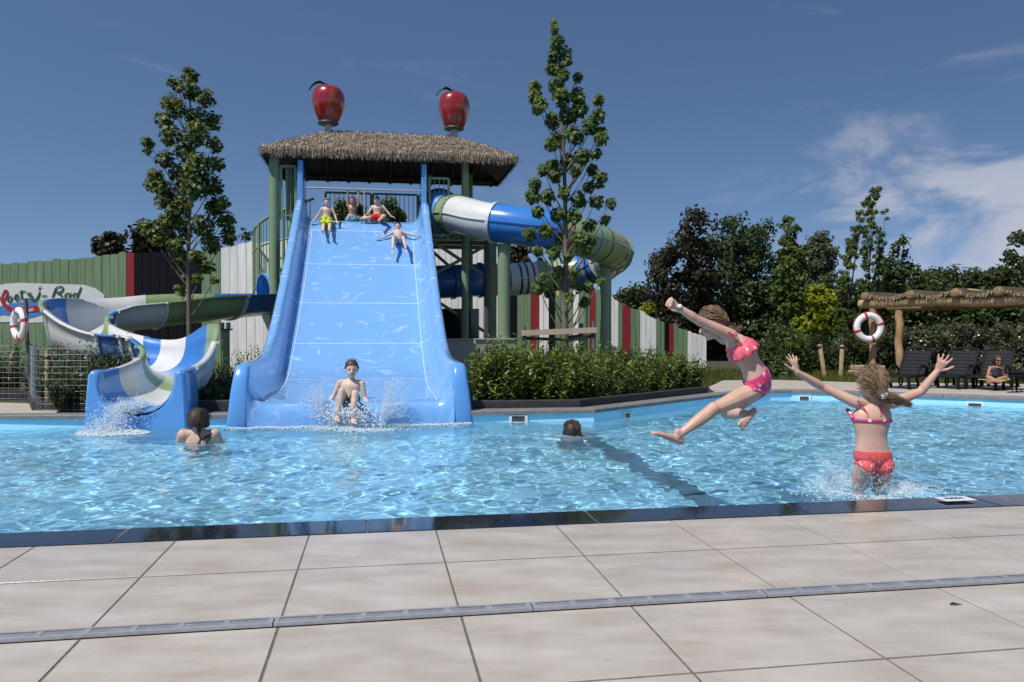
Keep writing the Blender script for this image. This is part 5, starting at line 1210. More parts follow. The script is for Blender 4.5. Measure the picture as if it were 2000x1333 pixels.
for i in range(len(rafs) - 1):
    for k in range(150):
        u = rafs[i] + (rafs[i + 1] - rafs[i]) * (k + gv.random()) / 150; f_ = (u - rafs[i]) / (rafs[i + 1] - rafs[i]); sag = -0.13 * math.sin(math.pi * f_) + 0.02
        zz_ = HB + 0.235 + sag + gv.normal(0, 0.006); a = A0 + dP * u - nP * (0.10 + gv.uniform(0, 0.10)); b = a + nP * (Bw + gv.uniform(0.2, 0.45)); a.z = zz_; b.z = zz_
        reed.bar(a - po_, b - po_, 0.012, 0.008)
        e_ = a - nP * gv.uniform(0.02, 0.06) + Vector((0, 0, -gv.uniform(0.03, 0.10)))
        if k % 2 == 0: reed.bar(a - po_, e_ - po_, 0.008, 0.004, up=(0.3, 0.2, 1))
tag(reed.build('reed_mat', M_reed, perg), kind='stuff')
q = P(1697, 640, pA.y - 0.20)
lifebuoy('white life buoy with red bands hanging on the pergola post', q, 0.0, 0.93)

# ---- left: grey post with a life buoy, wire mesh, stakes
q = PG(53, 757); Zq = 11.7
gp_ = thing('buoy_post', 'weathered grey wooden post carrying the life buoy beside the wire mesh', 'post', ((53 - 1000) / FPX * Zq, Zq, 0)); zt = P(53, 583, Zq).z
pp_, rr = wob(Vector((0.06, 0, -0.03)), Vector((-0.02, 0, zt)), 0.030); MB().tube(pp_, rr, 10).build('pole', M_greywood, gp_)
MB().tube([(-0.01, 0, zt - 0.13), (-0.10, -0.06, zt - 0.14)], 0.008, 6).build('hook', M_steel, gp_)
b_ = P(37, 633, Zq - 0.08); lifebuoy('white life buoy with red bands seen edge on beside the painted sign', b_, R(-38), 0.70, R(4))
wf = thing('wire_mesh_fence', 'galvanised wire mesh fence curving round the dark laurels beside the small terrace', 'fence')
wp = [PG(-160, 783), PG(40, 782), PG(58, 786), PG(64, 797), PG(74, 804), PG(110, 804.5), PG(178, 804)]
wpp = [Vector((p_[0], p_[1], 0)) for p_ in resample([tuple(p_) for p_ in catmull([tuple(w_) for w_ in wp], 10)], 0.085)[0]]
HW = 0.80
for z_ in np.linspace(0.02, HW, 11): MB().tube([p_ + Vector((0, 0, z_)) for p_ in wpp], 0.0022, 4, caps=False).build('wire', M_wire, wf)
vw = MB().tube([(0, 0, 0), (0, 0, HW + 0.02)], 0.0022, 4, caps=False).mesh('wire', M_wire)
for p_ in wpp: obj_from('wire', vw, None, wf).location = p_ + Vector((0, 0.003, 0))
for px, Z, yt in ((92, 10.6, 684), (108, 11.6, 688), (23, 12.4, 690)):
    z_ = P(px, yt, Z).z; t_ = thing('wooden_stake', 'thin tan wooden stake among the dark laurels behind the wire mesh', 'stake', ((px - 1000) / FPX * Z, Z, 0), 0, 'stakes behind the wire mesh')
    MB().tube([(0, 0, -0.03), (0, 0, z_ - 0.01), (0, 0, z_)], [0.030, 0.030, 0.022], 10).build('shaft', M_stake, t_)
    MB().tube([(0, 0, z_ - 0.12), (0, 0, z_ - 0.09)], 0.032, 10).build('strap', M_rubber, t_)

# ---- stake frame of the tall maple
Zt = 12.35; c0 = P(1090, 650, Zt); sf = thing('stake_frame', 'wooden stake frame with cross board and black rubber ties round the tall maple', 'tree stakes', (c0.x, c0.y, 0))
def rel(px, py, Z): v = P(px, py, Z); return v - Vector((c0.x, c0.y, 0))
for px, Z, yt in ((1024, 12.35, 638), (1160, 12.35, 628), (1136, 12.95, 632), (1050, 13.0, 640)):
    a = rel(px, yt, Z); MB().tube([(a.x, a.y, -0.03), (a.x, a.y, a.z)], 0.030, 10).build('stake', M_greywood, sf)
MB().bar(rel(1018, 651, 12.30), rel(1166, 645, 12.30), 0.022, 0.085).build('cross_board', mat('fresh_board', (0.42, 0.33, 0.24), 0.75, var=0.12, vscale=6), sf)
for a, b in (((1024, 661, 12.32), (1104, 664, 12.62)), ((1104, 667, 12.62), (1160, 656, 12.32)), ((1104, 661, 12.75), (1136, 655, 12.95))):
    MB().bar(rel(*a), rel(*b), 0.008, 0.05).build('rubber_tie', M_rubber, sf)
MB().box(rel(1089, 573, 12.5), (0.035, 0.015, 0.075)).build('plant_tag', mat('yellow_tag', (0.55, 0.50, 0.06), 0.6), sf)

# ---- stakes on the far bed
def stakepair(label, sts, ties):
    c_ = P(sts[0][0], 700, sts[0][2]); base = Vector((c_.x, c_.y, 0)); t_ = thing('tree_stakes', label, 'tree stakes', base)
    for px, yt, Z, lean in sts:
        a = P(px, yt, Z) - base; MB().tube([(a.x + lean, a.y, -0.03), (a.x, a.y, a.z - 0.01), (a.x, a.y, a.z)], [0.05, 0.048, 0.036], 10).build('stake', M_stake, t_)
        MB().tube([(a.x, a.y, a.z - 0.09), (a.x, a.y, a.z - 0.04)], 0.052, 10).build('strap', M_rubber, t_)
    for a, b in ties: MB().bar(P(*a) - base, P(*b) - base, 0.01, 0.05).build('tie', M_rubber, t_)
stakepair('pair of leaning tan stakes with black ties round a thin poplar stem', [(1601, 673, 17.9, 0.12), (1645, 674, 17.9, -0.03)], [((1601, 677, 17.9), (1622, 674, 18.0)), ((1645, 681, 17.9), (1624, 684, 18.0))])
stakepair('pair of short tan stakes round the pointed hornbeam', [(1519, 685, 20.0, 0.04), (1564, 674, 20.0, -0.02)], [((1564, 677, 20.0), (1546, 676, 20.1))])
stakepair('single grey stake in the bed next to the pergola post', [(1657, 664, 21.0, 0.0)], [((1657, 668, 21.0), (1675, 668, 21.1))])
# thin stems of the two staked trees
for px, Z, yt in ((1626, 18.0, 560), (1541, 20.1, 560)): pass
# ---- stacked sandstone slabs
M_stone = mat('sandstone', (0.36, 0.28, 0.19), 0.85, var=0.25, vscale=7, bump=0.4, bscale=20)
st_ = P(1693, 724, 18.6); bs = thing('stone_step', 'stack of two rough sandstone slabs at the foot of the pergola post', 'stone', (st_.x, st_.y, 0), 0.1)
for k, (w_, h_) in enumerate(((0.74, 0.13), (0.66, 0.11))): MB().box((0.02 * k, 0, 0.065 + k * 0.125 - 0.01), (w_, 0.4, h_)).build('slab', M_stone, bs, 0.02)
# ---- loungers
def lounger(label, px, py, rz, sc_=0.72):
    g_ = PG(px, py); t_ = thing('sun_lounger', label, 'sun lounger', (g_.x, g_.y, 0.006), rz, 'black sun loungers under the pergola'); t_.scale = (sc_,) * 3
    # local: -y is the foot end, +y the head end
    for k in range(7): MB().box((0, -0.93 + k * 0.155, 0.315 - 0.012 * math.cos(k)), (0.60, 0.140, 0.028)).build('seat_slat', M_lounger, t_, 0.006)
    bl = R(50); y0 = 0.16
    for k in range(7):
        d = 0.05 + k * 0.112; MB().box((0, y0 + d * math.cos(bl), 0.315 + d * math.sin(bl)), (0.60, 0.105, 0.026), M=Matrix.Rotation(bl, 4, 'X')).build('back_slat', M_lounger, t_, 0.006)
    fr_ = MB()
    for sx in (-1, 1):
        MB().tube([(sx * 0.32, -0.98, 0.27), (sx * 0.325, -0.9, 0.31), (sx * 0.325, 0.2, 0.30), (sx * 0.325, 0.95, 0.27)], 0.035, 10).build('side_rail', M_lounger, t_)
        MB().tube([(sx * 0.318, y0, 0.33), (sx * 0.318, y0 + 0.80 * math.cos(bl), 0.33 + 0.80 * math.sin(bl)), ], 0.028, 10).build('back_frame', M_lounger, t_)
        MB().tube([(sx * 0.34, -0.42, 0.31), (sx * 0.35, -0.38, 0.44), (sx * 0.35, -0.24, 0.54), (sx * 0.35, -0.02, 0.555), (sx * 0.35, 0.16, 0.49), (sx * 0.34, 0.24, 0.33)], 0.032, 10).build('armrest', M_lounger, t_)
        MB().tube([(sx * 0.32, -0.93, 0.29), (sx * 0.33, -0.97, 0.15), (sx * 0.33, -0.94, 0.0)], [0.04, 0.036, 0.045], 10).build('leg', M_lounger, t_)
        MB().tube([(sx * 0.32, -0.45, 0.29), (sx * 0.33, -0.36, 0.14), (sx * 0.33, -0.30, 0.0)], [0.038, 0.034, 0.042], 10).build('leg', M_lounger, t_)
        MB().tube([(sx * 0.32, 0.75, 0.27), (sx * 0.33, 0.86, 0.13), (sx * 0.33, 0.92, 0.0)], [0.04, 0.036, 0.045], 10).build('leg', M_lounger, t_)
        wh = []
        for a in np.linspace(0, 2 * math.pi, 15): wh.append((sx * 0.335, 0.35 + math.cos(a) * 0.11, 0.125 + math.sin(a) * 0.11))
        MB().tube(wh, 0.022, 8, caps=False).build('wheel', M_lounger, t_)
    MB().tube([(-0.31, y0 + 0.80 * math.cos(bl), 0.33 + 0.80 * math.sin(bl)), (0, y0 + 0.82 * math.cos(bl), 0.33 + 0.85 * math.sin(bl)), (0.31, y0 + 0.80 * math.cos(bl), 0.33 + 0.80 * math.sin(bl))], 0.028, 10).build('head_rail', M_lounger, t_)
    return t_
LR = R(-46)
lounger('empty black sun lounger beside the pergola posts', 1776, 757, LR)
lounger('empty black sun lounger between the other lounger and the reading woman', 1868, 757, LR)
L3 = lounger('black sun lounger on which the woman in sunglasses sits', 1938, 759, LR)
t_ = thing('side_table', 'square black plastic side table next to the reading woman', 'table', tuple(PG(2003, 763).xy) + (0.006,), LR)
MB().box((0, 0, 0.31), (0.42, 0.42, 0.035)).build('table_top', M_lounger, t_, 0.008); MB().box((0, 0, 0.265), (0.38, 0.38, 0.05)).build('apron', M_lounger, t_)
for sx in (-1, 1):
    for sy in (-1, 1): MB().tube([(sx * 0.17, sy * 0.17, 0.25), (sx * 0.18, sy * 0.18, 0.0)], [0.028, 0.02], 8).build('leg', M_lounger, t_)
for k, (px, py) in enumerate(((1979, 768), (1990, 767.5))):
    g_ = PG(px, py); t_ = thing('flip_flop', 'dark blue flip flop lying on the terrace by the side table', 'sandal', (g_.x, g_.y, 0.006), R(-70 + 15 * k), 'pair of flip flops')
    so1 = MB(); ol = [(-0.035, -0.11), (0.035, -0.11), (0.040, 0.0), (0.048, 0.07), (0.03, 0.12), (-0.02, 0.125), (-0.042, 0.07), (-0.034, 0.0)]
    so1.add([(x, y, 0) for x, y in ol] + [(x, y, 0.018) for x, y in ol], [tuple(range(8))[::-1], tuple(range(8, 16))] + [(i, (i + 1) % 8, 8 + (i + 1) % 8, 8 + i) for i in range(8)]); so1.build('sole', M_navy, t_)
    MB().tube([(-0.036, 0.0, 0.018), (-0.02, 0.05, 0.05), (0.0, 0.085, 0.02), (0.022, 0.05, 0.05), (0.04, 0.0, 0.018)], 0.006, 6).build('strap', M_navy, t_)

# ================================================================ people
def skin_mat(name, c, c2):
    return mat(name, c, 0.46, col2=c2, vscale=7, sss=0.15, spec=0.38, rvar=0.10, detail=3)
M_skin = skin_mat('skin', (0.56, 0.335, 0.245), (0.64, 0.41, 0.315))
M_skin_p = skin_mat('pale_skin', (0.62, 0.41, 0.32), (0.70, 0.49, 0.40))
M_skin_t = skin_mat('tanned_skin', (0.40, 0.205, 0.125), (0.47, 0.26, 0.165))
M_hair_b = mat('brown_hair', (0.060, 0.034, 0.020), 0.55, var=0.45, vscale=50, stretch=(1, 1, 0.2), isl=0.4)
M_hair_l = mat('dark_blond_hair', (0.115, 0.070, 0.036), 0.55, col2=(0.26, 0.17, 0.095), vscale=40, isl=0.35)
M_hair_d = mat('dark_hair', (0.024, 0.015, 0.011), 0.5, var=0.4, vscale=50, isl=0.4)
M_eye = mat('eye', (0.03, 0.018, 0.014), 0.55, spec=0.2); M_lip = mat('lip', (0.36, 0.12, 0.10), 0.4); M_eyew = mat('eye_white', (0.7, 0.68, 0.66), 0.3)
def print_mat(name, base, dots, scale=38.0):
    m = mat(name, base, 0.55); t = m.node_tree; nd = t.nodes; ln = t.links; p = nd['Principled BSDF']
    co = nd.new('ShaderNodeTexCoord'); vo = nd.new('ShaderNodeTexVoronoi'); vo.inputs['Scale'].default_value = scale; ln.new(co.outputs['Object'], vo.inputs['Vector'])
    cr = nd.new('ShaderNodeValToRGB'); cr.color_ramp.interpolation = 'CONSTANT'; sp_ = nd.new('ShaderNodeSeparateColor'); ln.new(vo.outputs['Color'], sp_.inputs[0]); ln.new(sp_.outputs[0], cr.inputs[0])
    els = cr.color_ramp.elements; els[0].color = (*dots[0], 1); els[0].position = 0; els[1].color = (*dots[1], 1); els[1].position = 1.0 / len(dots)
    for i in range(2, len(dots)): e = els.new(i / len(dots)); e.color = (*dots[i], 1)
    mr = nd.new('ShaderNodeMapRange'); mr.inputs[1].default_value = 0.30; mr.inputs[2].default_value = 0.42; mr.inputs[3].default_value = 1; mr.inputs[4].default_value = 0; ln.new(vo.outputs['Distance'], mr.inputs[0])
    mx = nd.new('ShaderNodeMix'); mx.data_type = 'RGBA'; mx.inputs['A'].default_value = (*base, 1); ln.new(cr.outputs[0], mx.inputs['B']); ln.new(mr.outputs[0], mx.inputs['Factor']); ln.new(mx.outputs['Result'], p.inputs['Base Color'])
    return m
PINK = (0.62, 0.045, 0.17); CORAL = (0.85, 0.10, 0.085)
M_pr1 = print_mat('pink_flower_print', PINK, [(0.75, 0.72, 0.72), (0.30, 0.10, 0.42), PINK, (0.85, 0.14, 0.10), (0.70, 0.30, 0.55)], 30)
M_pr2 = print_mat('coral_print', CORAL, [(0.20, 0.20, 0.45), CORAL, (0.80, 0.60, 0.60), (0.65, 0.05, 0.20), CORAL, (0.30, 0.10, 0.25)], 46)
M_pr3 = print_mat('pink_coral_print', (0.82, 0.12, 0.17), [(0.80, 0.55, 0.60), (0.85, 0.11, 0.08), (0.35, 0.12, 0.35), (0.80, 0.15, 0.25)], 30)
M_sh_y = print_mat('lime_black_shorts', (0.50, 0.62, 0.03), [(0.02, 0.03, 0.02), (0.5, 0.62, 0.03), (0.10, 0.22, 0.03)], 11)
M_sh_r = mat('red_shorts', (0.72, 0.035, 0.015), 0.6, var=0.1); M_sh_t = print_mat('teal_print_shorts', (0.05, 0.20, 0.21), [(0.3, 0.5, 0.5), (0.03, 0.08, 0.10), (0.05, 0.2, 0.2)], 16)
M_sh_p = print_mat('pale_print_shorts', (0.25, 0.45, 0.44), [(0.7, 0.7, 0.68), (0.45, 0.08, 0.08), (0.05, 0.2, 0.2)], 14); M_sh_g = mat('pale_grey_trunks', (0.40, 0.41, 0.40), 0.6)
M_blk = mat('black_cloth', (0.012, 0.012, 0.014), 0.6)

def eloft(mb, secs, n_=14):
    """closed elliptic loft: each section (centre, a, b) with half-axis vectors a, b; rounded ends"""
    rings = []
    def ring(c_, a, b): return [c_ + a * math.cos(2 * math.pi * j / n_) + b * math.sin(2 * math.pi * j / n_) for j in range(n_)]
    c0_, a0, b0 = secs[0]; c1_, a1, b1 = secs[-1]
    d0 = (secs[0][0] - secs[1][0]).normalized() * min(a0.length, b0.length); d1 = (secs[-1][0] - secs[-2][0]).normalized() * min(a1.length, b1.length)
    for u in (1.0, 0.85, 0.5): s_ = math.sqrt(max(0.0, 1 - u * u)) + 0.03; rings.append(ring(c0_ + d0 * u, a0 * s_, b0 * s_))
    for c_, a, b in secs: rings.append(ring(c_, a, b))
    for u in (0.5, 0.85, 1.0): s_ = math.sqrt(max(0.0, 1 - u * u)) + 0.03; rings.append(ring(c1_ + d1 * u, a1 * s_, b1 * s_))
    mb.loft(rings, closed=True, caps=True)
def limb(mb, pts, rs, flat=None, n_=12):
    pts = [Vector(p_) for p_ in pts]; secs = []; nrm = None
    for i, p_ in enumerate(pts):
        d = (pts[min(i + 1, len(pts) - 1)] - pts[max(0, i - 1)]).normalized()
        if nrm is None:
            nrm = d.cross(Vector((0.31, 0.17, 0.93)))
            if flat is not None: nrm = flat - d * flat.dot(d)
        nrm = (nrm - d * nrm.dot(d)).normalized(); b = d.cross(nrm); r = rs[i]
        ra, rb = (r if hasattr(r, '__len__') else (r, r)); secs.append((p_, nrm * ra, b * rb))
    eloft(mb, secs, n_)
def seg_pts(a, b, us): return [a.lerp(b, u) for u in us]
def ellipsoid(mb, c_, ax, n_=14):
    a, b, d = ax; rings = []
    for k in range(1, 10):
        ph = math.pi * k / 10 - math.pi / 2; cc = math.cos(ph); rings.append([c_ + d * math.sin(ph) + (a * math.cos(2 * math.pi * j / n_) + b * math.sin(2 * math.pi * j / n_)) * cc for j in range(n_)])
    mb.loft(rings, closed=True, caps=True)
def hand(mb, wr, dr, pn, k, spread=0.25, curl=0.25, thumb=1, fist=False, fr=0.0086):
    """palm and five fingers; dr: wrist to fingers, pn: palm normal (fingers curl towards it), thumb: side of the thumb"""
    dr = dr.normalized(); pn = (pn - dr * pn.dot(dr)).normalized(); sd_ = dr.cross(pn).normalized() * thumb
    pl_ = 0.072 * k; w_ = 0.034 * k
    eloft(mb, [(wr, sd_ * 0.021 * k, pn * 0.016 * k), (wr + dr * pl_ * 0.45, sd_ * w_ * 0.92, pn * 0.013 * k), (wr + dr * pl_, sd_ * w_, pn * 0.0115 * k)], 12)
    lens = (0.062, 0.070, 0.064, 0.050)
    for i in range(4):
        off = (1.5 - i) / 1.5; a = wr + dr * pl_ * 0.93 + sd_ * off * w_ * 0.80; d = (dr + sd_ * off * spread).normalized(); L = lens[i] * k; pts = [a]; ang = 0
        for s_ in range(3):
            ang += (curl if not fist else 1.25); dd_ = (d * math.cos(ang) + pn * math.sin(ang)); pts.append(pts[-1] + dd_ * L * (0.42, 0.32, 0.26)[s_])
        limb(mb, pts, [fr * k * 1.1, fr * k, fr * k * 0.92, fr * k * 0.8], None, 8)
    a = wr + dr * pl_ * 0.25 + sd_ * w_ * 0.75
    if fist: limb(mb, [a, a + (dr * 0.8 + sd_ * 0.3 + pn * 0.6) * 0.035 * k, a + (dr * 0.9 - sd_ * 0.3 + pn * 1.1) * 0.045 * k], [0.011 * k, 0.010 * k, 0.0085 * k], None, 8)
    else: limb(mb, [a, a + (dr * 0.55 + sd_ * 0.75 + pn * 0.15) * 0.036 * k, a + (dr * 0.95 + sd_ * 0.95 + pn * 0.25) * 0.056 * k], [0.0115 * k, 0.010 * k, 0.008 * k], None, 8)
def foot(mb, an, toe, up, k, toes=False):
    """an: ankle joint, toe: tip of the toes, up: towards the shin"""
    d = (toe - an); d = d.normalized(); up = (up - d * up.dot(d)).normalized(); sd_ = d.cross(up); heel = an - d * 0.035 * k - up * 0.035 * k; L = (toe - heel).length
    pts = [(0.0, 0.024, 0.024), (0.25, 0.027, 0.030), (0.5, 0.031, 0.024), (0.75, 0.037, 0.016), (0.93, 0.034, 0.011)]
    eloft(mb, [(heel + (toe - heel) * u + up * (h_ * 0.5) * k * 0.6, sd_ * w_ * k, up * h_ * k) for u, w_, h_ in pts], 12)
    limb(mb, [an + up * 0.03 * k, an - up * 0.01 * k, heel.lerp(toe, 0.3) + up * 0.015 * k], [0.027 * k, 0.028 * k, 0.024 * k])
    for i in range(5):
        o_ = (i - 2) / 2; a = heel.lerp(toe, 0.90) + sd_ * o_ * 0.028 * k; r = (0.0125 if i == 0 else 0.009) * k; limb(mb, [a, a + d * (0.028 - 0.003 * i) * k - up * 0.002], [r, r * 0.85], None, 8)

class Person:
    def __init__(s, label, k=1.0, voxel=0.007, smooth=3, skin=None, group=None, cat='person'):
        s.k = k; s.vox = voxel; s.sm = smooth; s.skin = skin or M_skin; s.mb = MB(); s.label = label; s.segs = []
    def build(s, J, face, up=None, hands=None, feet=None, hw=1.0, slim=1.0, arms=1.0, belly=0.0):
        """J: joints in world space. keys: pelvis, neck, head, shL shR elL elR wrL wrR hpL hpR knL knR anL anR toL toR"""
        k = s.k; mb = s.mb; J = {a: Vector(b) for a, b in J.items()}; s.J = J
        pv, nk, hd = J['pelvis'], J['neck'], J['head']; sp = (nk - pv); sh = (J['shR'] - J['shL']); hp = (J['hpR'] - J['hpL'])
        spn = sp.normalized(); ssh = (sh - spn * sh.dot(spn)).normalized(); shp = (hp - spn * hp.dot(spn)).normalized(); SWH = sh.length / 2; HPH = hp.length / 2
        f_up = ssh.cross(spn); s.fwd = -f_up if f_up.dot(Vector(face)) < 0 else f_up; bend = J.get('spine', None)
        mid_ = bend if bend is not None else pv.lerp(nk, 0.5)
        def spine(u): return (pv * (1 - u) ** 2 + mid_ * 2 * u * (1 - u) + nk * u * u) if bend is not None else pv.lerp(nk, u)
        secs = []
        for u, wf, dpt in ((-0.10, 0.62, 0.062), (0.0, 1.0, 0.088), (0.12, 1.0, 0.092), (0.28, 0.88, 0.080), (0.42, 0.83, 0.074), (0.58, 0.92, 0.080), (0.74, 0.99, 0.084), (0.86, 0.90, 0.070), (0.95, 0.60, 0.052), (1.0, 0.36, 0.046)):
            lat = shp.lerp(ssh, min(1, max(0, u))).normalized(); tang = (spine(min(1, u + 0.05)) - spine(max(-0.1, u - 0.05))).normalized(); fw = lat.cross(tang).normalized()
            w0 = (HPH + 0.050 * k) * hw if u < 0.35 else (SWH + 0.004 * k)
            if 0.28 <= u <= 0.6: w0 = ((HPH + 0.05 * k) * hw * (0.6 - u) + (SWH) * (u - 0.28)) / 0.32
            secs.append((spine(u), lat * w0 * wf * slim, fw * dpt * k * (1 + (belly if 0.1 < u < 0.5 else 0))))
        s.secs = secs; fine = []
        for i_ in range(3): fine.append(catmull([tuple(q[i_]) for q in secs], 4))
        eloft(mb, [(Vector(a_), Vector(b_), Vector(c_)) for a_, b_, c_ in zip(*fine)], 24); s.spine = spine
        s.segs.append(('torso', pv, nk, 0.10 * k))
        for sg, q in ((-1, J['hpL']), (1, J['hpR'])):           # seat
            ellipsoid(mb, q - s.fwd * 0.040 * k + spn * 0.005 * k - shp * sg * 0.012 * k, (shp * 0.058 * k * slim, s.fwd * 0.052 * k, spn * 0.066 * k), 14)
        # neck and head
        hu = (hd - nk).normalized() if up is None else Vector(up).normalized(); ff = Vector(face); ff = (ff - hu * ff.dot(hu)).normalized(); hs = ff.cross(hu); s.hu, s.ff, s.hs = hu, ff, hs
        limb(mb, [nk - spn * 0.03 * k, nk.lerp(hd, 0.45), hd - hu * 0.03 * k], [0.045 * k, 0.041 * k, 0.043 * k])
        ellipsoid(mb, hd + hu * 0.022 * k - ff * 0.008 * k, (hs * 0.076 * k, ff * 0.094 * k, hu * 0.092 * k), 18)
        ellipsoid(mb, hd + ff * 0.022 * k - hu * 0.035 * k, (hs * 0.060 * k, ff * 0.064 * k, hu * 0.068 * k), 16)
        ellipsoid(mb, hd + ff * 0.058 * k - hu * 0.083 * k, (hs * 0.024 * k, ff * 0.022 * k, hu * 0.018 * k), 10)
        limb(mb, [hd + ff * 0.080 * k + hu * 0.005 * k, hd + ff * 0.097 * k - hu * 0.026 * k], [0.0085 * k, 0.0125 * k], None, 8)
        for sg in (-1, 1): ellipsoid(mb, hd + hs * sg * 0.078 * k - ff * 0.012 * k - hu * 0.012 * k, (hs * 0.010 * k, ff * 0.018 * k, hu * 0.030 * k), 10)
        s.segs.append(('head', hd, hd + hu * 0.01, 0.1 * k))
        # arms
        for sd in 'LR':
            a, b, c_ = J['sh' + sd], J['el' + sd], J['wr' + sd]; q = k * arms
            limb(mb, [a] + seg_pts(a, b, (0.3, 0.65, 1.0)), [0.040 * q, 0.036 * q, 0.031 * q, 0.028 * q]); limb(mb, [b] + seg_pts(b, c_, (0.25, 0.6, 1.0)), [0.028 * q, 0.030 * q, 0.025 * q, 0.019 * q])
            limb(mb, [nk.lerp(a, 0.25) - spn * 0.015 * k, a], [0.034 * k, 0.039 * q])
            s.segs += [('arm' + sd, a, b, 0.036 * k), ('fore' + sd, b, c_, 0.026 * k)]
            if hands and sd in hands:
                h_ = dict(hands[sd]); d = h_.pop('d', None) or (c_ - b); hand(mb, c_, Vector(d), Vector(h_.pop('pn', (0, -1, 0))), k, **h_)
                s.segs.append(('hand' + sd, c_, c_ + Vector(d).normalized() * 0.12 * k, 0.03 * k))
            a, b, c_ = J['hp' + sd], J['kn' + sd], J['an' + sd]
            limb(mb, [a] + seg_pts(a, b, (0.2, 0.5, 0.8, 1.0)), [0.060 * k * slim, 0.068 * k * slim, 0.061 * k * slim, 0.050 * k, 0.046 * k])
            kc = b + ((b - a).normalized() - (c_ - b).normalized()).normalized() * 0.008 * k if (b - a).length > 0 else b
            limb(mb, [kc] + seg_pts(b, c_, (0.18, 0.38, 0.7, 1.0)), [0.046 * k, 0.046 * k, 0.046 * k, 0.033 * k, 0.026 * k])
            s.segs += [('thigh' + sd, a, b, 0.065 * k), ('calf' + sd, b, c_, 0.042 * k)]
            if 'to' + sd in J: foot(mb, c_, J['to' + sd], (feet or {}).get(sd, Vector((b - c_))), k)
        # one continuous surface
        me = mb.mesh('body', s.skin); o = bpy.data.objects.new('tmp_body', me); C.objects.link(o)
        rm = o.modifiers.new('r', 'REMESH'); rm.mode = 'VOXEL'; rm.voxel_size = s.vox; rm.use_smooth_shade = True
        sm = o.modifiers.new('s', 'SMOOTH'); sm.factor = 0.5; sm.iterations = s.sm
        dg = bpy.context.evaluated_depsgraph_get(); me2 = bpy.data.meshes.new_from_object(o.evaluated_get(dg)); bpy.data.objects.remove(o)
        s.root = thing('person', s.label, 'person', (pv.x, pv.y, max(0.0, min(v[2] for v in (J['anL'], J['anR'], pv)) - 0.0)))
        nv = len(me2.vertices); co = np.empty(nv * 3); me2.vertices.foreach_get('co', co); co = co.reshape(-1, 3); s.co = co.copy(); nr = np.empty(nv * 3); me2.vertex_normals.foreach_get('vector', nr); s.nr = nr.reshape(-1, 3)
        s.poly = np.array([list(p_.vertices) for p_ in me2.polygons if len(p_.vertices) == 4])
        L = np.array(s.root.location); me2.vertices.foreach_set('co', (co - L).reshape(-1)); me2.materials.clear(); me2.materials.append(s.skin)
        me2.polygons.foreach_set('use_smooth', [True] * len(me2.polygons)); me2.update(); me2.name = 'body'
        s.body = obj_from('body', me2, None, s.root)
        D = []
        for nm, a, b, r in s.segs:
            a_, b_ = np.array(a), np.array(b); ab = b_ - a_; t_ = ((co - a_) @ ab) / (ab @ ab + 1e-9); tc_ = np.clip(t_, 0, 1); D.append((np.linalg.norm(co - a_ - tc_[:, None] * ab, axis=1) / r, t_))
        s.names = [q[0] for q in s.segs]; s.near = np.argmin(np.array([d[0] for d in D]), axis=0); s.T = {nm: D[i][1] for i, nm in enumerate(s.names)}
        # eyes and mouth
        for sg in (-1, 1):
            e_ = MB(); ellipsoid(e_, hd + ff * 0.079 * k + hs * sg * 0.031 * k + hu * 0.006 * k - Vector(L), (hs * 0.012 * k, ff * 0.010 * k, hu * 0.006 * k), 10); e_.build('eye', M_eye, s.root)
        e_ = MB(); ellipsoid(e_, hd + ff * 0.083 * k - hu * 0.055 * k - Vector(L), (hs * 0.020 * k, ff * 0.007 * k, hu * 0.006 * k), 10); e_.build('mouth', M_lip, s.root)
        return s
    def isnear(s, *nms): return np.isin(s.near, [s.names.index(n_) for n_ in nms])
    def cloth(s, name, mask, off, m, thick=0.004, smooth=4):
        fm = mask[s.poly].all(1); f = s.poly[fm]
        if len(f) == 0: return None
        used = np.unique(f); re = -np.ones(len(s.co), int); re[used] = np.arange(len(used)); L = np.array(s.root.location); v = s.co[used] + s.nr[used] * off - L
        me = bpy.data.meshes.new(name); me.from_pydata(v.tolist(), [], re[f].tolist()); me.materials.append(m); me.polygons.foreach_set('use_smooth', [True] * len(f)); me.update()
        bm = bmesh.new(); bm.from_mesh(me)                    # ease the stair-stepped hems
        for _ in range(smooth):
            nw = {}
            for vt in bm.verts:
                if vt.is_boundary:
                    q = [e.other_vert(vt).co for e in vt.link_edges if e.is_boundary]
                    if len(q) == 2: nw[vt] = vt.co * 0.4 + (q[0] + q[1]) * 0.3
            for vt, c_ in nw.items(): vt.co = c_
        bm.to_mesh(me); bm.free()
        o = obj_from(name, me, None, s.root); sd_ = o.modifiers.new('solid', 'SOLIDIFY'); sd_.thickness = thick; sd_.offset = 1
        return o
    def add(s, name, mb, m): 
        L = s.root.location; mb.v = [tuple(Vector(v) - L) for v in mb.v]; return mb.build(name, m, s.root)
    def hair(s, m, cut=0.02, front=0.045, thick=0.012, strands=0, tail=None, tail_r=0.018, spiky=0):
        """cap of hair over the skull and, optionally, loose strands or a tail along the points given"""
        k = s.k; hd = s.J['head']; rel = s.co - np.array(hd); u = rel @ np.array(s.hu); f = rel @ np.array(s.ff); sd_ = rel @ np.array(s.hs)
        lim = cut * k + np.clip(f, -0.1, 0.1) * 0.62
        mask = s.isnear('head') & (u > lim) & (f < (front + 0.5 * np.clip(u / k - 0.02, 0, 0.09)) * k) & (np.linalg.norm(rel, axis=1) < 0.17 * k)
        s.cloth('hair', mask, 0.006 * k, m, thick * k, 2)
        mb = MB(); g = np.random.default_rng(int(abs(hd.x * 1000)) + 5)
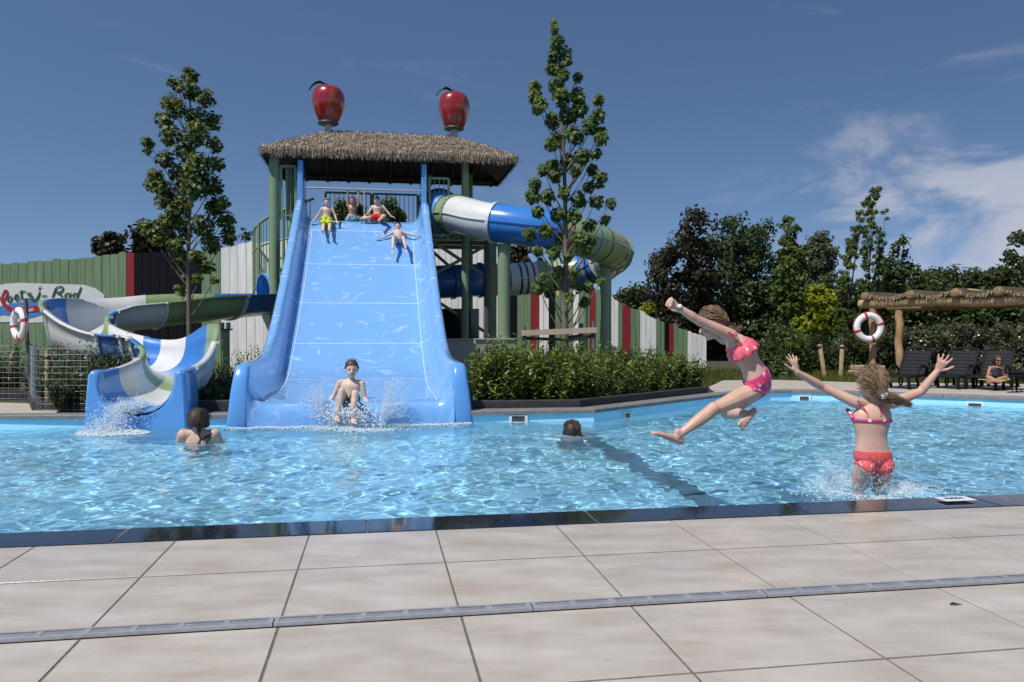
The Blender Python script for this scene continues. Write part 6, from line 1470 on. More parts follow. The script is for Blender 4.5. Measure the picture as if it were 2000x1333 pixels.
        for i in range(strands):
            a = g.uniform(-2.6, 2.6) + math.pi; el = g.uniform(-0.15, 1.45); ce = math.cos(el); out_ = (s.ff * math.cos(a) * 1.05 + s.hs * math.sin(a) * 0.86) * ce + s.hu * math.sin(el)
            p0 = hd + s.hu * 0.022 * k + Vector((out_)) * 0.094 * k
            if tail: 
                t0 = (Vector(tail[0]) - hd).normalized(); m1 = (out_ * 0.72 + t0 * 0.28).normalized(); m2 = (out_ * 0.35 + t0 * 0.65).normalized(); cc = hd + s.hu * 0.022 * k; lift = g.uniform(0.102, 0.114) * k
                pts = [p0, cc + m1 * lift, cc + m2 * lift, Vector(tail[0])] + [Vector(t_) for t_ in tail[1:]]
                jit = Vector(g.normal(0, tail_r * 0.65, 3)); pts = [pts[0]] + [q_ + Vector(g.normal(0, 0.004, 3)) for q_ in pts[1:3]] + [p_ + jit * (1 - 0.2 * q) + Vector(g.normal(0, 0.008, 3)) for q, p_ in enumerate(pts[3:])]; wv_ = Vector(g.normal(0, 0.005, 3)); pts = [q_ + wv_ * math.sin(1.9 * i_ + g.uniform(0, 1)) for i_, q_ in enumerate(pts)]
                pts = pts[:len(pts) - int(g.random() * 2)]
            else:
                dn = (-s.hu * 0.8 + out_ * 0.25 - s.ff * 0.3).normalized(); L_ = spiky if spiky else 0.05 * k; pts = [p0, p0 + (out_ * 0.4 + (dn if not spiky else s.hu * 0.6 + Vector(g.normal(0, 0.3, 3)))) * L_ * 0.5, p0 + ((dn if not spiky else out_ * 0.7 + s.hu * 0.6 + Vector(g.normal(0, 0.3, 3)))) * L_]
            pp = [Vector(q) for q in catmull([tuple(p_) for p_ in pts], 4)]; n_ = len(pp); r0 = g.uniform(0.0013, 0.0031) * k; mb.tube(pp, [r0 * (1 - 0.75 * (j / (n_ - 1)) ** 2) for j in range(n_)], 5, caps=False)
        if strands: s.add('hair_strands', mb, m)
    def shorts(s, m, leg=0.6, top=0.20, off=0.010):
        t_ = s.T['torso']; mask = (s.isnear('torso') & (t_ < top)) | (s.isnear('thighL') & (s.T['thighL'] < leg)) | (s.isnear('thighR') & (s.T['thighR'] < leg))
        s.cloth('swim_shorts', mask, off, m, 0.006)

def brief(p_, top, low):
    pv = np.array(p_.J['pelvis']); ax = np.array((p_.J['neck'] - p_.J['pelvis']).normalized()); la = np.array((p_.J['hpR'] - p_.J['hpL']).normalized()); rel = p_.co - pv
    h_ = rel @ ax; l_ = np.abs(rel @ la); Lt = (p_.J['neck'] - p_.J['pelvis']).length
    return (p_.isnear('torso', 'thighL', 'thighR')) & (h_ < top * Lt) & (h_ > -low + 0.95 * np.clip(l_ - 0.035, 0, 1))
# ---- girl leaping into the pool
g1 = Person('girl leaping through the air above the pool in a pink and coral two piece', 1.0, 0.0046, 7, M_skin)
J = dict(pelvis=P(1481, 748, 5.62), neck=P(1423, 654, 5.62), head=P(1391, 634, 5.66), shL=P(1428, 655, 5.51), shR=P(1414, 662, 5.74), elL=P(1360, 624, 5.44), wrL=P(1322, 599, 5.40), elR=P(1374, 634, 5.92), wrR=P(1338, 612, 6.02),
         hpL=P(1474, 764, 5.55), hpR=P(1484, 756, 5.70), knL=P(1394, 800, 5.42), anL=P(1322, 853, 5.36), toL=P(1274, 845, 5.30), knR=P(1420, 806, 5.80), anR=P(1462, 810, 5.56), toR=P(1446, 836, 5.44))
J['spine'] = P(1466, 700, 5.60)
g1.build(J, (-0.86, 0.35, -0.30), up=(-0.35, 0.0, 0.93), hands={'L': dict(pn=(-0.2, -0.9, -0.2), fist=True, thumb=-1), 'R': dict(pn=(0, 0, -1), curl=0.2)}, feet={'R': Vector((0.25, 0.75, 0.3)), 'L': Vector((0.1, 0, 1))}, slim=1.0, arms=1.1)
g1.hair(M_hair_l, -0.005, 0.03, 0.008, 420, [P(1412, 640, 5.62), P(1428, 646, 5.61), P(1440, 645, 5.6), P(1446, 640, 5.6)], 0.016)
tt = g1.T['torso']; nearT = g1.isnear('torso')
wv = 0.02 * np.sin(g1.co[:, 0] * 60)
g1.cloth('bikini_bottom', brief(g1, 0.17, 0.125) & (nearT | (g1.isnear('thighL') & (g1.T['thighL'] < 0.16)) | (g1.isnear('thighR') & (g1.T['thighR'] < 0.10))), 0.003, M_pr1)
g1.cloth('bikini_top', nearT & (tt > 0.60) & (tt < 0.80) , 0.005, M_pr3)
fr = MB(); rings = []                                     # the loose frill of the top
for j in range(41):
    a = 2 * math.pi * j / 40; ring_ = []
    for u, ex in ((0.80, 1.10), (0.72, 1.22), (0.64, 1.34), (0.58, 1.42)):
        c_ = g1.spine(u); i_ = min(range(len(g1.secs)), key=lambda q: abs((-0.10, 0.0, 0.12, 0.28, 0.42, 0.58, 0.74, 0.86, 0.95, 1.0)[q] - u)); A_, B_ = g1.secs[i_][1], g1.secs[i_][2]; wvv = 1 + 0.05 * math.sin(9 * a) * (ex - 1.08) / 0.2
        ring_.append(c_ + (A_ * math.cos(a) + B_ * math.sin(a)) * ex * wvv)
    rings.append(ring_)
fr.loft(rings); o = g1.add('frill', fr, M_pr3); sm_ = o.modifiers.new('solid', 'SOLIDIFY'); sm_.thickness = 0.003
def strap(person, pts, m, r=0.006):
    mb = MB(); pp = [Vector(q) for q in catmull([tuple(p_) for p_ in pts], 6)]; mb.tube(pp, r, 6); person.add('strap', mb, m)
def surf(person, p_, off=0.003):                          # nearest body point
    i = int(np.argmin(np.linalg.norm(person.co - np.array(p_), axis=1))); return Vector(person.co[i] + person.nr[i] * off)
strap(g1, [surf(g1, P(x, y, 5.40)) for x, y in ((1462, 678), (1452, 667), (1442, 657), (1430, 646))], M_pr3, 0.007)
wb = J['wrL'].lerp(J['elL'], 0.10); dw_ = (J['wrL'] - J['elL']).normalized()
mb = MB().tube([wb - dw_ * 0.011, wb + dw_ * 0.011], 0.0245, 16); g1.add('watch_strap', mb, mat('watch_grey', (0.3, 0.3, 0.32), 0.4))
wn_ = Vector((0.15, -0.9, 0.4)).normalized(); mb = MB().lathe([(0.0, 0.006), (0.014, 0.006), (0.016, 0.0)], c=wb + wn_ * 0.024, n=16, M=wn_.to_track_quat('Z', 'Y').to_matrix().to_4x4()); g1.add('watch_dial', mb, M_white)

# ---- girl landing in the water, seen from behind
g2 = Person('girl with raised arms splashing into the water, seen from behind, coral bikini bottom', 1.0, 0.0046, 7, M_skin)
Z2 = 5.75
J = dict(pelvis=P(1706, 898, Z2), neck=P(1706, 786, Z2 + 0.02), head=P(1704, 750, Z2), shL=P(1670, 786, Z2), shR=P(1744, 787, Z2), elL=P(1606, 756, Z2 + 0.05), wrL=P(1556, 727, Z2 - 0.02), elR=P(1798, 766, Z2 + 0.08), wrR=P(1831, 725, Z2 + 0.05),
         hpL=P(1685, 912, Z2), hpR=P(1727, 910, Z2), knL=P(1676, 975, Z2 + 0.14), anL=P(1682, 1030, Z2 - 0.15), knR=P(1716, 972, Z2 + 0.22), anR=P(1722, 1035, Z2 - 0.05), toL=P(1682, 1062, Z2 - 0.10), toR=P(1722, 1066, Z2 + 0.0), spine=P(1698, 845, Z2 - 0.02))
g2.build(J, (-0.86, 0.50, 0.02), up=(-0.06, 0.05, 1), hands={'L': dict(d=P(1546, 690, Z2) - J['wrL'], pn=(-0.5, 0.8, 0.1), spread=0.45, curl=0.10, thumb=1), 'R': dict(d=P(1850, 690, Z2) - J['wrR'], pn=(0.4, 0.85, 0), spread=0.35, curl=0.10, thumb=-1)}, arms=1.12)
g2.hair(M_hair_l, -0.03, 0.02, 0.010, 650, [P(1722, 772, Z2 - 0.1), P(1742, 779, Z2 - 0.12), P(1762, 785, Z2 - 0.12), P(1778, 791, Z2 - 0.12)], 0.020)
tt = g2.T['torso']; nearT = g2.isnear('torso')
g2.cloth('bikini_bottom', brief(g2, 0.155, 0.125), 0.002, M_pr2)
g2.cloth('bikini_top', nearT & (tt > 0.655) & (tt < 0.715), 0.004, M_pr1)
for x0_, x1_ in ((1690, 1698), (1733, 1727)): strap(g2, [surf(g2, P(a, b, Z2 - 0.12)) for a, b in ((x1_, 812), ((x0_ + x1_) / 2, 800), (x0_, 786), (x0_ - 4, 776))], M_pr1, 0.005)
mb = MB(); 
for q in range(5): c_ = P(1658, 802, Z2 + 0.02) + Vector((0.005 * q, -0.01 * q + 0.02, -0.012 * q)); ellipsoid(mb, c_, (Vector((0.016, 0, 0)), Vector((0, 0.02, 0)), Vector((0.004 * (q % 2), 0, 0.014))), 8)
g2.add('frill', mb, M_pr1)
mb = MB(); hc = P(1727, 772, Z2 - 0.135)
for a, b in (((-0.022, 0, -0.006), (0.02, 0, 0.012)), ((-0.015, 0, -0.014), (0.024, 0, -0.004)), ((-0.018, 0, -0.022), (0.01, 0, -0.018))): mb.bar(hc + Vector(a), hc + Vector(b), 0.012, 0.010)
g2.add('hair_clip', mb, M_white)

# ---- boy at the foot of the wide slide
b1 = Person('boy with short brown hair shooting off the wide slide with knees up, teal trunks', 0.98, 0.0062, 3, M_skin_p)
J = dict(pelvis=P(680, 795, 9.95), neck=P(686, 741, 10.02), head=P(687, 722, 9.98), shL=P(664, 748, 10.0), shR=P(707, 749, 10.0), elL=P(651, 774, 9.98), wrL=P(637, 795, 9.85), elR=P(712, 778, 9.98), wrR=P(728, 800, 9.85),
         hpL=P(672, 797, 9.90), hpR=P(690, 797, 9.90), knL=P(667, 766, 9.62), anL=P(659, 810, 9.55), knR=P(694, 770, 9.62), anR=P(689, 815, 9.53), toL=P(658, 822, 9.36), toR=P(692, 827, 9.33))
b1.build(J, (0.22, -1.0, 0.05), up=(0.0, -0.02, 1), hands={'L': dict(d=(-0.5, -0.2, -0.5), pn=(0, 0, -1), spread=0.3, fr=0.009), 'R': dict(d=(0.5, -0.2, -0.4), pn=(0, 0, -1), spread=0.3, thumb=-1, fr=0.009)}, slim=0.92)
b1.shorts(M_sh_t, 0.75, 0.18, 0.014); b1.hair(M_hair_b, 0.015, 0.060, 0.008, 70, None, 0, 0.03)
# ---- children at the top of the slide
def bedp(px, py, h): return on_bed(px, py, h)
pA_ = bedp(637, 434, 0.07)
bA = Person('boy in lime and black shorts sitting at the top edge of the slide', 0.80, 0.008, 2, M_skin_p); Za = pA_.y
J = dict(pelvis=P(637.5, 428, Za), neck=P(639, 404.5, Za), head=P(639, 396, Za - 0.02), shL=P(629, 408, Za), shR=P(649, 408.5, Za), elL=P(622.5, 419, Za), wrL=P(614, 430, Za - 0.05), elR=P(654.5, 421, Za), wrR=P(657.5, 432, Za - 0.05),
         hpL=P(632.5, 430, Za - 0.03), hpR=P(642.5, 430, Za - 0.03), knL=P(631.5, 440, Za - 0.30), knR=P(644, 440, Za - 0.30), anL=P(631, 453, Za - 0.62), anR=P(643, 453, Za - 0.62), toL=P(630, 450, Za - 0.74), toR=P(644, 450, Za - 0.74))
bA.build(J, (0.05, -1, -0.1), hands={'L': dict(d=(-0.5, -0.2, -0.3), pn=(0, 0, -1), fr=0.010), 'R': dict(d=(0.3, -0.4, -0.3), pn=(0, 0, -1), thumb=-1, fr=0.010)}, slim=0.9)
bA.shorts(M_sh_y, 0.85, 0.20, 0.016); bA.hair(M_hair_l, 0.035, 0.05, 0.010)
bar_p = S0 + U * 7.62; Zb = (S0 + U * 7.62 + V * -0.32).y + 0.03; barz = BARZ
def barpt(px): 
    for v in np.linspace(-1.2, 1.2, 241):
        q = S0 + U * 7.62 + V * v
        if q.x / q.y * FPX + 1000 >= px: return Vector((q.x, q.y, barz))
bB = Person('boy hanging by both hands from the grab bar at the slide top', 0.80, 0.008, 2, M_skin_t)
hL, hR = barpt(680), barpt(700); Zb = hL.y
J = dict(pelvis=P(687, 425, Zb + 0.02), neck=P(688.5, 401, Zb), head=P(688.5, 394, Zb - 0.03), shL=P(679, 402, Zb), shR=P(698.5, 402, Zb), elL=P(678.5, 387, Zb), wrL=hL - Vector((0, 0, 0.065)), elR=P(699.5, 387, Zb), wrR=hR - Vector((0, 0, 0.065)),
         hpL=P(682.5, 427, Zb), hpR=P(691.5, 427, Zb), knL=P(678, 431, Zb + 0.30), knR=P(694, 431, Zb + 0.30), anL=P(680, 437, Zb + 0.62), anR=P(690, 437, Zb + 0.62), toL=P(680, 432, Zb + 0.66), toR=P(690, 432, Zb + 0.66))
bB.build(J, (0.0, -1, -0.25), up=(0, 0, 1), hands={'L': dict(d=(0, 0, 1), pn=(0, -1, 0), fist=True, fr=0.010), 'R': dict(d=(0, 0, 1), pn=(0, -1, 0), fist=True, thumb=-1, fr=0.010)}, slim=0.88)
bB.shorts(M_sh_p, 0.8, 0.22, 0.016); bB.hair(M_hair_b, 0.03, 0.05, 0.010)
bC = Person('boy in red shorts sitting sideways at the slide top with one leg stretched', 0.82, 0.008, 2, M_skin_p); Zc = bedp(735, 431, 0.06).y
J = dict(pelvis=P(737, 423, Zc), neck=P(736.5, 401.5, Zc), head=P(735, 392.5, Zc - 0.03), shL=P(727, 404, Zc), shR=P(747.5, 403.5, Zc), elL=P(722, 413, Zc - 0.05), wrL=P(715, 421, Zc - 0.05), elR=P(756, 413.5, Zc), wrR=P(763.5, 422.5, Zc - 0.03),
         hpL=P(731, 425, Zc - 0.04), hpR=P(742, 425, Zc - 0.04), knL=P(717, 426, Zc - 0.12), anL=P(704, 427.5, Zc - 0.12), toL=P(699, 423, Zc - 0.16), knR=P(750, 422, Zc - 0.25), anR=P(741, 430, Zc - 0.45), toR=P(740, 433, Zc - 0.58))
bC.build(J, (-0.15, -1, 0.0), hands={'L': dict(d=(-0.5, -0.2, -0.2), pn=(0, 0, -1), fr=0.010), 'R': dict(d=(0.6, -0.2, -0.2), pn=(0, 0, -1), thumb=-1, fr=0.010)}, slim=0.9)
bC.shorts(M_sh_r, 0.62, 0.20, 0.016); bC.hair(M_hair_d, 0.02, 0.05, 0.016, 40)
bD = Person('wet haired child sliding down the bed with arms spread wide', 0.78, 0.008, 2, M_skin_p)
pd_ = bedp(778, 470, 0.08); Zd = pd_.y
J = dict(pelvis=P(778, 466, Zd), neck=P(777.5, 451, Zd + 0.22), head=P(777.5, 443, Zd + 0.20), shL=P(767.5, 454, Zd + 0.2), shR=P(788, 454, Zd + 0.2), elL=P(756, 461.5, Zd + 0.12), wrL=P(744, 466, Zd + 0.05), elR=P(803, 459, Zd + 0.15), wrR=P(817, 461.5, Zd + 0.15),
         hpL=P(773, 468, Zd - 0.05), hpR=P(783, 468, Zd - 0.05), knL=P(768.5, 465, Zd - 0.38), knR=P(788, 464.5, Zd - 0.38), anL=P(767, 488, Zd - 0.62), anR=P(793, 487.5, Zd - 0.62), toL=P(766.5, 494, Zd - 0.72), toR=P(794.5, 493.5, Zd - 0.72))
bD.build(J, (0.0, -1, -0.05), up=(0, 0.1, 1), hands={'L': dict(d=(-1, -0.2, -0.3), pn=(0, 0, -1), fr=0.010), 'R': dict(d=(1, 0.1, 0.0), pn=(0, 0, -1), thumb=-1, fr=0.010)}, slim=0.88)
bD.shorts(M_sh_g, 0.5, 0.2, 0.010); bD.hair(M_hair_d, 0.01, 0.045, 0.008)
# ---- woman standing in the pool
w1 = Person('woman with tied brown hair and black crossed straps standing chest deep in the pool', 1.12, 0.0065, 3, M_skin)
Zw = 8.2; J = dict(pelvis=P(388, 868, Zw) + Vector((0, 0.05, -0.42)), neck=P(388.5, 842, Zw), head=P(388.5, 824, Zw + 0.01), shL=P(359, 850, Zw), shR=P(418, 850, Zw), elL=P(349, 869, Zw + 0.08) + Vector((0, 0, -0.03)), elR=P(431, 869, Zw + 0.08) + Vector((0, 0, -0.03)), wrL=P(352, 874, Zw + 0.30) + Vector((0, 0, -0.05)), wrR=P(428, 874, Zw + 0.30) + Vector((0, 0, -0.05)))
b_ = J['pelvis']; J.update(hpL=b_ + Vector((-0.09, 0, -0.03)), hpR=b_ + Vector((0.09, 0, -0.03)), knL=b_ + Vector((-0.1, 0.25, -0.2)), knR=b_ + Vector((0.1, 0.25, -0.2)), anL=b_ + Vector((-0.1, 0.0, -0.42)), anR=b_ + Vector((0.1, 0.0, -0.42)), toL=b_ + Vector((-0.1, 0.16, -0.45)), toR=b_ + Vector((0.1, 0.16, -0.45)))
w1.build(J, (0.05, 1, 0), up=(0, 0, 1), hands={'L': dict(d=(0.2, 1, 0), pn=(0, 0, -1)), 'R': dict(d=(-0.2, 1, 0), pn=(0, 0, -1), thumb=-1)}, arms=1.5)
w1.hair(M_hair_b, -0.06, 0.03, 0.012, 220, [P(388, 818, Zw - 0.12), P(389, 828, Zw - 0.135), P(389.5, 836, Zw - 0.12), P(390, 843, Zw - 0.10)], 0.020)
tt = w1.T['torso']; w1.cloth('swimsuit', w1.isnear('torso') & (tt < 0.42), 0.004, M_blk)
for sg in (-1, 1): strap(w1, [surf(w1, P(388 + sg * a, b, Zw - 0.2), 0.004) for a, b in ((15, 839.5), (7, 847), (0, 854), (-7, 862), (-14, 870))], M_blk, 0.0075)
# ---- swimmer
w2 = Person('swimmer with wet dark hair, only the head above the water', 1.05, 0.0075, 2, M_skin)
Zs = 8.85; hd_ = P(1117, 845, Zs); b_ = Vector((0, 0, 0))
def off(x, y, z): return hd_ + Vector((x, y, z))
J = dict(head=hd_, neck=off(0.0, -0.06, -0.12), pelvis=off(-0.02, -0.03, -0.62), shL=off(-0.13, -0.09, -0.17), shR=off(0.13, -0.09, -0.17), elL=off(-0.25, 0.06, -0.21), elR=off(0.24, 0.06, -0.19), wrL=off(-0.14, 0.26, -0.19), wrR=off(0.12, 0.26, -0.18), hpL=off(-0.10, -0.03, -0.65), hpR=off(0.06, -0.03, -0.65), knL=off(-0.11, 0.2, -0.80), knR=off(0.06, 0.2, -0.80), anL=off(-0.1, -0.1, -0.93), anR=off(0.06, -0.1, -0.93), toL=off(-0.1, 0.05, -0.95), toR=off(0.06, 0.05, -0.95))
w2.build(J, (0.1, 1, 0.1), up=(0, 0.1, 1), hands={'L': dict(d=(0.2, 1, 0), pn=(0, 0, -1)), 'R': dict(d=(-0.2, 1, 0), pn=(0, 0, -1), thumb=-1)})
w2.hair(M_hair_b, -0.09, 0.04, 0.008, 160, [hd_ + Vector((0.03, -0.06, 0.10)), hd_ + Vector((0.06, -0.11, 0.06)), hd_ + Vector((0.085, -0.12, -0.02)), hd_ + Vector((0.10, -0.11, -0.09))], 0.014)
w2.shorts(M_blk, 0.3, 0.6, 0.004)
# ---- woman reading on the lounger
w3 = Person('woman in sunglasses and dark bikini reading on the black lounger', 0.80, 0.007, 2, M_skin_t)
Zl = 14.0; J = dict(pelvis=P(1948, 741, Zl), neck=P(1949, 716.5, Zl + 0.13), head=P(1949, 705, Zl + 0.10), shL=P(1934, 719, Zl + 0.10), shR=P(1962, 719, Zl + 0.10), elL=P(1929, 733, Zl - 0.02), elR=P(1967, 735, Zl - 0.02), wrL=P(1938, 731, Zl - 0.22), wrR=P(1957, 731, Zl - 0.22),
         hpL=P(1942, 743, Zl - 0.05), hpR=P(1954, 743, Zl - 0.05), knL=P(1930, 737, Zl - 0.32), knR=P(1963, 738, Zl - 0.30), anL=P(1946, 745, Zl - 0.52), anR=P(1938, 745, Zl - 0.50), toL=P(1956, 747, Zl - 0.56), toR=P(1927, 748, Zl - 0.58))
w3.build(J, (-0.1, -1, -0.25), up=(0, 0.05, 1), hands={'L': dict(d=(0.5, -0.3, 0.3), pn=(0.5, 0, 0.5), curl=0.5), 'R': dict(d=(-0.5, -0.3, 0.3), pn=(-0.5, 0, 0.5), curl=0.5, thumb=-1)}, slim=0.95)
w3.hair(M_hair_b, -0.03, 0.045, 0.014, 60, [P(1942, 712, Zl + 0.12), P(1941, 720, Zl + 0.10), P(1940, 727, Zl + 0.08)], 0.02)
tt = w3.T['torso']; w3.cloth('bikini_top', w3.isnear('torso') & (tt > 0.58) & (tt < 0.74), 0.005, M_blk); w3.cloth('bikini_bottom', w3.isnear('torso') & (tt < 0.15), 0.005, M_blk)
mb = MB(); hh, ff_, ss_ = J['head'], w3.ff, w3.hs
for sg in (-1, 1): ellipsoid(mb, hh + ff_ * 0.074 + ss_ * sg * 0.027 + w3.hu * 0.006, (ss_ * 0.024, ff_ * 0.008, w3.hu * 0.017), 12)
mb.bar(hh + ff_ * 0.078 - ss_ * 0.02 + w3.hu * 0.008, hh + ff_ * 0.078 + ss_ * 0.02 + w3.hu * 0.008, 0.004, 0.004); w3.add('sunglasses', mb, M_eye)
bk = thing('book', 'open dark book in the hands of the woman on the lounger', 'book', P(1947.5, 727, Zl - 0.27)); 
for sg in (-1, 1): MB().box((sg * 0.045, 0, 0), (0.088, 0.012, 0.12), M=Matrix.Rotation(R(-22), 4, 'X') @ Matrix.Rotation(sg * 0.2, 4, 'Z')).build('cover', M_blk, bk)
tw = thing('towel', 'yellow towel hanging over the edge of the occupied lounger', 'towel', tuple(P(1950, 745, Zl - 0.1)))
rg = []
for i, (y, z) in enumerate(((0.35, 0.035), (0.1, 0.028), (-0.25, 0.030), (-0.45, 0.03))): rg.append([Vector((x, y, z + 0.006 * math.sin(7 * x + i) - (0.16 if abs(x) > 0.27 else 0))) for x in (-0.19, -0.185, -0.13, 0.0, 0.13, 0.185, 0.19)])
o = MB().loft(rg).build('cloth', mat('yellow_towel', (0.42, 0.36, 0.14), 0.9, var=0.12, vscale=14, bump=0.3, bscale=120), tw); tw.rotation_euler.z = LR; o.modifiers.new('solid', 'SOLIDIFY').thickness = 0.012
for p_ in (g2, w1, w2): p_.body.cycles.is_caustics_receiver = True

# ================================================================ splashes
M_spray = mat('spray', (0.88, 0.93, 0.97), 0.15, spec=0.5, trl=0.5)
M_foam = mat('foam', (0.84, 0.90, 0.93), 0.5, trl=0.3)
M_sheet = bpy.data.materials.new('water_sheet'); M_sheet.use_nodes = True; t_ = M_sheet.node_tree; t_.nodes.clear()
o_ = t_.nodes.new('ShaderNodeOutputMaterial'); tr_ = t_.nodes.new('ShaderNodeBsdfTransparent'); gl_ = t_.nodes.new('ShaderNodeBsdfPrincipled'); lw_ = t_.nodes.new('ShaderNodeLayerWeight'); mr_ = t_.nodes.new('ShaderNodeMapRange'); mx_ = t_.nodes.new('ShaderNodeMixShader')
gl_.inputs['Base Color'].default_value = (0.75, 0.85, 0.92, 1); gl_.inputs['Roughness'].default_value = 0.05; lw_.inputs[0].default_value = 0.35; mr_.inputs[3].default_value = 0.04; mr_.inputs[4].default_value = 0.30
t_.links.new(lw_.outputs['Facing'], mr_.inputs[0]); t_.links.new(mr_.outputs[0], mx_.inputs[0]); t_.links.new(tr_.outputs[0], mx_.inputs[1]); t_.links.new(gl_.outputs[0], mx_.inputs[2]); t_.links.new(mx_.outputs[0], o_.inputs[0])
bm = bmesh.new(); bmesh.ops.create_icosphere(bm, subdivisions=1, radius=1.0); ICO_V = np.array([v.co[:] for v in bm.verts]); ICO_F = np.array([[v.index for v in f.verts] for f in bm.faces]); bm.free()
gs = np.random.default_rng(77)
def drops(name, label, pos, rad, m, stretch=None, squash=1.0):
    pos = np.asarray(pos); rad = np.asarray(rad); N = len(pos); nv, nf = len(ICO_V), len(ICO_F)
    V_ = ICO_V[None] * rad[:, None, None] * (1 + gs.normal(0, 0.12, (N, nv, 1)))
    V_[:, :, 2] *= squash
    if stretch is not None: V_ = V_ + (np.sum(V_ * stretch[:, None, :], 2, keepdims=True)) * stretch[:, None, :] * gs.uniform(0.3, 2.0, (N, 1, 1))
    c_ = pos.mean(0); co = (V_ + (pos - c_)[:, None, :]).reshape(-1); F = (ICO_F[None] + (np.arange(N) * nv)[:, None, None]).reshape(-1, 3)
    me = bpy.data.meshes.new(name); me.vertices.add(N * nv); me.vertices.foreach_set('co', co); me.loops.add(len(F) * 3); me.loops.foreach_set('vertex_index', F.reshape(-1).astype(np.int32))
    me.polygons.add(len(F)); me.polygons.foreach_set('loop_start', np.arange(0, len(F) * 3, 3, dtype=np.int32)); me.materials.append(m); me.update(calc_edges=True); me.polygons.foreach_set('use_smooth', [True] * len(F))
    o = obj_from(name, me); o.location = c_; tag(o, label, 'splash', kind='stuff'); return o
def unit(a): return a / (np.linalg.norm(a, axis=1, keepdims=True) + 1e-9)
def water_z(x, y): return WATER + wave_field(np.asarray(x, float), np.asarray(y, float))
# water rushing out of the flume
c_ = FEND; d = FDIR; N = 5200
u = gs.random(N) ** 0.8; ctr = np.array(c_)[None] + np.array(d)[None] * (u[:, None] * 0.95 - 0.35); ctr[:, 0] -= 0.22 * u; ctr[:, 2] = np.where(u < 0.42, c_.z + 0.05, np.maximum(WATER, c_.z + 0.06 - (u - 0.42) ** 2 * 1.6))
j = gs.normal(size=(N, 3)) * np.array([0.085, 0.06, 0.05]) * (0.6 + u[:, None]); j[:, 2] = np.abs(j[:, 2]) * (0.4 + 1.2 * gs.random(N) ** 2)
drops('splash', 'white rush of water pouring from the narrow flume into the pool', ctr + j, gs.uniform(0.002, 0.0068, N) * gs.uniform(0.5, 1.2, N), M_spray, unit(gs.normal(size=(N, 3)) + np.array([-0.3, -1, 0.2])))
N = 1500; a = gs.uniform(0, 6.28, N); r = np.sqrt(gs.random(N)); X = (218 - 1000) / FPX * 8.95 + np.cos(a) * r * 0.40 + 0.02; Y = 8.95 + np.sin(a) * r * 0.24
drops('foam', 'patch of white foam on the pool below the narrow flume', np.column_stack([X, Y, water_z(X, Y) + 0.004 + 0.03 * gs.random(N) * (1 - r)]), gs.uniform(0.006, 0.022, N), M_foam, None, 0.4)
# around the boy
for sg, cx, hgt in ((-1, 640, 0.40), (1, 742, 0.46)):
    N = 3600; b_ = np.array(P(cx, 812, 9.68)); t_ = gs.random(N); lat = sg * (0.02 + 0.30 * t_ * gs.uniform(0.2, 1.2, N)); hh = hgt * np.sin(np.pi * np.clip(t_ * 0.62 + 0.05, 0, 1)) * gs.random(N) ** 1.3
    pos = b_[None] + np.column_stack([lat, gs.normal(0, 0.07, N), hh - 0.02]); drops('splash', 'spray thrown up beside the boy at the slide foot', pos, gs.uniform(0.0013, 0.0038, N) * gs.uniform(0.5, 1.2, N), M_spray, unit(gs.normal(size=(N, 3)) * 0.5 + np.array([sg * 0.8, 0, 1.0]))).__setitem__('group', 'spray beside the boy')
N = 1300; pos = np.array(P(682, 815, 9.55))[None] + gs.normal(size=(N, 3)) * np.array([0.16, 0.07, 0.07]); drops('splash', 'white water under the feet of the boy at the slide foot', pos, gs.uniform(0.003, 0.010, N), M_spray, unit(gs.normal(size=(N, 3))))
N = 420; pos = np.column_stack([gs.uniform(-0.9, 0.9, N), np.zeros(N), np.zeros(N)]); pos = np.array([np.array(P(690 + 155 * x, 790, 9.75)) for x in pos[:, 0]]) + np.column_stack([gs.normal(0, 0.1, N), gs.normal(0, 0.15, N), np.abs(gs.normal(0, 0.22, N))])
drops('splash', 'scattered flying drops in front of the slide bed', pos, gs.uniform(0.0025, 0.006, N), M_spray)
# foam line where the wide slide meets the water
N = 2200; v = gs.uniform(-1.45, 1.45, N); q = np.array([np.array(S0 + V * a_) for a_ in v]); dist = np.abs(gs.normal(0, 0.07, N)) + 0.03; X = q[:, 0] - U.x * dist; Y = q[:, 1] - U.y * dist
drops('foam', 'thin line of white foam where the wide slide meets the pool', np.column_stack([X, Y, water_z(X, Y) + 0.003 + 0.012 * gs.random(N)]), gs.uniform(0.003, 0.012, N), M_foam, None, 0.5)
N = 900; X = (690 - 1000) / FPX * 9.2 + gs.normal(0, 0.28, N); Y = 9.22 + gs.normal(0, 0.10, N)
drops('foam', 'broken white water just in front of the boy', np.column_stack([X, Y, water_z(X, Y) + 0.004 + 0.02 * gs.random(N)]), gs.uniform(0.004, 0.014, N), M_foam, None, 0.45)
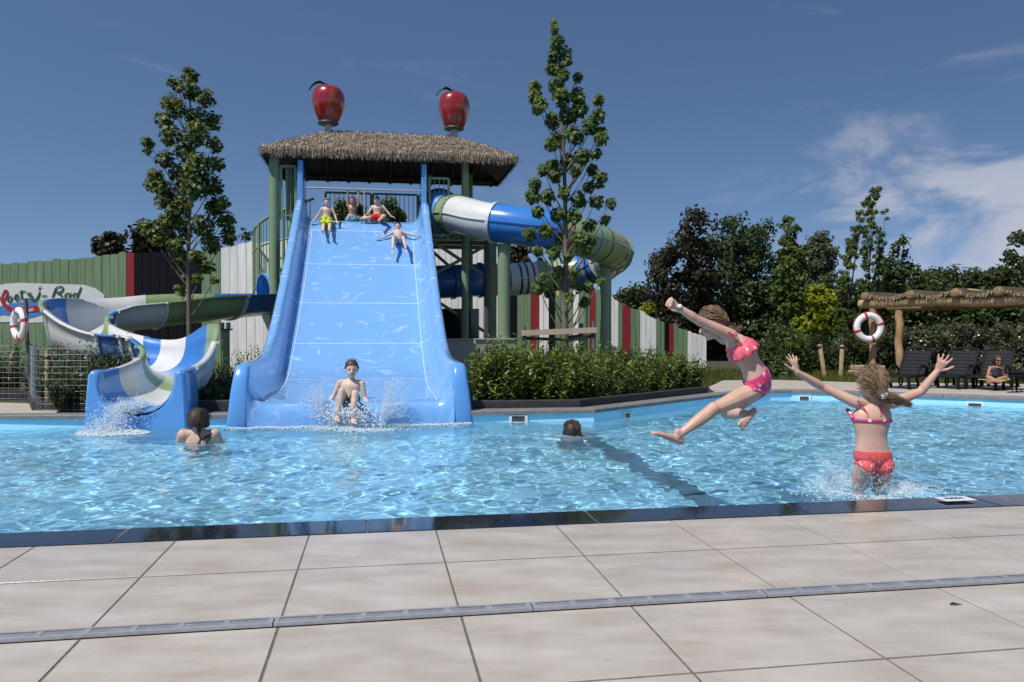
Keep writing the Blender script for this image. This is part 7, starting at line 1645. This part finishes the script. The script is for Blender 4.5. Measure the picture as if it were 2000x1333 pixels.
# around the landing girl: torn sheets of clear water and drops
gc = P(1695, 962, Z2); gx, gy = gc.x, Z2 + 0.02
sh = thing('water_crown', 'clear sheets of water rising round the hips of the landing girl', 'splash'); tag(sh, kind='stuff')
for k, (r0, hgt, n_) in enumerate(((0.20, 0.20, 72), (0.29, 0.11, 84))):
    rings = []
    for j in range(n_):
        a = 2 * math.pi * j / n_; w_ = 0.5 + 0.5 * math.sin(3 * a + k * 2) * math.sin(5 * a + 1) + gs.normal(0, 0.16); side = 0.75 + 0.45 * (-math.cos(a)); H_ = hgt * max(0.12, w_) * side; col = []
        for q in range(7):
            u = q / 6; rr = r0 * (1 - 0.15 * u) + 0.20 * u * u * (0.6 + 0.4 * w_) + gs.normal(0, 0.006); col.append(Vector((gx + math.cos(a) * rr, gy + math.sin(a) * rr * 0.75, WATER - 0.02 + (H_ + 0.02) * math.sin(u * 1.5))))
        rings.append(col)
    rings.append(rings[0]); o = MB().loft(rings).build('water_sheet', M_sheet, sh); ss = o.modifiers.new('sub', 'SUBSURF'); ss.levels = 1; ss.render_levels = 1
N = 2200; a = gs.uniform(0, 6.28, N); t_ = gs.random(N); rr = 0.17 + 0.42 * t_ * gs.random(N); hh = (0.02 + 0.40 * gs.random(N) ** 2.0 * np.exp(-2.2 * t_)) * (1.0 + 0.5 * (-np.cos(a)))
pos = np.column_stack([gx + np.cos(a) * rr, gy + np.sin(a) * rr * 0.7, WATER + hh]); drops('splash', 'spray of drops round the landing girl', pos, gs.uniform(0.0009, 0.0034, N) * gs.uniform(0.5, 1.1, N), M_spray, unit(np.column_stack([np.cos(a) * 0.6, np.sin(a) * 0.4, np.ones(N)])))
N = 1500; a = gs.uniform(0, 6.28, N); rr = 0.18 + np.abs(gs.normal(0, 0.16, N)); X = gx + np.cos(a) * rr; Y = gy + np.sin(a) * rr
drops('foam', 'ring of foam and bubbles round the landing girl', np.column_stack([X, Y, water_z(X, Y) + 0.002]), gs.uniform(0.002, 0.009, N), M_foam, None, 0.45)
